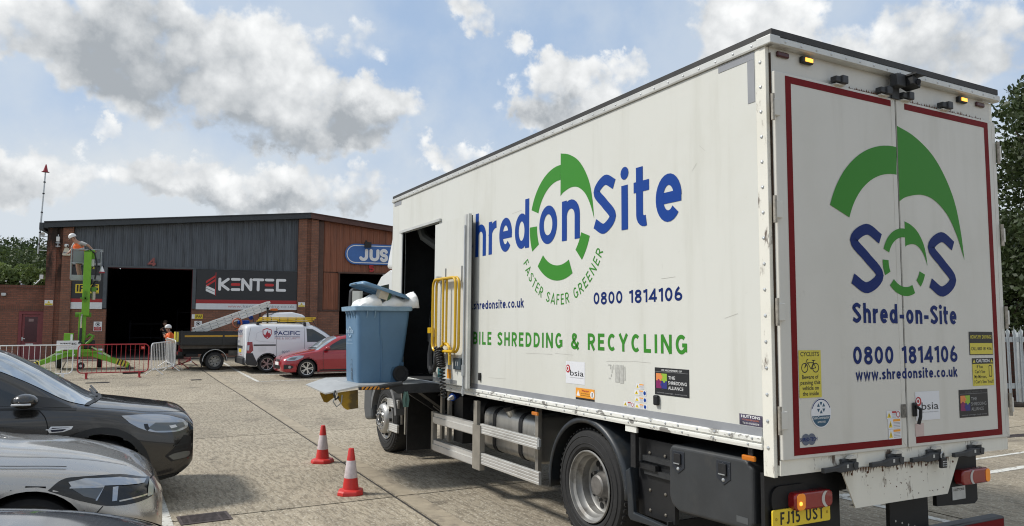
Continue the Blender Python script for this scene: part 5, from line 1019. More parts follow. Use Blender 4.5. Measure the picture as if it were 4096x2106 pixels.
# stickers
def bsia(S, u0, v0, u1, v1):
    w, h = u1 - u0, v1 - v0; c = S.rect('bsia_sticker', u0, v0, u1, v1, mat('sticker_white', (.72, .73, .76), .4)); c.name = 'sticker'
    S.strips('roundel', band((u0 + .12 * w, v0 + .66 * h), 0, .12 * w, 0, 360, 18), P_RED, .0024, c); S.strips('roundel_ring', band((u0 + .105 * w, v0 + .67 * h), .045 * w, .075 * w, 0, 360, 16), P_WHITE, .003, c)
    S.text('lettering', 'bsia', P_BLACK, u0 + .24 * w, v0 + .36 * h, .70 * w, h=.26 * h, off=.0032, parent=c); S.text('lettering', 'british security industry association', P_GREY, u0 + .24 * w, v0 + .25 * h, .70 * w, h=.05 * h, off=.0026, parent=c)
def tsa(S, u0, v0, u1, v1, worn=False):
    w, h = u1 - u0, v1 - v0; c = S.rect('sticker', u0, v0, u1, v1, P_BLACK); X = lambda a: u0 + a * w; Y = lambda a: v0 + a * h; wt = mat('worn_white', (.35, .35, .35), .5) if worn else P_WHITE
    S.rect('title_rule', X(.02), Y(.845), X(.98), Y(.853), P_GREY, .0024, c); S.text('lettering', 'WE ARE MEMBERS OF', mat('dim_white', (.10, .10, .10), .5) if worn else P_WHITE, X(.5), Y(.88), .6 * w, cap=.065 * h, off=.0024, align='c', parent=c)
    for i, (a, b_, m) in enumerate(((.04, .52, mat('pz_orange', (.72, .24, .07), .5)), (.205, .52, mat('pz_green', (.28, .45, .04), .5)), (.04, .24, mat('pz_purple', (.22, .012, .10), .5)), (.205, .24, mat('pz_blue', (.025, .03, .20), .5)))):
        q = S.rect('puzzle_piece', X(a), Y(b_), X(a + .16), Y(b_ + .27), m, .0024, c)
        kx, kz = ((.205, .66), (.285, .52), (.12, .515), (.205, .375))[i]; S.strips('puzzle_knob', band((X(kx), Y(kz)), 0, .034 * w, 0, 360, 12), m, .0028 + .0001 * i, c)
    for k, sx in enumerate(('THE', 'SHREDDING', 'ALLIANCE')): S.text('lettering', sx, wt, X(.405), Y(.60 - .185 * k), (.2, .53, .43)[k] * w, cap=.115 * h, off=.0024, parent=c)
    S.text('lettering', 'national coverage - local service', P_GREY, X(.06), Y(.05), .88 * w, h=.06 * h, off=.0024, parent=c)
    return c
def mini(S, u0, v0, u1, v1, blue=True, red=False, ban=False):
    w, h = u1 - u0, v1 - v0; c = S.rect('sticker', u0, v0, u1, v1, mat('sticker_white', (.72, .73, .76), .4)); X = lambda a: u0 + a * w; Y = lambda a: v0 + a * h
    S.poly('triangle', [(X(.04), Y(.15)), (X(.34), Y(.15)), (X(.19), Y(.85))], P_YEL, .0024, c); S.strips('triangle_mark', [[(X(.17), Y(.28)), (X(.21), Y(.28)), (X(.21), Y(.6)), (X(.17), Y(.6))]], P_BLACK, .003, c); S.rect('header', X(.40), Y(.72), X(.72 if (blue or ban) else .97), Y(.95), P_RED if red else P_ORANGE, .0024, c)
    S.strips('small_print', [[(X(.42), Y(a)), (X(.70 if (blue or ban) else .95), Y(a)), (X(.70 if (blue or ban) else .95), Y(a + .05)), (X(.42), Y(a + .05))] for a in (.15, .3, .45, .58)], P_GREY, .0024, c, kind='stuff')
    if blue: S.strips('disc', band((X(.85), Y(.5)), 0, .40 * h, 0, 360, 12), P_BLUE, .0024, c)
    if ban: S.strips('ban_ring', band((X(.85), Y(.5)), .30 * h, .42 * h, 0, 360, 14), P_RED, .0024, c)
bsia(SIDE, -2.368, 1.347, -2.066, 1.540); tsa(SIDE, -1.132, 1.344, -.755, 1.543)
w_ = SIDE.rect('sticker', -2.206, 1.219, -1.921, 1.318, P_ORANGE); SIDE.rect('footer', -2.206, 1.219, -1.921, 1.236, P_BLACK, .0024, w_); SIDE.poly('triangle', [(-2.195, 1.25), (-2.140, 1.25), (-2.168, 1.30)], P_WHITE, .0024, w_); SIDE.strips('disc', band((-1.955, 1.272), 0, .028, 0, 360, 14), P_WHITE, .0024, w_); SIDE.strips('figure', [[(-1.962, 1.252), (-1.950, 1.252), (-1.948, 1.29), (-1.96, 1.29)]], P_BLACK, .003, w_)
SIDE.text('lettering', 'Warning', P_RED, -2.06, 1.288, .11, cap=.018, bold=.02, align='c', off=.0024, parent=w_); SIDE.text('lettering', 'Do not walk close to', P_BLACK, -2.06, 1.270, .13, cap=.009, align='c', off=.0024, parent=w_); SIDE.text('lettering', 'this vehicle at any time', P_BLACK, -2.06, 1.254, .14, cap=.009, align='c', off=.0024, parent=w_)
for a in ((-1.357, 1.369, -1.264, 1.409, False), (-1.381, 1.321, -1.232, 1.360), (-1.376, 1.270, -1.230, 1.307), (-1.376, 1.220, -1.228, 1.256)): mini(SIDE, *a[:4], blue=len(a) < 5)
mini(SIDE, -1.52, 1.222, -1.385, 1.260, blue=False, red=True, ban=True)
hs_ = SIDE.rect('sticker', -.283, 1.219, -.088, 1.288, mat('huttons_dark', (.07, .06, .10), .4, var=.6, vscale=14)); hs_.data.materials[0] = mat('huttons_dark'); SIDE.text('lettering', 'HUTTONS', P_WHITE, -.186, 1.265, .16, cap=.017, bold=.02, align='c', off=.0024, parent=hs_); SIDE.text('lettering', 'COACHBUILDERS', mat('orange_print', (.6, .2, .12), .5), -.186, 1.249, .14, cap=.009, align='c', off=.0024, parent=hs_); SIDE.text('lettering', 'Tel: 01476 860278', P_WHITE, -.186, 1.227, .14, cap=.011, align='c', off=.0024, parent=hs_)
GLUE = mat('glue_residue', (.44, .44, .41), .7, var=.2, vscale=30)
SIDE.strips('old_sticker_residue', [[(u, v), (u + a, v + .002), (u + a * .9, v + b_), (u + .002, v + b_)] for u, v, a, b_ in ((-1.63, 1.40, .06, .14), (-1.565, 1.395, .05, .145), (-1.70, 1.50, .012, .03), (-1.68, 1.47, .012, .06), (-1.655, 1.50, .01, .04), (-1.73, 1.53, .05, .008), (-1.72, 1.42, .03, .012), (-1.69, 1.44, .015, .02), (-1.51, 1.42, .015, .11))], GLUE, kind='stuff')
SCUFF = mat('scuff_grey', (.50, .49, .45), .6)
SIDE.strips('scuff_marks', [[(u, v), (u + l, v + s_), (u + l, v + s_ + .0035), (u, v + .003)] for u, v, l, s_ in ((-3.1, 1.585, .5, .004), (-2.55, 1.60, .30, -.006), (-1.75, 1.56, .35, .012), (-1.4, 1.575, .22, -.004), (-3.9, 1.30, .4, .01), (-.7, 2.95, .05, .05), (-.62, 3.12, .06, -.05), (-1.05, 2.2, .16, .006), (-.4, 1.9, .12, .03), (-3.4, 3.0, .2, .01))], SCUFF, .0012, kind='stuff')
# rear graphics
logo(REAR, (1.2, 2.402), 1.0, .723, .523, False, 87.5); logo(REAR, (1.275, 2.308), .33, .238, .175)
word(REAR.fn, L_, 'S', P_NAVY, .706, 2.078, .333, .472, .074, .0024); word(REAR.fn, L_, 'S', P_NAVY, 1.545, 2.078, .322, .472, .074, .0024)
word(REAR.fn, L_, 'Shred-on-Site', P_NAVY, .709, 1.878, 1.144, .134, .0265); word(REAR.fn, L_, '0800 1814106', P_NAVY, .703, 1.606, 1.141, .116, .0235, name='digit'); word(REAR.fn, L_, 'www.shredonsite.co.uk', P_NAVY, .724, 1.500, 1.109, .072, .0140)
YST = mat('sticker_yellow', (.62, .53, .06), .5)
c = REAR.rect('cyclist_sticker', .188, 1.404, .390, 1.700, YST); c.name = 'sticker'
REAR.text('lettering', 'CYCLISTS', P_BLACK, .289, 1.663, .17, cap=.027, bold=.012, align='c', off=.0024, parent=c)
for k, sx in enumerate(('Beware of', 'passing this', 'vehicle on', 'the inside')): REAR.text('lettering', sx, P_BLACK, .289, 1.521 - .0345 * k, (.15, .18, .15, .145)[k], cap=.025, bold=.014, align='c', off=.0024, parent=c)
for u in (.240, .340): REAR.strips('bicycle_wheel', band((u, 1.590), .025, .031, 0, 360, 18), P_BLACK, .0024, c)
REAR.strips('bicycle_frame', strokes([[(.240, 1.590), (.268, 1.622), (.320, 1.622), (.297, 1.582), (.268, 1.622)], [(.320, 1.622), (.340, 1.590), (.297, 1.582)], [(.240, 1.590), (.262, 1.640), (.272, 1.644)], [(.318, 1.616), (.323, 1.634)], [(.308, 1.635), (.336, 1.637)]], .005, 3), P_BLACK, .0026, c, kind='stuff')
c = REAR.strips('sticker', band((.380, 1.305), 0, .0925, 0, 360, 32), mat('sticker_white')); REAR.strips('badge_ring', band((.380, 1.305), .083, .089, 20, 160, 24), P_NAVY, .0024, c); 
TEALP = mat('print_teal', (.02, .085, .15), .4); REAR.strips('badge_base', [[(.380 + .086 * math.cos(R(a)), 1.305 + .086 * math.sin(R(a))), (.380 + .086 * math.cos(R(a + 10)), 1.305 + .086 * math.sin(R(a + 10))), (.380 + .086 * math.cos(R(a + 10)) * .999, 1.288), (.380 + .086 * math.cos(R(a)) * .999, 1.288)] for a in range(195, 345, 10)], TEALP, .0024, c)
REAR.strips('badge_petal', [[(.380 + .012 * math.cos(R(a)), 1.338 + .012 * math.sin(R(a))), (.380 + .038 * math.cos(R(a - 20)), 1.338 + .038 * math.sin(R(a - 20))), (.380 + .038 * math.cos(R(a + 20)), 1.338 + .038 * math.sin(R(a + 20)))] for a in range(90, 450, 60)], TEALP, .0024, c)
REAR.text('lettering', 'SafeContractor', P_WHITE, .380, 1.268, .15, cap=.017, align='c', off=.003, parent=c); REAR.text('lettering', 'APPROVED', P_WHITE, .380, 1.243, .075, cap=.012, align='c', off=.003, parent=c)
SG = mat('print_slate', (.11, .13, .18), .5); c = REAR.strips('emblem', band((.235, 1.147), .0, .036, 0, 360, 16), SG); REAR.strips('emblem', band((.288, 1.147), .0, .036, 0, 360, 16), SG, .002); REAR.text('lettering', 'SHRED-TECH', P_NAVY, .183, 1.137, .155, cap=.022, bold=.012, off=.0026)
mini(REAR, 1.019, 1.235, 1.163, 1.287, False, True, True); mini(REAR, 1.033, 1.167, 1.165, 1.234, False); mini(REAR, 1.034, 1.099, 1.164, 1.165, False)
bsia(REAR, 1.335, 1.208, 1.608, 1.406); tsa(REAR, 1.841, 1.203, 2.199, 1.403, True); REAR.rect('sticker', 1.322, 1.101, 1.418, 1.189, mat('faded_pink', (.55, .43, .40), .5))
c = REAR.rect('sticker', 1.996, 1.654, 2.297, 1.826, P_BLACK); REAR.rect('yellow_panel', 2.003, 1.660, 2.290, 1.742, YST, .0024, c); REAR.text('lettering', "HOW'S MY DRIVING?", YST, 2.146, 1.775, .27, cap=.026, bold=.014, align='c', off=.0026, parent=c); REAR.text('lettering', 'CALL 0800 181 4106', P_BLACK, 2.146, 1.689, .26, cap=.024, bold=.016, align='c', off=.0028, parent=c)
c = REAR.rect('sticker', 2.022, 1.427, 2.291, 1.630, YST); REAR.rect('header', 2.022, 1.588, 2.291, 1.630, P_BLACK, .0024, c); REAR.text('lettering', 'CAUTION', P_WHITE, 2.156, 1.599, .17, cap=.024, bold=.014, align='c', off=.0028, parent=c)
for u in (2.045, 2.268): REAR.poly('triangle', [(u - .016, 1.597), (u + .016, 1.597), (u, 1.623)], YST, .0028, c)
for k, sx in enumerate(('If You', "Can't See", 'My Mirrors,', "I Can't See You!!")): REAR.text('lettering', sx, P_BLACK, (2.115, 2.115, 2.120, 2.158)[k], 1.556 - .037 * k, (.075, .13, .155, .25)[k], cap=.024, bold=.006, align='c', off=.0026, parent=c)
rr_ = roundrect(2.228, 1.49, 2.268, 1.578, .01, 3); ri_ = roundrect(2.234, 1.496, 2.262, 1.572, .007, 3); REAR.strips('mirror_symbol', [[rr_[i], rr_[(i + 1) % 16], ri_[(i + 1) % 16], ri_[i]] for i in range(16)], P_BLACK, .0026, c)
REAR.rect('worn_patch', 1.175, 1.237, 1.226, 1.327, mat('grime', (.16, .15, .13), .8, var=.5, vscale=40), .0045); hd_ = thing_child('door_hook', L_, (1.31, -.05, 1.26)); part('hook_plate', BLACKM, hd_, lambda b: b.box(-.02, -.006, -.02, .02, .008, .075), bevel=.006); part('hook_lever', BLACKM, hd_, lambda b: b.tube([(0, -.01, .05), (.018, -.03, .03), (.012, -.03, -.02), (.004, -.02, -.07)], .012, 6))
jk = thing('work_jacket', 'dark jacket hanging just inside the lorry side opening', 'jacket', (3.632 + .30, 3.362 + 5.62, 1.62))
part('shell', mat('jacket_cloth', (.012, .013, .014), .8, var=.3, bump=.4, bscale=9), jk, lambda b: b.grid([[(rr * math.cos(a) * (1 + .12 * math.sin(5 * a + z * 7)), .55 * rr * math.sin(a) * (1 + .1 * math.sin(4 * a)), z) for a in [2 * math.pi * k / 20 for k in range(20)]] for z, rr in ((0, .22), (.15, .21), (.3, .19), (.45, .17), (.58, .14), (.66, .07), (.70, .03))], closed=True), smooth=True, ang=80); part('sleeve', MATS['jacket_cloth'], jk, lambda b: b.tube([(-.10, -.03, .6), (-.22, -.06, .4), (-.25, -.05, .15), (-.24, -.05, .05)], [.06, .065, .055, .05], 9), smooth=True); part('reflective_band', GALV, jk, lambda b: b.box(-.05, -.125, .045, .06, -.119, .06))

# ------------------------------------------------------------------ cars
def pchip(T, Yv, t):
    T = np.asarray(T, float); Yv = np.asarray(Yv, float); h = np.diff(T); d = np.diff(Yv) / h; m = np.zeros(len(T))
    for i in range(1, len(T) - 1):
        if d[i - 1] * d[i] > 0: w1 = 2 * h[i] + h[i - 1]; w2 = h[i] + 2 * h[i - 1]; m[i] = (w1 + w2) / (w1 / d[i - 1] + w2 / d[i])
    m[0], m[-1] = d[0], d[-1]
    k = np.clip(np.searchsorted(T, t) - 1, 0, len(h) - 1); s = (t - T[k]) / h[k]; H = h[k]
    return (2 * s ** 3 - 3 * s ** 2 + 1) * Yv[k] + (s ** 3 - 2 * s ** 2 + s) * H * m[k] + (-2 * s ** 3 + 3 * s ** 2) * Yv[k + 1] + (s ** 3 - s ** 2) * H * m[k + 1]
class Car:
    def __init__(s, root, stations, paint, wheels, wr, nx=9, nz=5):
        s.root = root; S = len(stations); K = len(stations[0][1]); t = np.linspace(0, S - 1, (S - 1) * nx + 1); I = np.arange(S)
        X = pchip(I, [a[0] for a in stations], t); Yk = np.array([pchip(I, [a[1][k][0] for a in stations], t) for k in range(K)]); Zk = np.array([pchip(I, [a[1][k][1] for a in stations], t) for k in range(K)])
        r = np.linspace(0, K - 1, (K - 1) * nz + 1); J = np.arange(K); M, N = len(t), len(r)
        Yf = np.array([pchip(J, Yk[:, i], r) for i in range(M)]); Zf = np.array([pchip(J, Zk[:, i], r) for i in range(M)])
        v = []; f = []
        for i in range(M):
            v += [(X[i], -Yf[i, j], Zf[i, j]) for j in range(N - 1, 0, -1)] + [(X[i], Yf[i, j], Zf[i, j]) for j in range(N)]
        C = 2 * N - 1
        for i in range(M - 1):
            for j in range(C - 1): f.append((i * C + j, i * C + j + 1, (i + 1) * C + j + 1, (i + 1) * C + j))
        f.append(tuple(range(C))); f.append(tuple((M - 1) * C + j for j in range(C - 1, -1, -1)))
        s.bvh = BVHTree.FromPolygons([Vector(p) for p in v], f)
        keep = []
        for q in f:
            if len(q) > 4: keep.append(q); continue
            c = sum((Vector(v[i]) for i in q), Vector()) / 4
            if any((c.x - wx) ** 2 + (c.z - wz) ** 2 < (wr + .055) ** 2 and abs(c.y) > .45 for wx, wz in wheels): continue
            keep.append(q)
        part('under_body', BLACKM, root, lambda b: b.box(stations[-1][0] + .25, -.5, .2, -.35, .5, .62))
        b = MB(); b.add(v, keep); s.body = b.build('body_shell', paint, root, smooth=True, ang=50)
    def conform(s, name, poly, plane, m, off=.004, cell=.05, parent=None, side=-1, smooth=True):
        bm = bmesh.new()
        P = {'side': lambda a, c: (a, 0, c), 'top': lambda a, c: (a, c, 0), 'front': lambda a, c: (0, a, c)}[plane]
        bm.faces.new([bm.verts.new(P(*q)) for q in poly]); ax = {'side': (0, 2), 'top': (0, 1), 'front': (1, 2)}[plane]
        for k in ax:
            lo = min(v.co[k] for v in bm.verts); hi = max(v.co[k] for v in bm.verts); n = Vector((0, 0, 0)); n[k] = 1
            for q in range(1, int((hi - lo) / cell) + 1):
                co = Vector((0, 0, 0)); co[k] = lo + (hi - lo) * q / (int((hi - lo) / cell) + 1)
                bmesh.ops.bisect_plane(bm, geom=bm.verts[:] + bm.edges[:] + bm.faces[:], plane_co=co, plane_no=n)
        for v in bm.verts:
            o = v.co.copy()
            if plane == 'side': o.y = 3 * side; d = Vector((0, -side, 0))
            elif plane == 'top': o.z = 5; d = Vector((0, 0, -1))
            else: o.x = 5; d = Vector((-1, 0, 0))
            h = s.bvh.ray_cast(o, d)
            if h[0] is None: h = s.bvh.find_nearest(Vector((o.x, 0.9 * side, o.z)) if plane == 'side' else v.co)
            n = h[1]; n = -n if n.dot(d) > 0 else n
            v.co = h[0] + n * off
        for f_ in bm.faces: f_.smooth = smooth
        bmesh.ops.recalc_face_normals(bm, faces=bm.faces)
        me = bpy.data.meshes.new(name); bm.to_mesh(me); bm.free(); return link(name, me, m, parent or s.root)
    def line(s, name, pts, w, plane, m=None, off=.003, cell=.06, side=-1, parent=None):
        P = [Vector((*p, 0)) for p in pts]; L = []; Rr = []
        for i, p in enumerate(P):
            d = (P[min(i + 1, len(P) - 1)] - P[max(i - 1, 0)]).normalized(); n = Vector((-d.y, d.x, 0)) * w / 2; L.append((p + n)[:2]); Rr.append((p - n)[:2])
        return s.conform(name, L + Rr[::-1], plane, m or GAPM, off, cell, side=side, parent=parent)
    def arch(s, c, r0, r1, m, name='arch_trim', sides=(-1, 1), a0=-5, a1=185, n=22):
        for sd in sides:
            pr = []
            for k in range(n + 1):
                a = R(a0 + (a1 - a0) * k / n); row = []
                for rr in (r1, r0):
                    o = Vector((c[0] + rr * math.cos(a), 3 * sd, c[1] + rr * math.sin(a))); h = s.bvh.ray_cast(o, Vector((0, -sd, 0))); p = h[0] if h[0] else s.bvh.find_nearest(Vector((o.x, .9 * sd, max(o.z, .2))))[0]
                    row.append(Vector((o.x, p.y + sd * .006, o.z)))
                row.append(Vector((row[1].x, row[1].y - sd * .12, row[1].z))); pr.append(row)
            MB().grid(pr).build(name, m, s.root, smooth=True, ang=40)
            w = MB(); w.grid([[(c[0] + (r0 - .004) * math.cos(R(a)), sd * y, c[1] + (r0 - .004) * math.sin(R(a))) for y in (.88, .5)] for a in range(-10, 191, 10)]); w.build('wheel_well', BLACKM, s.root)
WGLASS = mat('windscreen_glass', (.50, .55, .60), .04, metal=.5, dirt=(.10, .12, .13), dscale=1.2, dmin=.4, dmax=.7, damt=.6)
GAPM = mat('panel_gap', (.006, .006, .007), .8); CGLASS = mat('car_glass', (.012, .015, .016), .05, spec=.8); TRIMK = mat('car_black_trim', (.016, .017, .018), .45); LAMPC = mat('lamp_clear', (.42, .44, .47), .10, metal=.6); LAMPD = mat('lamp_dark', (.010, .011, .012), .15, coat=.15); GRIL = mat('grille_black', (.01, .01, .011), .4)
TYREC = mat('car_tyre', (.02, .02, .021), .75, var=.2, vscale=14); ALLOY = mat('alloy', (.50, .50, .50), .28, metal=.85); ALLOYD = mat('alloy_dark', (.03, .03, .032), .4, metal=.5)
def car_wheel(parent, x, z, y, r, sp=5, double=True, m=None, twist=0.):
    w = thing_child('wheel', parent, (x, y, z), (0, 0, 0 if y < 0 else math.pi)); k = r * .68
    MB().lathe([(k, .10), (k + .01, .01), (r * .86, .0), (r * .97, .025), (r, .06), (r, .17), (r * .95, .2), (k, .2)], (0, 0, 0), (0, 1, 0), 40).build('tyre', TYREC, w, smooth=True, ang=35)
    MB().lathe([(k + .012, .012), (k, .004), (k - .012, .012), (k - .02, .09), (.05, .11), (.0, .11)], (0, 0, 0), (0, 1, 0), 40).build('rim', ALLOYD if sp else (m or ALLOY), w, smooth=True, ang=35)
    MB().lathe([(k + .010, .011), (k + .002, .002), (k - .014, .008)], (0, 0, 0), (0, 1, 0), 40).build('rim_edge', m or ALLOY, w, smooth=True)
    for i in range(sp):
        a = 2 * math.pi * i / sp
        for da in ((-.17, .17) if double else (0,)):
            p = [(math.cos(a + da * .45 + twist * .0) * .04, .018, math.sin(a + da * .45) * .04), (math.cos(a + da + twist) * (k - .008), .014, math.sin(a + da + twist) * (k - .008))]
            part('spoke', m or ALLOY, w, lambda b: b.bar(p[0], p[1], .028 if double else .05, .02, up=(0, 1, 0)))
    part('hub_cap', m or ALLOY, w, lambda b: b.cyl((0, .03, 0), (0, .008, 0), .055, n=16)); return w
def paint(name, c, metal, rough=.3):
    m = mat(name, c, rough, metal=metal, coat=1., rvar=.03); return m
def bay_car(name, label, X, Y, z, rz, cat='car'): return thing(name, label, cat, (X, Y, z), (0, 0, rz))

def ellip(a, b_, c_, x, y, z, n=14, m=8):
    v = []; f = []
    for i in range(m + 1):
        t = math.pi * i / m
        for k in range(n): v.append((x + a * math.sin(t) * math.cos(2 * math.pi * k / n), y + b_ * math.sin(t) * math.sin(2 * math.pi * k / n), z + c_ * math.cos(t)))
    for i in range(m):
        for k in range(n): f.append((i * n + k, i * n + (k + 1) % n, (i + 1) * n + (k + 1) % n, (i + 1) * n + k))
    return v, f
# grey SUV
SUVP = paint('suv_grey_paint', (.034, .032, .030), .5, .22)
suv = bay_car('parked_suv', 'dark grey metallic SUV parked nose out at the left edge', .90, 9.64, 0, 0)
ST = [(0.0, [(0, .84), (.3, .84), (.60, .825), (.72, .79), (.775, .68), (.79, .56), (.785, .46), (.74, .41), (.45, .40)]),
      (-.05, [(0, .905), (.35, .90), (.64, .875), (.755, .825), (.815, .70), (.835, .56), (.83, .44), (.80, .36), (.5, .34)]),
      (-.2, [(0, .96), (.38, .955), (.68, .92), (.81, .865), (.87, .75), (.89, .58), (.885, .40), (.86, .28), (.5, .25)]),
      (-.45, [(0, 1.0), (.4, .995), (.70, .955), (.835, .905), (.895, .80), (.915, .62), (.915, .42), (.89, .24), (.5, .22)]),
      (-.7, [(0, 1.04), (.42, 1.035), (.73, 1.0), (.86, .955), (.91, .84), (.925, .66), (.92, .45), (.9, .24), (.5, .22)]),
      (-.98, [(0, 1.095), (.42, 1.085), (.74, 1.045), (.87, 1.0), (.915, .88), (.925, .7), (.92, .45), (.9, .24), (.5, .22)]),
      (-1.16, [(0, 1.20), (.42, 1.185), (.75, 1.085), (.875, 1.01), (.915, .89), (.925, .7), (.92, .45), (.9, .24), (.5, .22)]),
      (-1.5, [(0, 1.42), (.42, 1.395), (.73, 1.25), (.875, 1.025), (.915, .9), (.925, .7), (.92, .45), (.9, .24), (.5, .22)]),
      (-1.9, [(0, 1.61), (.4, 1.59), (.70, 1.42), (.875, 1.04), (.915, .91), (.925, .7), (.92, .45), (.9, .24), (.5, .22)]),
      (-2.3, [(0, 1.675), (.4, 1.66), (.67, 1.52), (.875, 1.05), (.915, .92), (.925, .7), (.92, .45), (.9, .24), (.5, .22)]),
      (-3.2, [(0, 1.68), (.4, 1.665), (.65, 1.54), (.87, 1.09), (.915, .95), (.925, .7), (.92, .45), (.9, .24), (.5, .22)]),
      (-4.0, [(0, 1.60), (.4, 1.58), (.57, 1.50), (.85, 1.13), (.90, .98), (.915, .7), (.91, .45), (.88, .26), (.5, .24)]),
      (-4.42, [(0, 1.25), (.4, 1.24), (.6, 1.2), (.80, 1.1), (.86, .95), (.88, .7), (.87, .45), (.84, .3), (.5, .28)]),
      (-4.52, [(0, 1.0), (.4, 1.0), (.6, .98), (.74, .95), (.80, .85), (.82, .7), (.81, .5), (.76, .36), (.5, .34)])]
c = Car(suv, ST, SUVP, [(-.88, .36), (-3.56, .36)], .36)
c.conform('windscreen', bez([(-1.03, -.76), (-.955, -.45), (-.93, 0), (-.955, .45), (-1.03, .76)], 6) + [(-1.25, .74), (-1.55, .70), (-1.86, .67)] + bez([(-1.86, .67), (-1.90, .3), (-1.91, 0), (-1.90, -.3), (-1.86, -.67)], 5)[1:] + [(-1.55, -.70), (-1.25, -.74)], 'top', WGLASS, .005)
c.conform('cowl', bez([(-.995, -.77), (-.91, -.45), (-.885, 0), (-.91, .45), (-.995, .77)], 5) + bez([(-1.035, .765), (-.96, .45), (-.935, 0), (-.96, -.45), (-1.035, -.765)], 5), 'top', TRIMK, .006)
for sd in (-1, 1):
    c.conform('side_window', bez([(-1.52, 1.075), (-2.2, 1.09), (-2.5, 1.10)], 4) + bez([(-2.5, 1.46), (-2.2, 1.43), (-1.95, 1.345), (-1.75, 1.24), (-1.52, 1.12)], 5), 'side', CGLASS, .004, side=sd)
    c.conform('rear_window', [(-2.58, 1.10), (-3.5, 1.14), (-3.45, 1.44), (-2.58, 1.46)], 'side', CGLASS, .004, side=sd); c.conform('quarter_window', [(-1.14, 1.035), (-1.46, 1.06), (-1.46, 1.165), (-1.32, 1.13), (-1.16, 1.05)], 'side', TRIMK, .004, side=sd)
    c.line('window_trim', [(-1.10, 1.02), (-1.46, 1.042), (-2.5, 1.075)], .02, 'side', TRIMK, side=sd)
    c.line('door_gap', bez([(-1.44, 1.05), (-1.36, .95), (-1.33, .8), (-1.34, .6), (-1.36, .3)], 5), .009, 'side', side=sd); c.line('door_gap', [(-2.54, 1.08), (-2.55, .7), (-2.54, .3)], .009, 'side', side=sd)
    c.conform('headlamp', bez([(-.70, .935), (-.50, .93), (-.27, .905), (-.11, .855)], 5) + bez([(-.06, .81), (-.075, .77), (-.18, .742), (-.38, .752), (-.52, .80), (-.62, .86)], 5), 'side', LAMPC, .006, .03, side=sd)
    c.conform('headlamp_inner', [(-.45, .80), (-.38, .765), (-.18, .755), (-.09, .785), (-.11, .825), (-.38, .845)], 'side', mat('lamp_grey', (.16, .17, .17), .15, metal=.5), .009, .03, side=sd); c.conform('headlamp_bezel', [(-.49, .84), (-.455, .84), (-.435, .79), (-.455, .77), (-.48, .80)], 'side', LAMPD, .010, .03, side=sd)
    c.conform('lamp_reflector', [(-.25, .805), (-.19, .81), (-.17, .785), (-.23, .778)], 'side', P_WHITE, .011, .03, side=sd)
    c.line('bonnet_gap', bez([(-1.03, .79), (-.9, .80), (-.7, .77), (-.4, .715), (-.15, .60), (-.075, .45)] if sd > 0 else [(-1.03, -.79), (-.9, -.80), (-.7, -.77), (-.4, -.715), (-.15, -.60), (-.075, -.45)], 5), .009, 'top')
    c.conform('fog_recess', [(-.10, .70), (-.03, .68), (-.025, .47), (-.22, .44), (-.28, .50), (-.17, .60)], 'side', GRIL, .004, .04, side=sd); c.conform('fog_lamp', bez([(-.25, .50), (-.18, .525), (-.05, .53), (-.06, .475), (-.20, .455)], 4), 'side', mat('lamp_grey'), .010, .03, side=sd)
    for z in (.60, .545): c.line('grille_slat', [(-.06, z + .02), (-.2, z)], .016, 'side', TRIMK, .012, side=sd)
    c.conform('side_vent', [(-1.335, .835), (-1.31, .870), (-1.12, .862), (-1.135, .835), (-1.20, .812), (-1.32, .808)], 'side', CHROME, .005, .03, side=sd); c.conform('vent_inset', [(-1.31, .832), (-1.30, .858), (-1.15, .852), (-1.21, .82), (-1.30, .817)], 'side', mat('vent_navy', (.008, .009, .03), .4), .008, .03, side=sd); c.line('vent_bar', [(-1.35, .842), (-1.15, .845)], .010, 'side', CHROME, .011, side=sd)
    c.conform('lower_cladding', [(-.10, .32), (-.45, .29), (-.50, .24), (-.1, .24)], 'side', TRIMK, .006, side=sd); c.conform('sill_cladding', [(-1.34, .36), (-3.1, .36), (-3.1, .24), (-1.34, .24)], 'side', TRIMK, .005, side=sd)
    mz = thing_child('door_mirror', suv, (-1.53, sd * 1.02, 1.13)); part('mirror_cap', SUVP, mz, lambda b: b.add(*ellip(.115, .115, .075, 0, 0, 0)), smooth=True, ang=80); part('indicator', P_WHITE, mz, lambda b: b.box(-.10, sd * .10 - .02, -.03, .06, sd * .10 + .012, -.012), bevel=.006); part('mirror_stem', TRIMK, mz, lambda b: b.box(-.05, -sd * .13, -.065, .06, -sd * .02, -.03))
c.conform('grille', [(-.50, .77), (.50, .77), (.48, .66), (-.48, .66)], 'front', GRIL, .004); c.conform('lower_grille', [(-.5, .56), (.5, .56), (.45, .36), (-.45, .36)], 'front', GRIL, .004); c.line('bonnet_trim', [(-.5, .785), (0, .79), (.5, .785)], .018, 'front', CHROME, .007)
for y in (-.25, .25): part('wiper_arm', TRIMK, suv, lambda b: b.bar((-.93, y - .2, 1.11), (-1.0, y + .35, 1.15), .02, .015))
part('washer_jet', TRIMK, suv, lambda b: b.dome((-.68, -.3, 1.035), .018, (0, 0, 1), 6))
c.arch((-.88, .36), .41, .475, TRIMK); c.arch((-3.56, .36), .41, .475, TRIMK)
for x in (-.88, -3.56):
    for y in (-.86, .86): car_wheel(suv, x, .35, y, .35)

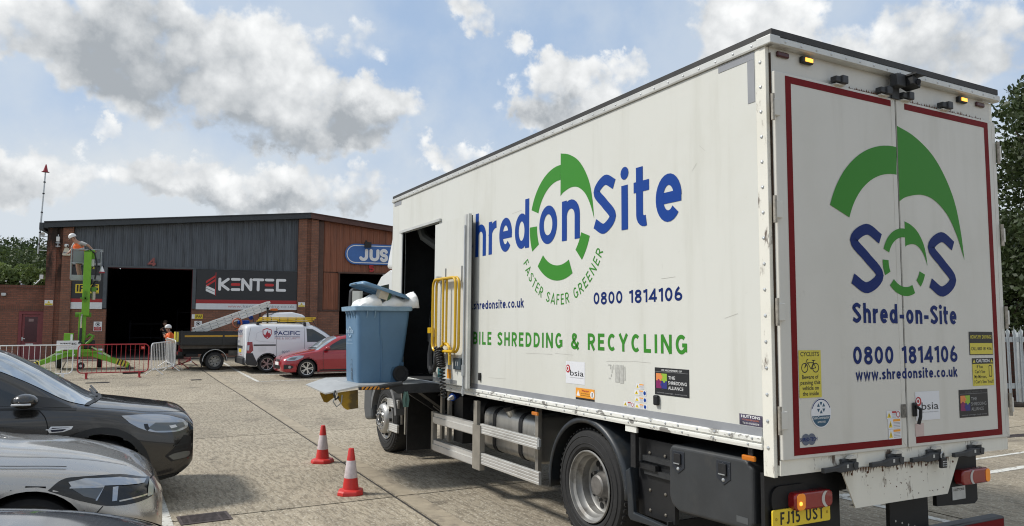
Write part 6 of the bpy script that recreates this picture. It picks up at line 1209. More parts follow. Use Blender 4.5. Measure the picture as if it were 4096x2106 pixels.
# silver car and navy car share a shape
def low_car(name, label, X, Y, pm, full=True):
    t = bay_car(name, label, X, Y, 0, 0); u = [(.905, .36), (.88, .24), (.5, .22)]
    ST = [(0.0, [(0, .60), (.3, .60), (.5, .585), (.58, .56), (.63, .50), (.66, .42), (.66, .34), (.6, .26), (.4, .22)]),
          (-.06, [(0, .69), (.35, .685), (.60, .655), (.70, .61), (.76, .54), (.80, .45), (.80, .34), (.75, .24), (.4, .2)]),
          (-.2, [(0, .785), (.38, .78), (.66, .74), (.79, .69), (.85, .60), (.88, .47), (.88, .34), (.85, .22), (.4, .2)]),
          (-.45, [(0, .875), (.4, .868), (.70, .82), (.83, .77), (.89, .66), (.915, .5), (.915, .34), (.9, .22), (.4, .2)]),
          (-.75, [(0, .94), (.41, .932), (.72, .875), (.855, .82), (.91, .70), (.925, .54), (.92, .36), (.9, .22), (.4, .2)]),
          (-1.1, [(0, .992), (.42, .98), (.74, .915), (.865, .86), (.915, .74), (.925, .58), (.92, .38), (.9, .22), (.4, .2)]),
          (-1.3, [(0, 1.06), (.42, 1.045), (.74, .965), (.87, .885), (.915, .76), (.925, .6), (.92, .4), (.9, .22), (.4, .2)]),
          (-1.65, [(0, 1.28), (.42, 1.26), (.69, 1.19), (.87, .915), (.915, .8), (.925, .6), (.92, .4), (.9, .22), (.4, .2)]),
          (-2.15, [(0, 1.54), (.4, 1.525), (.62, 1.46), (.87, .94), (.915, .82), (.925, .6), (.92, .4), (.9, .22), (.4, .2)]),
          (-2.6, [(0, 1.62), (.4, 1.61), (.6, 1.55), (.87, .96), (.915, .83), (.925, .6), (.92, .4), (.9, .22), (.4, .2)]),
          (-3.5, [(0, 1.60), (.4, 1.59), (.58, 1.53), (.86, 1.02), (.91, .85), (.92, .6), (.915, .4), (.89, .24), (.4, .22)]),
          (-4.2, [(0, 1.2), (.4, 1.19), (.6, 1.12), (.80, 1.0), (.86, .85), (.88, .6), (.87, .42), (.84, .3), (.4, .28)]),
          (-4.35, [(0, .95), (.4, .95), (.6, .92), (.72, .88), (.78, .78), (.80, .6), (.79, .45), (.76, .34), (.4, .32)])]
    c = Car(t, ST, pm, [(-.86, .35), (-3.5, .35)], .35)
    c.conform('windscreen', bez([(-1.33, -.80), (-1.20, -.5), (-1.14, 0), (-1.20, .5), (-1.33, .80)], 6) + [(-1.6, .72), (-2.12, .61)] + bez([(-2.12, .61), (-2.17, 0), (-2.12, -.61)], 6)[1:] + [(-1.6, -.72)], 'top', WGLASS, .005)
    for sd in (-1, 1):
        c.conform('side_window', [(-1.62, .955), (-2.6, .99), (-2.6, 1.48), (-2.2, 1.40), (-1.75, 1.09)], 'side', CGLASS, .004, side=sd); c.conform('rear_window', [(-2.68, .99), (-3.45, 1.05), (-3.4, 1.45), (-2.68, 1.48)], 'side', CGLASS, .004, side=sd)
        c.line('door_gap', [(-1.52, .95), (-1.45, .8), (-1.46, .3)], .008, 'side', side=sd)
        c.line('bonnet_gap', bez([(-1.35, sd * .80), (-1.0, sd * .79), (-.8, sd * .775), (-.64, sd * .755)], 4), .012, 'top', None, .012, .03)
        hp = bez([(-.74, .725), (-.66, .785), (-.55, .79), (-.30, .765), (-.10, .70)], 5) + bez([(-.07, .66), (-.075, .60), (-.22, .575), (-.38, .585), (-.55, .64)], 5); c.conform('headlamp', hp, 'side', LAMPD, .006, .03, side=sd)
        c.conform('lamp_top_glass', [(-.62, .765), (-.52, .775), (-.30, .75), (-.12, .70), (-.14, .685), (-.38, .715), (-.60, .735)], 'side', LAMPC, .010, .03, side=sd); c.conform('lamp_element', [(-.60, .725), (-.40, .705), (-.44, .635), (-.52, .665)], 'side', mat('lamp_smoke', (.13, .14, .15), .12, metal=.3), .010, .03, side=sd); c.line('lamp_outline', [(-.61, .73), (-.40, .71), (-.445, .628)], .012, 'side', LAMPC, .013, side=sd)
        c.conform('lamp_projector', [(-.345, .70), (-.31, .70), (-.315, .61), (-.345, .61)], 'side', LAMPC, .011, .03, side=sd); c.conform('lamp_side_reflector', [(-.075, .655), (-.10, .69), (-.115, .65), (-.12, .60), (-.08, .60)], 'side', mat('pale_reflector', (.42, .43, .36), .2), .012, .03, side=sd); c.line('lamp_strip', [(-.30, .605), (-.10, .615)], .010, 'side', mat('warm_chrome', (.5, .45, .38), .15, metal=.9), .011, side=sd)
        c.line('bumper_gap', [(-.40, .585), (-.50, .48), (-.55, .44)], .007, 'side', side=sd)
        c.line('bonnet_crease_shade', bez([(-1.15, sd * .62), (-.8, sd * .60), (-.45, sd * .55), (-.25, sd * .50)], 5), .022, 'top', mat('crease_shade_' + name, tuple(q * .55 for q in pm.diffuse_color[:3]), .3, metal=.6, coat=.8), .001)  # strip of darkened body paint stands in for shade along the crease
    c.line('bonnet_front_gap', bez([(-.16, -.70), (-.075, -.5), (-.045, 0), (-.075, .5), (-.16, .70)], 5), .008, 'top'); c.conform('grille', [(-.5, .55), (.5, .55), (.42, .34), (-.42, .34)], 'front', GRIL, .004); c.line('grille_trim', [(-.52, .57), (0, .575), (.52, .57)], .02, 'front', CHROME, .008)
    c.arch((-.86, .35), .385, .41, pm); c.arch((-3.5, .35), .385, .41, pm)
    for x in (-.86, -3.5):
        for y in (-.86, .86): car_wheel(t, x, .34, y, .34)
    return t
low_car('parked_car', 'silver beige car with long dark headlamp, parked in front of the grey SUV', .45, 7.05, paint('silver_beige_paint', (.44, .415, .38), .75, .28))
low_car('parked_car', 'dark navy car whose bonnet shows at the bottom left corner', .50, 4.30, paint('navy_paint', (.010, .014, .028), .4, .2)).scale.z = .95

# red hatchback (nose towards the left)
RED = paint('red_paint', (.33, .008, .018), .15, .25)
hat = bay_car('parked_hatchback', 'red hatchback with multi-spoke alloy wheels, half hidden by the blue bin', 5.36, 27.02, g(26.6), math.pi)
ST = [(0.0, [(0, .60), (.3, .60), (.5, .59), (.58, .57), (.63, .5), (.66, .42), (.66, .32), (.6, .25), (.4, .22)]), (-.06, [(0, .68), (.35, .675), (.6, .65), (.70, .61), (.76, .54), (.79, .44), (.79, .32), (.74, .22), (.4, .2)]),
      (-.2, [(0, .76), (.38, .755), (.65, .73), (.77, .68), (.83, .6), (.85, .46), (.85, .32), (.82, .2), (.4, .18)]), (-.5, [(0, .85), (.4, .845), (.68, .81), (.81, .77), (.865, .66), (.885, .5), (.885, .34), (.86, .2), (.4, .18)]),
      (-.9, [(0, .93), (.4, .925), (.70, .885), (.83, .85), (.88, .73), (.89, .55), (.885, .36), (.86, .2), (.4, .18)]), (-1.15, [(0, .985), (.42, .97), (.72, .92), (.84, .875), (.88, .75), (.89, .58), (.885, .38), (.86, .2), (.4, .18)]),
      (-1.5, [(0, 1.20), (.42, 1.185), (.68, 1.12), (.845, .895), (.88, .78), (.89, .58), (.885, .38), (.86, .2), (.4, .18)]), (-1.95, [(0, 1.40), (.4, 1.39), (.6, 1.33), (.845, .91), (.88, .79), (.89, .58), (.885, .38), (.86, .2), (.4, .18)]),
      (-2.4, [(0, 1.475), (.4, 1.465), (.58, 1.40), (.845, .925), (.88, .8), (.89, .58), (.885, .38), (.86, .2), (.4, .18)]), (-3.2, [(0, 1.46), (.4, 1.45), (.57, 1.38), (.84, .96), (.88, .82), (.89, .58), (.885, .38), (.86, .2), (.4, .18)]),
      (-3.9, [(0, 1.30), (.4, 1.28), (.55, 1.20), (.80, 1.0), (.86, .84), (.87, .58), (.86, .4), (.83, .26), (.4, .24)]), (-4.2, [(0, .95), (.4, .95), (.55, .92), (.70, .88), (.78, .78), (.80, .58), (.79, .42), (.75, .32), (.4, .3)])]
c = Car(hat, ST, RED, [(-.83, .315), (-3.4, .315)], .315)
c.conform('windscreen', bez([(-1.20, -.76), (-1.10, -.4), (-1.07, 0), (-1.10, .4), (-1.20, .76)], 5) + [(-1.5, .70), (-1.90, .58)] + bez([(-1.90, .58), (-1.95, 0), (-1.90, -.58)], 5)[1:] + [(-1.5, -.70)], 'top', WGLASS, .005); c.conform('sunroof', [(-2.05, -.5), (-2.05, .5), (-3.0, .48), (-3.0, -.48)], 'top', mat('roof_glass', (.012, .01, .01), .15), .006)
for sd in (-1, 1):
    c.conform('side_window', [(-1.45, .945), (-2.38, .96), (-2.38, 1.345), (-2.05, 1.30), (-1.72, 1.13)], 'side', CGLASS, .004, side=sd); c.conform('rear_window', [(-2.46, .96), (-3.2, .99), (-3.1, 1.33), (-2.46, 1.345)], 'side', CGLASS, .004, side=sd)
    c.conform('headlamp', bez([(-.72, .75), (-.50, .755), (-.25, .70)], 4) + bez([(-.11, .63), (-.2, .585), (-.45, .60), (-.66, .68)], 4), 'side', LAMPC, .006, .03, side=sd); c.conform('headlamp_inner', [(-.5, .70), (-.3, .69), (-.2, .63), (-.4, .62)], 'side', mat('lamp_grey'), .009, .03, side=sd)
    c.line('door_gap', [(-1.40, .93), (-1.36, .75), (-1.38, .25)], .012, 'side', side=sd); c.line('door_gap', [(-2.42, .95), (-2.44, .6), (-2.42, .25)], .012, 'side', side=sd); c.line('window_trim', [(-1.40, .925), (-2.4, .945)], .025, 'side', TRIMK, side=sd); c.line('bonnet_gap', bez([(-1.12, sd * .77), (-.7, sd * .74), (-.3, sd * .62), (-.12, sd * .45)], 4), .012, 'top')
    c.conform('fog_recess', [(-.06, .46), (-.30, .43), (-.38, .38), (-.30, .32), (-.06, .30)], 'side', GRIL, .005, .04, side=sd); c.conform('fog_lamp', arcpts((-.24, .375), .045, 0, 345, 12), 'side', LAMPC, .010, .03, side=sd)
    mz = thing_child('door_mirror', hat, (-1.5, sd * .97, 1.0)); part('mirror_cap', RED, mz, lambda b: b.add(*ellip(.09, .10, .065, 0, 0, 0)), smooth=True, ang=80); part('mirror_stem', TRIMK, mz, lambda b: b.box(-.04, -sd * .12, -.06, .05, 0, -.03)); part('door_handle', RED, hat, lambda b: b.box(-2.3, sd * .885, .72, -2.12, sd * .905, .745), bevel=.006)
    c.line('sill_line', [(-1.25, .25), (-3.0, .25)], .05, 'side', TRIMK, side=sd)
c.conform('grille', [(-.45, .62), (.45, .62), (.42, .55), (-.42, .55)], 'front', GRIL, .004); c.conform('lower_grille', [(-.5, .42), (.5, .42), (.45, .30), (-.45, .30)], 'front', GRIL, .004); part('badge', CHROME, hat, lambda b: b.lathe([(.055, 0), (.06, .008), (.048, .012), (.042, .006)], (.002, 0, .60), (1, 0, 0), 18)); part('number_plate', P_WHITE, hat, lambda b: b.box(.004, -.26, .42, .014, .26, .53)); part('wiper_arm', TRIMK, hat, lambda b: b.bar((-1.10, -.1, 1.0), (-1.2, .5, 1.01), .03, .02))
c.arch((-.83, .315), .35, .365, RED); c.arch((-3.4, .315), .35, .365, RED)
for x in (-.83, -3.4):
    for y in (-.83, .83): car_wheel(hat, x, .315, y, .315, 5, True, mat('alloy_bright', (.62, .61, .58), .3, metal=.8))

# white van
VW = mat('van_white', (.72, .73, .75), .3, coat=.6, var=.02); VK = mat('van_black_plastic', (.03, .031, .034), .6)
van = bay_car('parked_van', 'white panel van with a red shield logo and a yellow ladder on its roof', 8.93, 29.42, g(29), 0, 'van')
T = lambda c0, c1, e, b_, k=.0: [(0, c0), (.42, c0 - .01), (e[0], e[1]), b_, (.90, b_[1] - .14), (.915, .62), (.91, .42), (.88, .25), (.5, .22)]
ST = [(0.0, [(0, .72), (.3, .72), (.55, .70), (.62, .66), (.66, .6), (.68, .5), (.68, .4), (.62, .3), (.45, .26)]), (-.08, [(0, .86), (.35, .855), (.62, .82), (.72, .76), (.78, .66), (.81, .52), (.81, .4), (.76, .26), (.5, .24)]), (-.35, [(0, 1.0), (.4, .99), (.7, .94), (.82, .88), (.87, .74), (.89, .58), (.89, .4), (.86, .25), (.5, .22)]),
      (-.8, T(1.08, 0, (.74, 1.02), (.865, .97))), (-1.0, T(1.16, 0, (.74, 1.09), (.87, .99))), (-1.5, T(1.52, 0, (.68, 1.44), (.875, 1.03))), (-1.95, T(1.74, 0, (.64, 1.66), (.88, 1.06))), (-2.4, T(1.79, 0, (.66, 1.72), (.885, 1.12))), (-3.4, T(1.80, 0, (.69, 1.73), (.885, 1.14))), (-4.15, T(1.78, 0, (.70, 1.71), (.88, 1.12))), (-4.36, [(0, 1.74), (.42, 1.73), (.68, 1.65), (.84, 1.10), (.865, .96), (.88, .62), (.875, .45), (.85, .34), (.5, .32)]), (-4.40, [(0, 1.70), (.40, 1.69), (.64, 1.60), (.79, 1.08), (.82, .95), (.84, .62), (.835, .45), (.81, .36), (.5, .34)])]
c = Car(van, ST, VW, [(-.86, .32), (-3.62, .32)], .32)
c.conform('windscreen', [(-1.0, -.76), (-.93, 0), (-1.0, .76), (-1.5, .68), (-1.92, .62), (-1.97, 0), (-1.92, -.62), (-1.5, -.68)], 'top', WGLASS, .005)
for sd in (-1, 1):
    c.conform('side_window', [(-1.25, 1.10), (-2.20, 1.10), (-2.20, 1.60), (-1.95, 1.57), (-1.6, 1.36)], 'side', mat('van_glass', (.05, .06, .06), .06), .005, side=sd); c.line('door_gap', [(-2.28, 1.66), (-2.30, 1.1), (-2.29, .34)], .012, 'side', mat('van_gap', (.12, .12, .13), .7), side=sd); c.line('door_gap', [(-3.30, 1.66), (-3.32, 1.1), (-3.31, .42)], .012, 'side', mat('van_gap'), side=sd); c.line('slider_gap', bez([(-2.3, 1.62), (-3.1, 1.62), (-3.25, 1.6), (-3.32, 1.5)], 3), .010, 'side', mat('van_gap'), side=sd)
    c.line('slide_rail', [(-3.34, 1.0), (-4.12, 1.005)], .05, 'side', TRIMK, .006, side=sd); c.conform('tail_light', [(-4.16, 1.12), (-4.33, 1.12), (-4.355, .70), (-4.22, .72), (-4.13, .82)], 'side', REDL, .008, .03, side=sd); c.conform('tail_light_inset', [(-4.26, 1.0), (-4.33, 1.0), (-4.335, .82), (-4.27, .82)], 'side', LAMPC, .011, .03, side=sd)
    c.conform('rear_bumper', [(-4.36, .72), (-4.15, .72), (-4.02, .45), (-4.0, .26), (-4.38, .30)], 'side', VK, .012, .04, side=sd); c.line('pressing_shade', bez([(-2.42, 1.5), (-3.0, 1.52), (-3.9, 1.48), (-4.02, 1.3), (-3.98, 1.16), (-3.4, 1.10)], 4), .012, 'side', mat('van_crease_shade', (.52, .53, .55), .4), .002, side=sd); c.conform('filler_flap', roundrect(-3.95, .78, -3.68, .92, .02, 2), 'side', mat('van_flap', (.68, .69, .71), .35), .004, side=sd)  # greyer line on the side paints the shade of a pressed groove
    c.line('door_gap', [(-4.20, 1.66), (-4.28, 1.3), (-4.30, .7)], .010, 'side', mat('van_gap'), side=sd)
c.arch((-.86, .32), .36, .40, VK); c.arch((-3.62, .32), .36, .40, VK)
for x in (-.86, -3.62):
    for y in (-.84, .84): car_wheel(van, x, .32, y, .32)
part('bumper', VK, van, lambda b: b.box(-4.50, -.84, .32, -4.38, .84, .56), bevel=.04, seg=3); VS = Surf(van, lambda u, v, o: (u, -.912 - o, v))
rd = part('rear_doors', VW, van, lambda b: b.prism([(-.68, .58), (.68, .58), (.72, 1.05), (.58, 1.62), (-.58, 1.62), (-.72, 1.05)], 'yz', -4.435, -4.395), bevel=.02); part('door_trim_bar', VK, rd, lambda b: b.box(-4.46, -.5, .90, -4.436, .5, .98)); part('number_plate', P_YEL, rd, lambda b: b.box(-4.45, -.25, .74, -4.436, .25, .86)); part('rear_gap', mat('van_gap'), rd, lambda b: b.box(-4.4375, -.006, .6, -4.4355, .006, 1.6))
RS = Surf(rd, lambda u, v, o: (-4.4365 - o, -u, v)); RS.text('lettering', 'PACIFIC', P_NAVY, -.62, 1.42, 1.05, cap=.12, bold=.01); RS.rect('rule', -.62, 1.385, .43, 1.395, P_NAVY); RS.text('lettering', 'FIRE & SECURITY', mat('pale_red', (.55, .25, .25)), -.62, 1.28, 1.05, cap=.07); RS.text('lettering', '0207', P_NAVY, -.5, 1.08, .3, cap=.08); RS.text('lettering', 'security systems', mat('pale_red'), -.6, .64, 1.0, cap=.05)
def vtext(nm, s_, m, x, z, w, cap, bold=0.):
    o = text(nm, s_, m, van, (0, 0, 0), (1, 0, 0), (0, 0, 1), w, cap=cap, bold=bold)
    for v_ in o.data.vertices:
        q = c.bvh.ray_cast(Vector((x + v_.co.x, -3, z + v_.co.z)), Vector((0, 1, 0)))[0]; v_.co = Vector((x + v_.co.x, (q.y if q else -.9) - .006, z + v_.co.z))
vtext('lettering', 'PACIFIC', P_NAVY, -3.38, 1.36, .92, .145, .012); vtext('lettering', 'FIRE & SECURITY', mat('dull_pink', (.45, .28, .29), .5), -3.38, 1.205, .92, .075); c.line('rule', [(-3.38, 1.315), (-2.46, 1.315)], .012, 'side', P_NAVY, .005); vtext('lettering', '0207', P_NAVY, -3.12, .70, .28, .09)
sh = [(-3.80, 1.56), (-3.64, 1.62), (-3.48, 1.56), (-3.48, 1.40), (-3.54, 1.29), (-3.64, 1.22), (-3.74, 1.29), (-3.80, 1.40)]; c.conform('shield', sh, 'side', mat('shield_red', (.38, .02, .035), .45), .005, .04); c.conform('shield_field', [(-3.64 + (x + 3.64) * .82, 1.43 + (z - 1.43) * .82) for x, z in sh], 'side', VW, .007, .04); c.conform('shield_flame', [(-3.75, 1.30), (-3.76, 1.40), (-3.71, 1.36), (-3.68, 1.43), (-3.62, 1.53), (-3.60, 1.43), (-3.57, 1.46), (-3.52, 1.38), (-3.54, 1.29), (-3.60, 1.26), (-3.64, 1.30), (-3.68, 1.26)], 'side', mat('shield_red'), .009, .03)
for x in (-3.95, -2.25): part('roof_bar', VK, van, lambda b: (b.box(x - .04, -.66, 1.80, x + .04, .66, 1.84), b.box(x - .05, -.68, 1.68, x + .05, -.60, 1.80), b.box(x - .05, .60, 1.68, x + .05, .68, 1.80)), kind='stuff')
def ladder(name, label, p0, p1, m, n, rows, h, depth, loc=(0, 0, 0)):
    """extension ladder on edge: `rows` stacked stiles a side, rungs across"""
    t = thing(name, label, 'ladder', loc); p0, p1 = Vector(p0), Vector(p1); d = (p1 - p0).normalized(); side = Vector((0, 1, 0)); up = d.cross(side).normalized(); up = up if up.z > 0 else -up
    for r_ in range(rows):
        for s_ in (0, depth): part('stile', m, t, lambda b: b.bar(p0 + up * (r_ * h) + side * s_ + d * (.05 * r_), p1 + up * (r_ * h) + side * s_ - d * (.06 * (rows - 1 - r_)), .03, h * .82, up=up), bevel=.008)
        for k in range(n): q = p0 + (p1 - p0) * ((k + .5) / n) + up * (r_ * h); part('rung', m, t, lambda b: b.cyl(q, q + side * depth, .014, n=8)) if r_ == rows - 1 else None
    rb = MB()
    for r_ in range(rows):
        for k in range(n): q = p0 + (p1 - p0) * ((k + .5) / n) + up * (r_ * h); rb.cyl(q - side * .018, q - side * .012, .018, n=8)
    rb.build('rung_ends', P_BLACK, t, kind='stuff'); return t
ladder('yellow_ladder', 'yellow glass-fibre extension ladder strapped to the white van roof', (5.04, 28.95, 1.84 + g(29) + .035), (7.14, 28.95, 1.84 + g(29) + .035), mat('ladder_yellow', (.72, .47, .02), .4, var=.06), 7, 3, .06, .42)
part('ladder_strap', BLACKP, van, lambda b: b.bar((-3.95, -.5, 1.85), (-3.2, -.5, 1.86), .02, .03)); part('aerial', BLACKP, van, lambda b: b.cyl((-1.75, -.3, 1.70), (-1.95, -.3, 2.05), .012, n=6))

# ------------------------------------------------------------------ traffic cones
CONER = mat('cone_red', (.62, .035, .03), .45, var=.12, vscale=7, dirt=(.25, .03, .025), dscale=6, damt=.5); CONEW = mat('cone_sleeve', (.60, .52, .52), .55, var=.12, vscale=30, dirt=(.4, .3, .29), dscale=9, damt=.5)
def cone(label, x, y, rz, tilt=0.):
    t = thing('traffic_cone', label, 'cone', (x, y, g(y)), (tilt, 0, rz), 'traffic cones beside the lorry')
    def oct_(r, c=.30): q = r * c; return [(-r, -q), (-q, -r), (q, -r), (r, -q), (r, q), (q, r), (-q, r), (-r, q)]
    part('base', CONER, t, lambda b: b.grid([[(px, py, z) for px, py in oct_(r)] for r, z in ((.148, 0.), (.150, .012), (.146, .035), (.135, .050), (.105, .056), (.02, .058))], closed=True), bevel=.003)
    part('body', CONER, t, lambda b: b.lathe([(.095, .055), (.088, .06), (.078, .14), (.030, .49), (.026, .498), (.0, .499)], (0, 0, 0), (0, 0, 1), 28), smooth=True, ang=40)
    part('reflective_sleeve', CONEW, t, lambda b: b.lathe([(.0715, .178), (.0735, .181), (.0485, .365), (.0465, .368)], (0, 0, 0), (0, 0, 1), 28), smooth=True)
cone('red and white traffic cone farther from us, near the lorry front wheel', 2.70, 10.42, R(8)); cone('red and white traffic cone nearest to us', 2.48, 8.34, R(25))

# ------------------------------------------------------------------ wheelie bin on the platform, with its load
TOW = Vector((3.632, 3.362, 0))
BINM = mat('bin_blue', (.105, .21, .335), .48, var=.10, vscale=3, bump=.04, bscale=30, dirt=(.16, .27, .38), dscale=2.2, damt=.4); BIND = mat('bin_worn_rim', (.23, .36, .48), .5, var=.2, vscale=8)
bn = thing('wheelie_bin', 'blue plastic wheelie bin with lid ajar standing on the lorry platform', 'bin', TOW + Vector((-.60, 5.84, 1.157 + .006)))
prof = lambda x0, x1, y0, y1, z, r: [(x, y, z) for x, y in roundrect(x0, y0, x1, y1, r, 4)]
part('body', BINM, bn, lambda b: (b.grid([prof(-.305, .24, -.26, .26, .0, .06), prof(-.31, .245, -.265, .265, .03, .06), prof(-.32, .30, -.273, .273, .45, .06), prof(-.328, .352, -.28, .28, .88, .055)], closed=True), b.poly([p for p in prof(-.30, .22, -.255, .255, .0, .06)])), smooth=True, ang=40)
part('rim', BIND, bn, lambda b: (b.grid([prof(-.328, .352, -.28, .28, .87, .055), prof(-.37, .372, -.314, .314, .875, .05), prof(-.375, .378, -.318, .318, .925, .05), prof(-.345, .36, -.29, .29, .93, .05), prof(-.31, .335, -.268, .268, .925, .05), prof(-.30, .325, -.26, .26, .80, .05)], closed=True)), smooth=True, ang=35)
part('side_rib', BINM, bn, lambda b: b.tube([(-.02, -.271, .02), (-.02, -.276, .45), (-.045, -.279, .6), (-.05, -.283, .86)], .008, 6)); 
for y in (-.19, -.09, .02, .13): part('rim_gusset', BIND, bn, lambda b: b.add([(-.322, y, .87), (-.365, y, .87), (-.322, y, .76), (-.322, y + .012, .87), (-.365, y + .012, .87), (-.322, y + .012, .76)], [(0, 1, 2), (5, 4, 3), (0, 3, 4, 1), (1, 4, 5, 2)]))
for x in (-.22, -.12): part('rim_gusset', BIND, bn, lambda b: b.add([(x, -.275, .87), (x, -.31, .87), (x, -.272, .77), (x + .012, -.275, .87), (x + .012, -.31, .87), (x + .012, -.272, .77)], [(0, 1, 2), (5, 4, 3), (0, 3, 4, 1), (1, 4, 5, 2)]))
part('wheel_recess_shade', mat('bin_blue_shade', (.05, .12, .2), .5), bn, lambda b: b.prism(arcpts((.225, .115), .125, 90, 200, 10) + [(.10, .0), (.26, 0), (.27, .24)], 'xz', -.268, -.2), )  # flush patch in darkened bin blue, painting the shade round the wheel
for sd in (-1, 1):
    w = thing_child('wheel', bn, (.225, sd * .285, .10)); part('tyre', RUBBER, w, lambda b: b.lathe([(.06, -.028), (.09, -.03), (.1, -.02), (.1, .02), (.09, .03), (.06, .028)], (0, 0, 0), (0, 1, 0), 28, True), smooth=True, ang=40); part('hub', BLACKP, w, lambda b: b.cyl((0, -.02, 0), (0, .02, 0), .062, n=20))
part('axle', GALV, bn, lambda b: b.cyl((.225, -.3, .10), (.225, .3, .10), .012, n=8)); part('handle', BINM, bn, lambda b: b.cyl((.36, -.22, .92), (.36, .22, .92), .016, n=8))
LIDM = mat('bin_lid_blue', (.13, .245, .37), .42, var=.1, vscale=4)
lid = thing_child('lid', bn, (.355, 0, 1.035), (0, R(17), 0))
def lidf(b):
    rows = []
    for r_, z in ((1.0, -.030), (1.0, -.008), (.985, .0), (.93, .003), (.90, .018), (.5, .028), (.02, .031)):
        rows.append([(-.37 + (x + .37) * r_ if False else -.36 + (x + .36) * r_, y * r_, z) for x, y in roundrect(-.665, -.30, .0, .30, .075, 5)])
    b.grid(rows, closed=True)
part('lid_shell', LIDM, lid, lidf, smooth=True, ang=45); part('lid_grip', LIDM, lid, lambda b: b.box(-.695, -.1, -.034, -.66, .1, -.016), bevel=.008); part('hinge', BLACKP, lid, lambda b: b.cyl((.012, -.25, -.03), (.012, .25, -.03), .014, n=8))
BS = Surf(bn, lambda u, v, o: (-.319 - o - .012 * (v / .88), -u, v)); PW = mat('pale_print', (.42, .55, .66), .6)
BS.text('lettering', 'Shred on Site', PW, -.19, .60, .30, h=.055, off=.004, bold=.01); BS.strips('print_ring', band((-.03, .615), .052, .068, 20, 160, 10) + band((-.03, .615), .052, .068, 205, 335, 10), PW, .004); BS.text('lettering', '0800 181 4106', PW, -.04, .505, .17, cap=.018, off=.004, align='c'); BS.text('lettering', 'CONFIDENTIAL WASTE ONLY', PW, -.04, .465, .27, cap=.014, off=.004, align='c')
STN = mat('bin_stain', (.055, .075, .09), .8, var=.5, vscale=30); BS.strips('scuff', [[(.02 + x, z), (.05 + x, z + .01), (.055 + x, z + h), (.03 + x, z + h * .9)] for x, z, h in ((0, .03, .10), (.01, .13, .05), (-.01, .20, .03), (.0, .26, .02), (.03, .02, .03))], STN, .004, kind='stuff')
SACK = mat('white_sack', (.80, .80, .78), .55, var=.05, bump=.25, bscale=7)
def sack(label, loc, prof, y0, y1, seed, wr=.012):
    """plastic liner draped over the load: prof = (x, height) ridge line, falling to the rim on both sides"""
    rg = np.random.default_rng(seed); t = thing('liner_sack', label, 'sack', loc); P = bez(prof, 5); n = 20; rows = []; ph = rg.uniform(0, 6, 6)
    for i, (x, h) in enumerate(P):
        row = []
        for k in range(n + 1):
            q = k / n; y = y0 + (y1 - y0) * q; e_ = max(0, 1 - (2 * q - 1) ** 4) ** .6
            z = h * e_ + wr * (math.sin(31 * x + ph[0] + 4 * q) * math.sin(9 * q + ph[1]) + .8 * abs(math.sin(17 * x - 13 * q + ph[2])) + .5 * math.sin(47 * q + 19 * x + ph[3])) * (e_ ** .5) + rg.normal() * .0025
            row.append((x + .02 * math.sin(7 * q + ph[4]) * h * 3, y + .012 * math.sin(23 * x + ph[5]), z))
        rows.append(row)
    o = part('sheet', SACK, t, lambda b: b.grid(rows), smooth=True, ang=30); m_ = o.modifiers.new('s', 'SOLIDIFY'); m_.thickness = .003
sack('crumpled white liner sack at the front of the blue bin', TOW + Vector((0, 0, 2.075)), [(-.90, .0), (-.885, .06), (-.80, .11), (-.70, .15), (-.64, .13), (-.60, .02)], 5.545, 5.98, 3)
sack('large white liner sack draped over the back of the blue bin', TOW + Vector((0, 0, 2.075)), [(-.68, .02), (-.62, .06), (-.52, .13), (-.40, .145), (-.30, .12), (-.22, .16), (-.15, .20), (-.145, .10)], 5.535, 6.05, 4, .010)
cbx = thing('carton', 'small cream carton wedged under the bin lid', 'carton', TOW + Vector((-.62, 5.62, 2.19)), (R(10), R(14), R(12))); part('box', mat('carton_cream', (.52, .47, .38), .7, var=.1), cbx, lambda b: b.box(-.06, -.05, 0, .06, .05, .13)); part('tape', mat('carton_green', (.05, .12, .06), .6), cbx, lambda b: b.box(.061, -.05, 0, .10, .05, .12))

# ------------------------------------------------------------------ pedestrian barriers
BARW = mat('barrier_white', (.72, .72, .71), .4, var=.06); BARR = mat('barrier_red', (.36, .02, .028), .4, var=.08)
def barrier(label, p0, p1, m, cross=True, tagp=False, nb=14):
    a = Vector(p0); d = Vector(p1) - a; L = d.length; t = thing('crowd_barrier', label, 'barrier', (a.x, a.y, g(a.y)), (0, -math.atan2(g(p1[1]) - g(p0[1]), L), math.atan2(d.y, d.x)), 'barriers round the lift')
    part('frame', m, t, lambda b: b.tube([(x, 0, z) for x, z in roundrect(.02, .18, L - .02, 1.10, .13, 5)], .019, 9, True), smooth=True)
    for k in range(nb): x = .02 + (L - .04) * (k + 1) / (nb + 1); part('bar', m, t, lambda b: b.cyl((x, 0, .18), (x, 0, 1.10), .0075, n=6))
    for x in (.28, L - .28):
        if cross: part('foot', m, t, lambda b: (b.tube([(x, -.30, .012), (x, 0, .24), (x, .30, .012)], .018, 7)))
        else: part('foot', m, t, lambda b: (b.prism([(x - .045, .19), (x + .045, .19), (x + .025, .0), (x - .025, .0)], 'xz', -.02, .02), b.box(x - .03, -.28, 0, x + .03, .28, .03)), kind='stuff')
    if tagp: part('name_tag', mat('tag_red', (.5, .03, .02), .4), t, lambda b: b.box(L - .26, -.012, .93, L - .14, .012, 1.04)); part('tag_print', P_WHITE, t, lambda b: b.box(L - .23, -.0135, .97, L - .17, -.0125, .98))
    part('coupling', m, t, lambda b: b.cyl((L - .01, 0, .75), (L + .03, 0, .80), .01, n=6))
barrier('white tube barrier in front of the annex door', (-3.1, 28.35), (-.80, 28.45), BARW, False); barrier('red tube barrier in front of the lift', (-.70, 28.45), (1.42, 28.5), BARR, False, True)
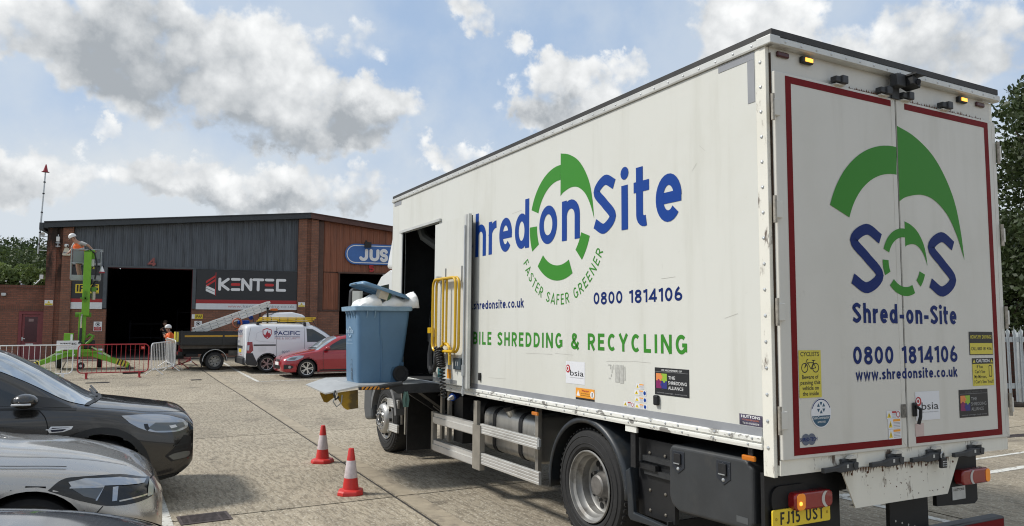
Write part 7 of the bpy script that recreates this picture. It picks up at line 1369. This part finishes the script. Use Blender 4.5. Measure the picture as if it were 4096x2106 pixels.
barrier('white tube barrier set at an angle beside the red barrier', (1.50, 28.8), (2.38, 30.55), BARW); barrier('white tube barrier seen nearly end-on behind the angled one', (2.40, 30.62), (2.22, 32.75), BARW, nb=14); barrier('red tube barrier behind the man in the white helmet', (2.55, 31.0), (3.15, 32.9), BARR)
for lb, x, y, w in (('black plank lying in front of the red barrier foot', .98, 29.9, .62), ('black plank lying under the lift outrigger', .80, 31.9, .55)):
    t = thing('support_plank', lb, 'plank', (x, y, g(y)), (0, 0, R(2))); part('board', BLACKP, t, lambda b: b.box(-w / 2, -.12, 0, w / 2, .12, .045)); part('handle', BLACKP, t, lambda b: b.tube([(w / 2, -.04, .02), (w / 2 + .06, -.03, .03), (w / 2 + .06, .03, .03), (w / 2, .04, .02)], .01, 5))

# ------------------------------------------------------------------ trailer lift
LG = mat('lift_green', (.16, .40, .018), .38, var=.08, vscale=4); LGD = mat('lift_green_dark', (.09, .24, .012), .45, var=.1); HAZ = mat('hazard_yellow', (.62, .55, .06), .5)
lx, ly = -.72, 32.3; lift = thing('access_lift', 'lime green trailer-mounted access lift with splayed outriggers and raised basket', 'lift', (lx, ly, g(ly) + .01))
part('base_frame', LG, lift, lambda b: (b.box(-.35, -.45, .45, .35, .45, .72)), bevel=.03); part('turntable', LGD, lift, lambda b: b.cyl((0, 0, .73), (0, 0, .92), .26, n=20))
part('cross_bar', LG, lift, lambda b: b.box(-.75, -.5, .60, .75, -.43, .66)); part('tow_bar', DSTEEL, lift, lambda b: b.bar((0, -.45, .5), (0, -1.0, .42), .09, .09))
for sx, sy in ((-1, -1), (1, -1), (-1, 1), (1, 1)):
    o = part('outrigger', LG, lift, lambda b: b.bar((sx * .28, sy * .32, .58), (sx * 1.62, sy * .72 + (.15 if sx < 0 else 0), .10), .12, .16), bevel=.01)
    part('outrigger_foot', DSTEEL, o, lambda b: b.cyl((sx * 1.62, sy * .72 + (.15 if sx < 0 else 0), -.03 + g(ly + sy * .72) - g(ly)), (sx * 1.62, sy * .72 + (.15 if sx < 0 else 0), .12), .09, .05, n=10)); part('outrigger_strut', mat('strut_pale', (.45, .62, .30), .4), o, lambda b: b.bar((sx * .38, sy * .34, .80), (sx * 1.0, sy * .52, .42), .04, .04))
    d0 = Vector((sx * .28, sy * .32, .58)); d1 = Vector((sx * 1.62, sy * .72, .10))
    part('hazard_tape', HAZ, o, lambda b: b.bar(d0.lerp(d1, .70), d0.lerp(d1, .96), .127, .166)); part('hazard_marks', P_BLACK, o, lambda b: [b.bar(d0.lerp(d1, q), d0.lerp(d1, q + .035), .129, .168) for q in (.73, .81, .89)], kind='stuff')
for sx in (-1, 1):
    w = thing_child('wheel', lift, (sx * .66, .1, .30)); part('tyre', RUBBER, w, lambda b: b.lathe([(.16, -.08), (.25, -.09), (.285, -.06), (.285, .06), (.25, .09), (.16, .08)], (0, 0, 0), (1, 0, 0), 26, True), smooth=True, ang=40); part('rim', GALV, w, lambda b: b.cyl((-.05, 0, 0), (.05, 0, 0), .165, n=18)); part('mudguard', mat('guard_grey', (.42, .44, .46), .45), lift, lambda b: b.add([(sx * .66 + q, .1 + .32 * math.cos(R(a)), .30 + .32 * math.sin(R(a)) + .10) for a in range(20, 161, 20) for q in (-.10, .10)], [(2 * k, 2 * k + 1, 2 * k + 3, 2 * k + 2) for k in range(7)]))
jw = thing_child('jockey_wheel', lift, (.02, -.95, .0)); part('tube', GALV, jw, lambda b: b.cyl((0, 0, .2), (0, 0, .95), .035, n=10)); part('winder', BLACKP, jw, lambda b: b.box(-.06, -.03, .93, .07, .03, 1.0)); part('tyre', RUBBER, jw, lambda b: b.lathe([(.05, -.05), (.11, -.05), (.13, -.03), (.13, .03), (.11, .05), (.05, .05)], (.05, 0, .14), (0, 1, .0), 20, True), smooth=True); part('hub', GALV, jw, lambda b: b.cyl((.05, -.04, .14), (.05, .04, .14), .06, n=12))
part('lower_mast', LG, lift, lambda b: b.box(-.08, -.15, .9, .16, .10, 2.05), bevel=.015); part('upper_mast', LG, lift, lambda b: b.box(.0, -.22, 1.95, .25, .08, 4.32), bevel=.012); part('mast_cap', LGD, lift, lambda b: b.box(-.01, -.23, 4.321, .26, .09, 4.36), bevel=.01)
part('lift_ram', CHROME, lift, lambda b: b.cyl((.0, -.21, 1.0), (.02, -.26, 2.0), .03, n=10)); part('ram_body', DSTEEL, lift, lambda b: b.cyl((.0, -.2, 1.0), (.01, -.235, 1.5), .045, n=10)); part('mast_pivot', LGD, lift, lambda b: b.cyl((-.2, -.05, 1.98), (.32, -.05, 1.98), .09, n=12)); part('mast_bracket', LGD, lift, lambda b: (b.box(-.06, -.30, 2.55, .18, -.245, 2.62), b.box(.08, -.30, 2.45, .13, -.245, 2.85)), kind='stuff')
part('control_cabinet', LG, lift, lambda b: b.box(-.52, -.30, .98, -.22, .05, 1.30), bevel=.015); part('cabinet_sticker', P_WHITE, lift, lambda b: b.box(-.31, -.305, 1.02, -.24, -.3005, 1.26)); part('engine_unit', BLACKP, lift, lambda b: b.box(.15, -.35, .73, .48, .1, 1.05), bevel=.03); part('engine_hose', LGD, lift, lambda b: b.tube([(.2, -.38, .9), (.35, -.42, 1.05), (.42, -.38, 1.2), (.3, -.3, 1.25), (.2, -.25, 1.15)], .05, 8))
lb_ = part('name_board', P_WHITE, lift, lambda b: b.box(-.72, -.62, .72, -.02, -.60, 1.04)); 
_t = lift; kentec(lift, -.60, .90, .50, .06, -.621, P_BLACK, P_BLACK, .012)
text('lettering', 'training services', P_GREY, lift, (-.60, -.6215, .80), (1, 0, 0), (0, 0, 1), .48, cap=.03)
BG = mat('basket_grey', (.34, .36, .37), .45, metal=.3, var=.1); bk = thing_child('basket', lift, (.08, .42, 3.30)); bx0, bx1, by0, by1 = -.50, .48, -.28, .34
part('basket_floor', BG, bk, lambda b: b.box(bx0, by0, -.02, bx1, by1, .02)); part('toe_board', BG, bk, lambda b: (b.box(bx0, by0 - .01, .021, bx1, by0 + .01, .17)));
for y in (by0, by1):
    for z in (.62, 1.13): part('rail', BG, bk, lambda b: b.cyl((bx0 - (.03 if z > 1 else 0), y, z), (bx1 + (.06 if z > 1 else 0), y, z), .02, n=8))
for x in (bx0, bx1):
    for z in (.62, 1.13): part('rail', BG, bk, lambda b: b.cyl((x, by0, z), (x, by1, z), .02, n=8))
    for y in (by0, by1): part('upright', BG, bk, lambda b: b.cyl((x, y, .02), (x, y, 1.13), .02, n=8))
part('mesh_panel', mat('mesh_grey', (.22, .24, .25), .5), bk, lambda b: b.box(bx0 + .05, by0 + .02, .64, -.10, by0 + .03, 1.10)); part('mesh_panel', MATS['mesh_grey'], bk, lambda b: b.box(.30, by0 + .02, .80, bx1 - .05, by0 + .03, 1.10)); part('control_post', LG, bk, lambda b: b.box(.02, by0 - .10, .78, .26, by0 - .02, 1.12), bevel=.01); part('notice_plate', P_WHITE, bk, lambda b: b.box(.06, by0 - .14, .50, .26, by0 - .12, .76)); part('hazard_plate', HAZ, bk, lambda b: b.box(.0, by0 - .15, .40, .27, by0 - .11, .48)); part('hazard_marks', P_BLACK, bk, lambda b: [b.add([(x, by0 - .1515, .402), (x + .05, by0 - .1515, .402), (x + .09, by0 - .1515, .478), (x + .04, by0 - .1515, .478)], [(0, 1, 2, 3)]) for x in (.04, .15)], kind='stuff')
part('mast_hose', BLACKP, lift, lambda b: b.tube([(.05, -.12, 4.36), (.18, -.16, 4.42), (.34, -.14, 4.28), (.42, -.12, 3.95), (.42, -.1, 3.6), (.38, -.1, 3.3)], .028, 8), smooth=True); part('linkage', DSTEEL, lift, lambda b: (b.bar((.3, .05, 3.0), (.45, .2, 3.3), .07, .07), b.bar((.25, .05, 3.1), (.3, .2, 3.4), .05, .05), b.cyl((.22, .0, 2.95), (.5, .0, 2.95), .05, n=10)), kind='stuff'); part('gas_strut', mat('pale_ram', (.5, .45, .38), .4, metal=.4), lift, lambda b: b.cyl((.36, .02, 2.55), (.36, .02, 2.9), .07, n=12)); part('junction_box', LGD, lift, lambda b: b.box(.29, -.05, 2.85, .45, .08, 3.02))
hcone = thing('safety_cone', 'white helmet-sized cone hooked on the basket corner', 'cone', (lx + .60, ly + .1, g(ly) + 3.62)); part('body', P_WHITE, hcone, lambda b: b.lathe([(.09, 0), (.085, .02), (.02, .20), (0, .21)], (0, 0, 0), (0, 0, 1), 12), smooth=True); part('base', mat('cone_dark_red'), hcone, lambda b: b.box(-.10, -.10, -.05, .10, .10, -.001))

# ------------------------------------------------------------------ people
SKIN = mat('skin', (.42, .24, .17), .55, var=.06); HIVIS = mat('hi_vis_orange', (.85, .14, .015), .6, var=.06, vscale=5, bump=.15, bscale=10); HELM = mat('helmet_white', (.75, .74, .72), .3); CLOTHG = mat('shirt_grey', (.36, .35, .34), .8, bump=.2, bscale=14); CLOTHB = mat('shorts_brown', (.12, .075, .05), .8); CLOTHD = mat('work_trousers', (.02, .022, .03), .8); REFL = mat('reflective', (.6, .6, .58), .35, metal=.3); HAIR = mat('hair', (.05, .035, .025), .8)
def person(label, loc, rz, J, vest=HIVIS, helmet=True, legs_cov=False, sc=1., sleeve=CLOTHG, legm=CLOTHB):
    t = thing('person', label, 'person', loc, (0, 0, rz), scale=(sc, sc, sc))
    names = ['pelvis', 'spine', 'chest', 'neck', 'jaw', 'crown', 'shL', 'elL', 'wrL', 'haL', 'shR', 'elR', 'wrR', 'haR', 'hipL', 'knL', 'anL', 'toL', 'hipR', 'knR', 'anR', 'toR']
    rad = dict(pelvis=(.15, .12), spine=(.135, .11), chest=(.16, .12), neck=(.055, .06), jaw=(.075, .085), crown=(.08, .09), sh=(.065, .065), el=(.045, .045), wr=(.032, .036), ha=(.04, .025), hip=(.095, .10), kn=(.062, .065), an=(.042, .045), to=(.045, .035))
    E = [(0, 1), (1, 2), (2, 3), (3, 4), (4, 5), (2, 6), (6, 7), (7, 8), (8, 9), (2, 10), (10, 11), (11, 12), (12, 13), (0, 14), (14, 15), (15, 16), (16, 17), (0, 18), (18, 19), (19, 20), (20, 21)]
    me = bpy.data.meshes.new('body'); me.from_pydata([J[n] for n in names], E, []); o = link('body', me, SKIN, t)
    sk = o.modifiers.new('skin', 'SKIN'); sk.use_smooth_shade = True
    for i, n in enumerate(names):
        k = n if n in rad else n[:2] if n[:2] in rad else n[:3]; s_ = me.skin_vertices[0].data[i]; s_.radius = rad[k]; s_.use_root = (i == 0)
    q = o.modifiers.new('sub', 'SUBSURF'); q.levels = 2; q.render_levels = 2
    for side in 'LR':   # fingers and thumb
        w, h = Vector(J['wr' + side]), Vector(J['ha' + side]); d = (h - w).normalized(); pr = d.orthogonal().normalized(); nn = d.cross(pr)
        for k in range(4): b0 = h + pr * (.022 * (k - 1.5)); part('finger', SKIN, t, lambda b: b.tube([b0 - d * .01, b0 + d * (.035 + .006 * (1.5 - abs(k - 1.5))) + nn * .008, b0 + d * .06 + nn * .03], [.010, .009, .007], 6), smooth=True)
        part('thumb', SKIN, t, lambda b: b.tube([w + d * .03 + pr * .03, w + d * .06 + pr * .055, w + d * .09 + pr * .055 + nn * .015], [.012, .010, .008], 6), smooth=True)
    def sweep(name, pts, rr, m, sx=1.): 
        return part(name, m, t, lambda b: b.tube(pts, rr, 14), smooth=True, ang=70)
    P_, S_, C_, N_ = (Vector(J[k]) for k in ('pelvis', 'spine', 'chest', 'neck'))
    sweep('vest', [P_.lerp(S_, .35), S_, C_, C_.lerp(N_, .62)], [.175, .17, .185, .10], vest); sweep('vest_band', [S_.lerp(C_, .15), S_.lerp(C_, .4)], [.178, .181], REFL)
    for sd in 'LR':
        a, e, w = Vector(J['sh' + sd]), Vector(J['el' + sd]), Vector(J['wr' + sd]); sweep('sleeve', [C_.lerp(a, .55), a, a.lerp(e, .75)] if sleeve is CLOTHG else [C_.lerp(a, .55), a, e, e.lerp(w, .85)], [.09, .078, .062] if sleeve is CLOTHG else [.09, .08, .062, .05], sleeve)
        h, k, an = Vector(J['hip' + sd]), Vector(J['kn' + sd]), Vector(J['an' + sd]); sweep('trouser_leg', [P_.lerp(h, .5), h, h.lerp(k, .8)] if not legs_cov else [P_.lerp(h, .5), h, k, an.lerp(k, .1)], [.12, .115, .09] if not legs_cov else [.12, .115, .08, .065], legm)
        to = Vector(J['to' + sd]); sweep('boot', [an + Vector((0, 0, .06)), an, an.lerp(to, .6), to], [.058, .062, .055, .035], CLOTHD)
    hd, cr = Vector(J['jaw']), Vector(J['crown']); up = (cr - hd).normalized(); f = Vector(J.get('face', (0, -1, 0))); f = (f - up * f.dot(up)).normalized(); sdv = up.cross(f); c0 = hd.lerp(cr, .55)
    part('nose', SKIN, t, lambda b: b.tube([c0 + f * .085 + up * .0, c0 + f * .115 - up * .03], [.008, .016], 6)); 
    for s_ in (-1, 1): part('eye', P_BLACK, t, lambda b: b.dome(c0 + f * .086 + up * .012 + sdv * .032 * s_, .010, f, 6)); part('ear', SKIN, t, lambda b: b.dome(c0 + sdv * .085 * s_ - up * .01, .028, sdv * s_, 8, .4))
    part('mouth', mat('lips', (.25, .10, .08), .6), t, lambda b: b.bar(c0 + f * .092 - up * .058 - sdv * .022, c0 + f * .092 - up * .058 + sdv * .022, .008, .008)); 
    if helmet:
        M = Matrix((sdv, f, up)).transposed().to_4x4(); M.translation = cr + up * .005
        def hf(b): b.M = M; v, fc = ellip(.118, .140, .125, 0, 0, 0, 18, 10); b.add(*[v, [q for q in fc if all(v[i][2] > -.045 for i in q)]]); b.add([(x * r_, y * r_ + (.03 if y > 0 else 0), -.045) for r_ in (.119, .14) for x, y in [(math.cos(2 * math.pi * k / 18), 1.18 * math.sin(2 * math.pi * k / 18)) for k in range(18)]], [(k, (k + 1) % 18, 18 + (k + 1) % 18, 18 + k) for k in range(18)])
        part('helmet', HELM, t, hf, smooth=True, ang=50); part('chin_strap', BLACKP, t, lambda b: b.tube([cr + sdv * .10 - up * .04, hd + sdv * .075 - up * .0, hd + f * .04 - up * .07, hd - sdv * .075, cr - sdv * .10 - up * .04], .006, 5))
    else: part('hair', HAIR, t, lambda b: b.add(*ellip(.098, .105, .09, *(cr - f * .02 + up * .01), 12, 8)), smooth=True, ang=80)
    return t
JA = dict(pelvis=(.10, 0, .90), spine=(.06, -.01, 1.08), chest=(-.01, -.02, 1.27), neck=(-.08, -.03, 1.42), jaw=(-.15, -.04, 1.49), crown=(-.21, -.04, 1.60), face=(-.8, -.5, -.4), shL=(.10, -.16, 1.36), elL=(.34, -.22, 1.27), wrL=(.49, -.25, 1.10), haL=(.55, -.26, 1.05), shR=(-.12, .14, 1.34), elR=(-.22, .12, 1.12), wrR=(-.30, -.02, .98), haR=(-.34, -.07, .96),
          hipL=(.08, -.09, .86), knL=(.0, -.10, .50), anL=(.07, -.09, .10), toL=(-.07, -.10, .03), hipR=(.10, .10, .86), knR=(.05, .12, .50), anR=(.14, .12, .10), toR=(.0, .13, .03))
person('person in orange hi-vis vest, shorts and white helmet leaning from the lift basket', (lx - .22, ly + .42, g(ly) + 3.33), 0, JA)
JB = dict(pelvis=(.0, .02, .86), spine=(-.01, .0, 1.04), chest=(-.03, -.02, 1.24), neck=(-.06, -.03, 1.40), jaw=(-.11, -.04, 1.46), crown=(-.10, -.03, 1.58), face=(-1, -.25, .1), shL=(-.0, .16, 1.33), elL=(-.08, .2, 1.10), wrL=(-.24, .08, 1.22), haL=(-.22, .02, 1.28), shR=(-.02, -.17, 1.33), elR=(-.05, -.22, 1.08), wrR=(-.22, -.14, 1.18), haR=(-.24, -.08, 1.24), hipL=(0, .09, .82), knL=(-.04, .10, .46), anL=(.04, .10, .09), toL=(-.10, .11, .03), hipR=(0, -.09, .82), knR=(-.03, -.10, .46), anR=(.05, -.10, .09), toR=(-.09, -.11, .03))
person('person in orange hi-vis jacket and white helmet standing behind the tipper tailgate', (2.40, 33.3, g(33.3)), 0, JB, legs_cov=True, sc=.94, sleeve=HIVIS, legm=CLOTHD)
person('bare-headed person in dark clothing standing inside the dark doorway', BL(2.36, 1.6, .02), R(20), JB, vest=CLOTHD, helmet=False, legs_cov=True, sc=1.0, sleeve=CLOTHD, legm=CLOTHD)

# ------------------------------------------------------------------ tipper
tip = thing('tipper_truck', 'dark dropside tipper with a yellow stripe, parked with its tail to the left', 'truck', (2.46, 30.25, g(30.6))); TK = mat('tipper_black', (.014, .015, .016), .4, var=.15, vscale=3); TY_ = mat('tipper_yellow', (.45, .25, .02), .45, var=.1)
part('bed_floor', TK, tip, lambda b: b.box(.05, 0, .93, 3.05, 2.0, 1.0)); sdp = part('side_board', TK, tip, lambda b: b.box(.06, -.02, .98, 3.05, .03, 1.44), bevel=.012); part('side_board', TK, tip, lambda b: b.box(.06, 1.97, .98, 3.05, 2.02, 1.44)); part('head_board', TK, tip, lambda b: b.box(3.06, 0, .98, 3.11, 2.0, 1.75))
part('stripe', TY_, sdp, lambda b: b.box(.20, -.026, 1.235, 3.0, -.0205, 1.30)); 
for z in (1.42, 1.16, 1.00): part('pressed_rib', TK, sdp, lambda b: b.box(.10, -.035, z - .018, 3.02, -.0205, z + .018))
for x in (.10, 1.55, 3.0): part('board_post', TK, sdp, lambda b: b.box(x - .03, -.045, .96, x + .03, -.021, 1.47))
tg = part('tailgate', TK, tip, lambda b: b.box(.0, .02, .98, .055, 1.98, 1.44)); ch = part('chevron_board', HAZ, tg, lambda b: b.box(-.012, .05, 1.06, -.001, .75, 1.42)); part('chevron_bars', P_BLACK, ch, lambda b: [b.add([(-.0135, y, 1.06), (-.0135, y + .07, 1.06), (-.0135, y + .19, 1.24), (-.0135, y + .07, 1.42), (-.0135, y, 1.42), (-.0135, y + .12, 1.24)], [(0, 1, 2, 5), (5, 2, 3, 4)]) for y in (.08, .26, .44)], kind='stuff'); part('chevron_board', HAZ, tg, lambda b: b.box(-.012, 1.25, 1.06, -.001, 1.95, 1.42))
part('chassis', BLACKM, tip, lambda b: b.box(.2, .62, .58, 5.2, .72, .78)); part('chassis', BLACKM, tip, lambda b: b.box(.2, 1.28, .58, 5.2, 1.38, .78)); part('subframe', mat('grimy_steel', (.10, .09, .08), .7, var=.3), tip, lambda b: b.box(.15, .2, .80, 3.0, 1.8, .92)); part('side_guard', MATS['grimy_steel'], tip, lambda b: b.box(1.75, .05, .52, 3.0, .09, .72)); part('tow_bracket', BLACKM, tip, lambda b: (b.box(-.02, .7, .42, .25, 1.3, .62), b.box(.0, .1, .55, .15, 1.9, .68)), kind='stuff'); part('rear_lamp', REDL, tip, lambda b: b.box(-.03, .08, .60, .0, .38, .70)); part('tow_light', P_WHITE, tip, lambda b: b.box(.42, .02, .30, .47, .06, .36)); part('cross_member', BLACKM, tip, lambda b: b.box(.3, .25, .5, .7, 1.75, .6))
for y in (.0, 1.72):
    w = thing_child('wheel', tip, (1.26, y, .335)); part('tyre', TYREC, w, lambda b: b.lathe([(.20, .03), (.215, .01), (.30, .0), (.33, .03), (.335, .06), (.335, .22), (.30, .25), (.2, .25)], (0, 0, 0), (0, 1, 0), 36), smooth=True, ang=35); part('rim', mat('steel_rim'), w, lambda b: b.lathe([(.218, .012), (.208, .006), (.19, .03), (.17, .09), (.07, .10), (.06, .05), (.0, .05)], (0, 0, 0), (0, 1, 0), 30), smooth=True, ang=35)
    for k in range(7): a = 2 * math.pi * k / 7; part('hand_hole', BLACKM, w, lambda b: b.cyl((.135 * math.cos(a), .09, .135 * math.sin(a)), (.135 * math.cos(a), .087, .135 * math.sin(a)), .026, n=8))
part('mudguard', TK, tip, lambda b: [b.add([(1.26 + r_ * math.cos(R(a)), y, .335 + r_ * math.sin(R(a))) for y in (-.05, .30) for r_, a in ((.42, a0), (.42, a0 + 12), (.45, a0 + 12), (.45, a0))], [(0, 1, 2, 3), (0, 4, 5, 1), (3, 2, 6, 7)]) for a0 in range(0, 180, 12)]); part('mudguard_edge', GALV, tip, lambda b: b.tube([(1.26 + .43 * math.cos(R(a)), -.055, .335 + .43 * math.sin(R(a))) for a in range(0, 181, 10)], .012, 6))
part('mud_flap', RUBBER, tip, lambda b: b.box(.81, 0, .10, .825, .26, .36)); part('front_wheel', TYREC, tip, lambda b: b.lathe([(.2, .02), (.3, 0), (.33, .04), (.33, .2), (.2, .22)], (4.75, -.02, .335), (0, 1, 0), 30), smooth=True)
CB = MB(); CB.prism([(3.25, .55), (3.25, 2.02), (3.40, 2.16), (4.1, 2.19), (4.55, 2.08), (5.05, 1.38), (5.55, 1.20), (5.75, 1.05), (5.78, .55)], 'xz', .06, 1.94); CB.build('cab', VW, tip, bevel=.09, seg=3); part('cab_window', CGLASS, tip, lambda b: b.prism([(3.5, 1.35), (4.75, 1.32), (4.42, 1.85), (3.5, 1.88)], 'xz', .05, .0595)); part('windscreen', CGLASS, tip, lambda b: b.add([(4.62, .2, 1.99), (4.62, 1.8, 1.99), (5.06, 1.8, 1.42), (5.06, .2, 1.42)], [(0, 1, 2, 3)]))
part('ladder_frame', BLACKP, tip, lambda b: (b.box(3.13, .12, 1.0, 3.19, .18, 2.36), b.box(3.13, 1.8, 1.0, 3.19, 1.86, 2.36), b.box(3.13, .12, 2.30, 3.19, 1.86, 2.36)), kind='stuff'); bc = part('beacon', mat('beacon_orange', (.5, .11, .012), .25), tip, lambda b: b.prism(roundrect(3.30, 2.22, 3.57, 2.33, .05, 4), 'xz', .25, .45), bevel=.02); part('beacon_base', BLACKP, tip, lambda b: b.box(3.27, .22, 2.17, 3.60, .48, 2.219))
ladder('aluminium_ladder', 'silver extension ladder sloping up from the tipper bed over its cab', (2.95, 30.50, 1.50), (5.80, 30.50, 2.58), mat('ladder_alu', (.58, .58, .56), .4, metal=.35, var=.08), 11, 3, .11, .45)
gz = g(30.6)
cpx = thing('compressor', 'black and blue engine pump standing in the tipper bed', 'compressor', (4.85, 30.75, gz + 1.0)); part('engine', BLACKP, cpx, lambda b: b.box(-.30, -.2, 0, .25, .4, .62), bevel=.05); part('fuel_tank', P_BLUE, cpx, lambda b: b.box(-.27, -.15, .70, .15, .3, .86), bevel=.05); part('exhaust', GALV, cpx, lambda b: b.cyl((-.1, -.22, .30), (.16, -.22, .30), .07, n=12)); part('frame', DSTEEL, cpx, lambda b: (b.tube([(-.33, -.22, 0), (-.33, -.22, .95), (.28, -.22, .95), (.28, -.22, 0)], .02, 7))); part('filter', P_BLUE, cpx, lambda b: b.cyl((.2, -.1, .95), (.2, .1, 1.05), .08, n=10))
hc = thing('hose_coil', 'coil of orange hose hanging on the pump in the tipper', 'hose', (4.50, 30.42, gz + 1.44)); part('coil', mat('hose_orange', (.42, .12, .06), .5), hc, lambda b: [b.tube([(.15 * math.cos(a) * (1 + .06 * k), -.03 * k + .02 * math.sin(3 * a), .30 + .17 * math.sin(a) + .012 * k) for a in [2 * math.pi * q / 20 for q in range(20)]], .018, 6, True) for k in range(3)], kind='stuff'); part('tail', MATS['hose_orange'], hc, lambda b: b.tube([(.1, 0, .15), (.02, -.05, .03), (-.1, -.06, .02), (.0, -.1, -.02)], .018, 6))
st = thing('ratchet_strap', 'orange ratchet strap hanging over the tipper side board', 'strap', (5.02, 30.20, gz + 1.05)); part('webbing', mat('strap_orange', (.50, .13, .05), .6), st, lambda b: b.bar((0, -.005, .05), (-.07, 0, .44), .05, .006, up=(0, 1, 0))); part('webbing_top', MATS['strap_orange'], st, lambda b: b.bar((-.07, 0, .445), (-.55, .10, .46), .006, .05)); part('hook', mat('strap_blue', (.1, .2, .3), .4), st, lambda b: b.box(-.02, -.012, -.06, .03, .002, .05))
for k, (lb, x, w, m) in enumerate((('white canister in the tipper bed beside the pump', 5.08, .11, P_WHITE), ('white rag bundle lying on the tipper load', 4.62, .09, SACK))): t = thing('canister' if k == 0 else 'rag_bundle', lb, 'canister' if k == 0 else 'rag', (x, 30.40, gz + (1.44 if k == 0 else 1.42))); part('body', m, t, lambda b: b.lathe([(0, 0), (w, .01), (w, .16), (w * .5, .21), (w * .4, .24), (0, .25)] if k == 0 else [(0, 0), (w, .02), (w * .9, .06), (w * .4, .10), (0, .11)], (0, 0, 0), (0, 0, 1), 14), smooth=True, ang=40); part('cap', P_BLUE if k == 0 else SACK, t, lambda b: b.cyl((0, 0, .25 if k == 0 else .1), (0, 0, .28 if k == 0 else .13), .03, n=10))
rg = np.random.default_rng(3)
cargo = thing('tool_load', 'dark jumble of tools and cables filling the tipper bed', 'tools', (2.6, 30.5, gz + 1.0))
for k in range(16): x, y = rg.uniform(.1, 2.3), rg.uniform(0, 1.3); h = rg.uniform(.30, .46); part('tool', [BLACKP, MATS['rack_steel'], LGD, DSTEEL][k % 4], cargo, lambda b: b.box(x, y - .25, .0, x + rg.uniform(.12, .4), y + .05, h), bevel=.03)
tb_ = thing('tan_crate', 'tan wooden box standing between the white van and the brown doorway', 'crate', (9.75, 31.6, g(31.6)), (0, 0, R(-8))); part('box', mat('tan_wood', (.42, .21, .09), .6, var=.15), tb_, lambda b: b.prism([(-.55, 0), (.5, 0), (.5, 1.05), (.30, 1.38), (-.45, 1.42), (-.55, 1.2)], 'xz', -.5, .5), bevel=.05); part('fitting', P_WHITE, tb_, lambda b: b.box(.36, -.53, 1.14, .48, -.501, 1.24))
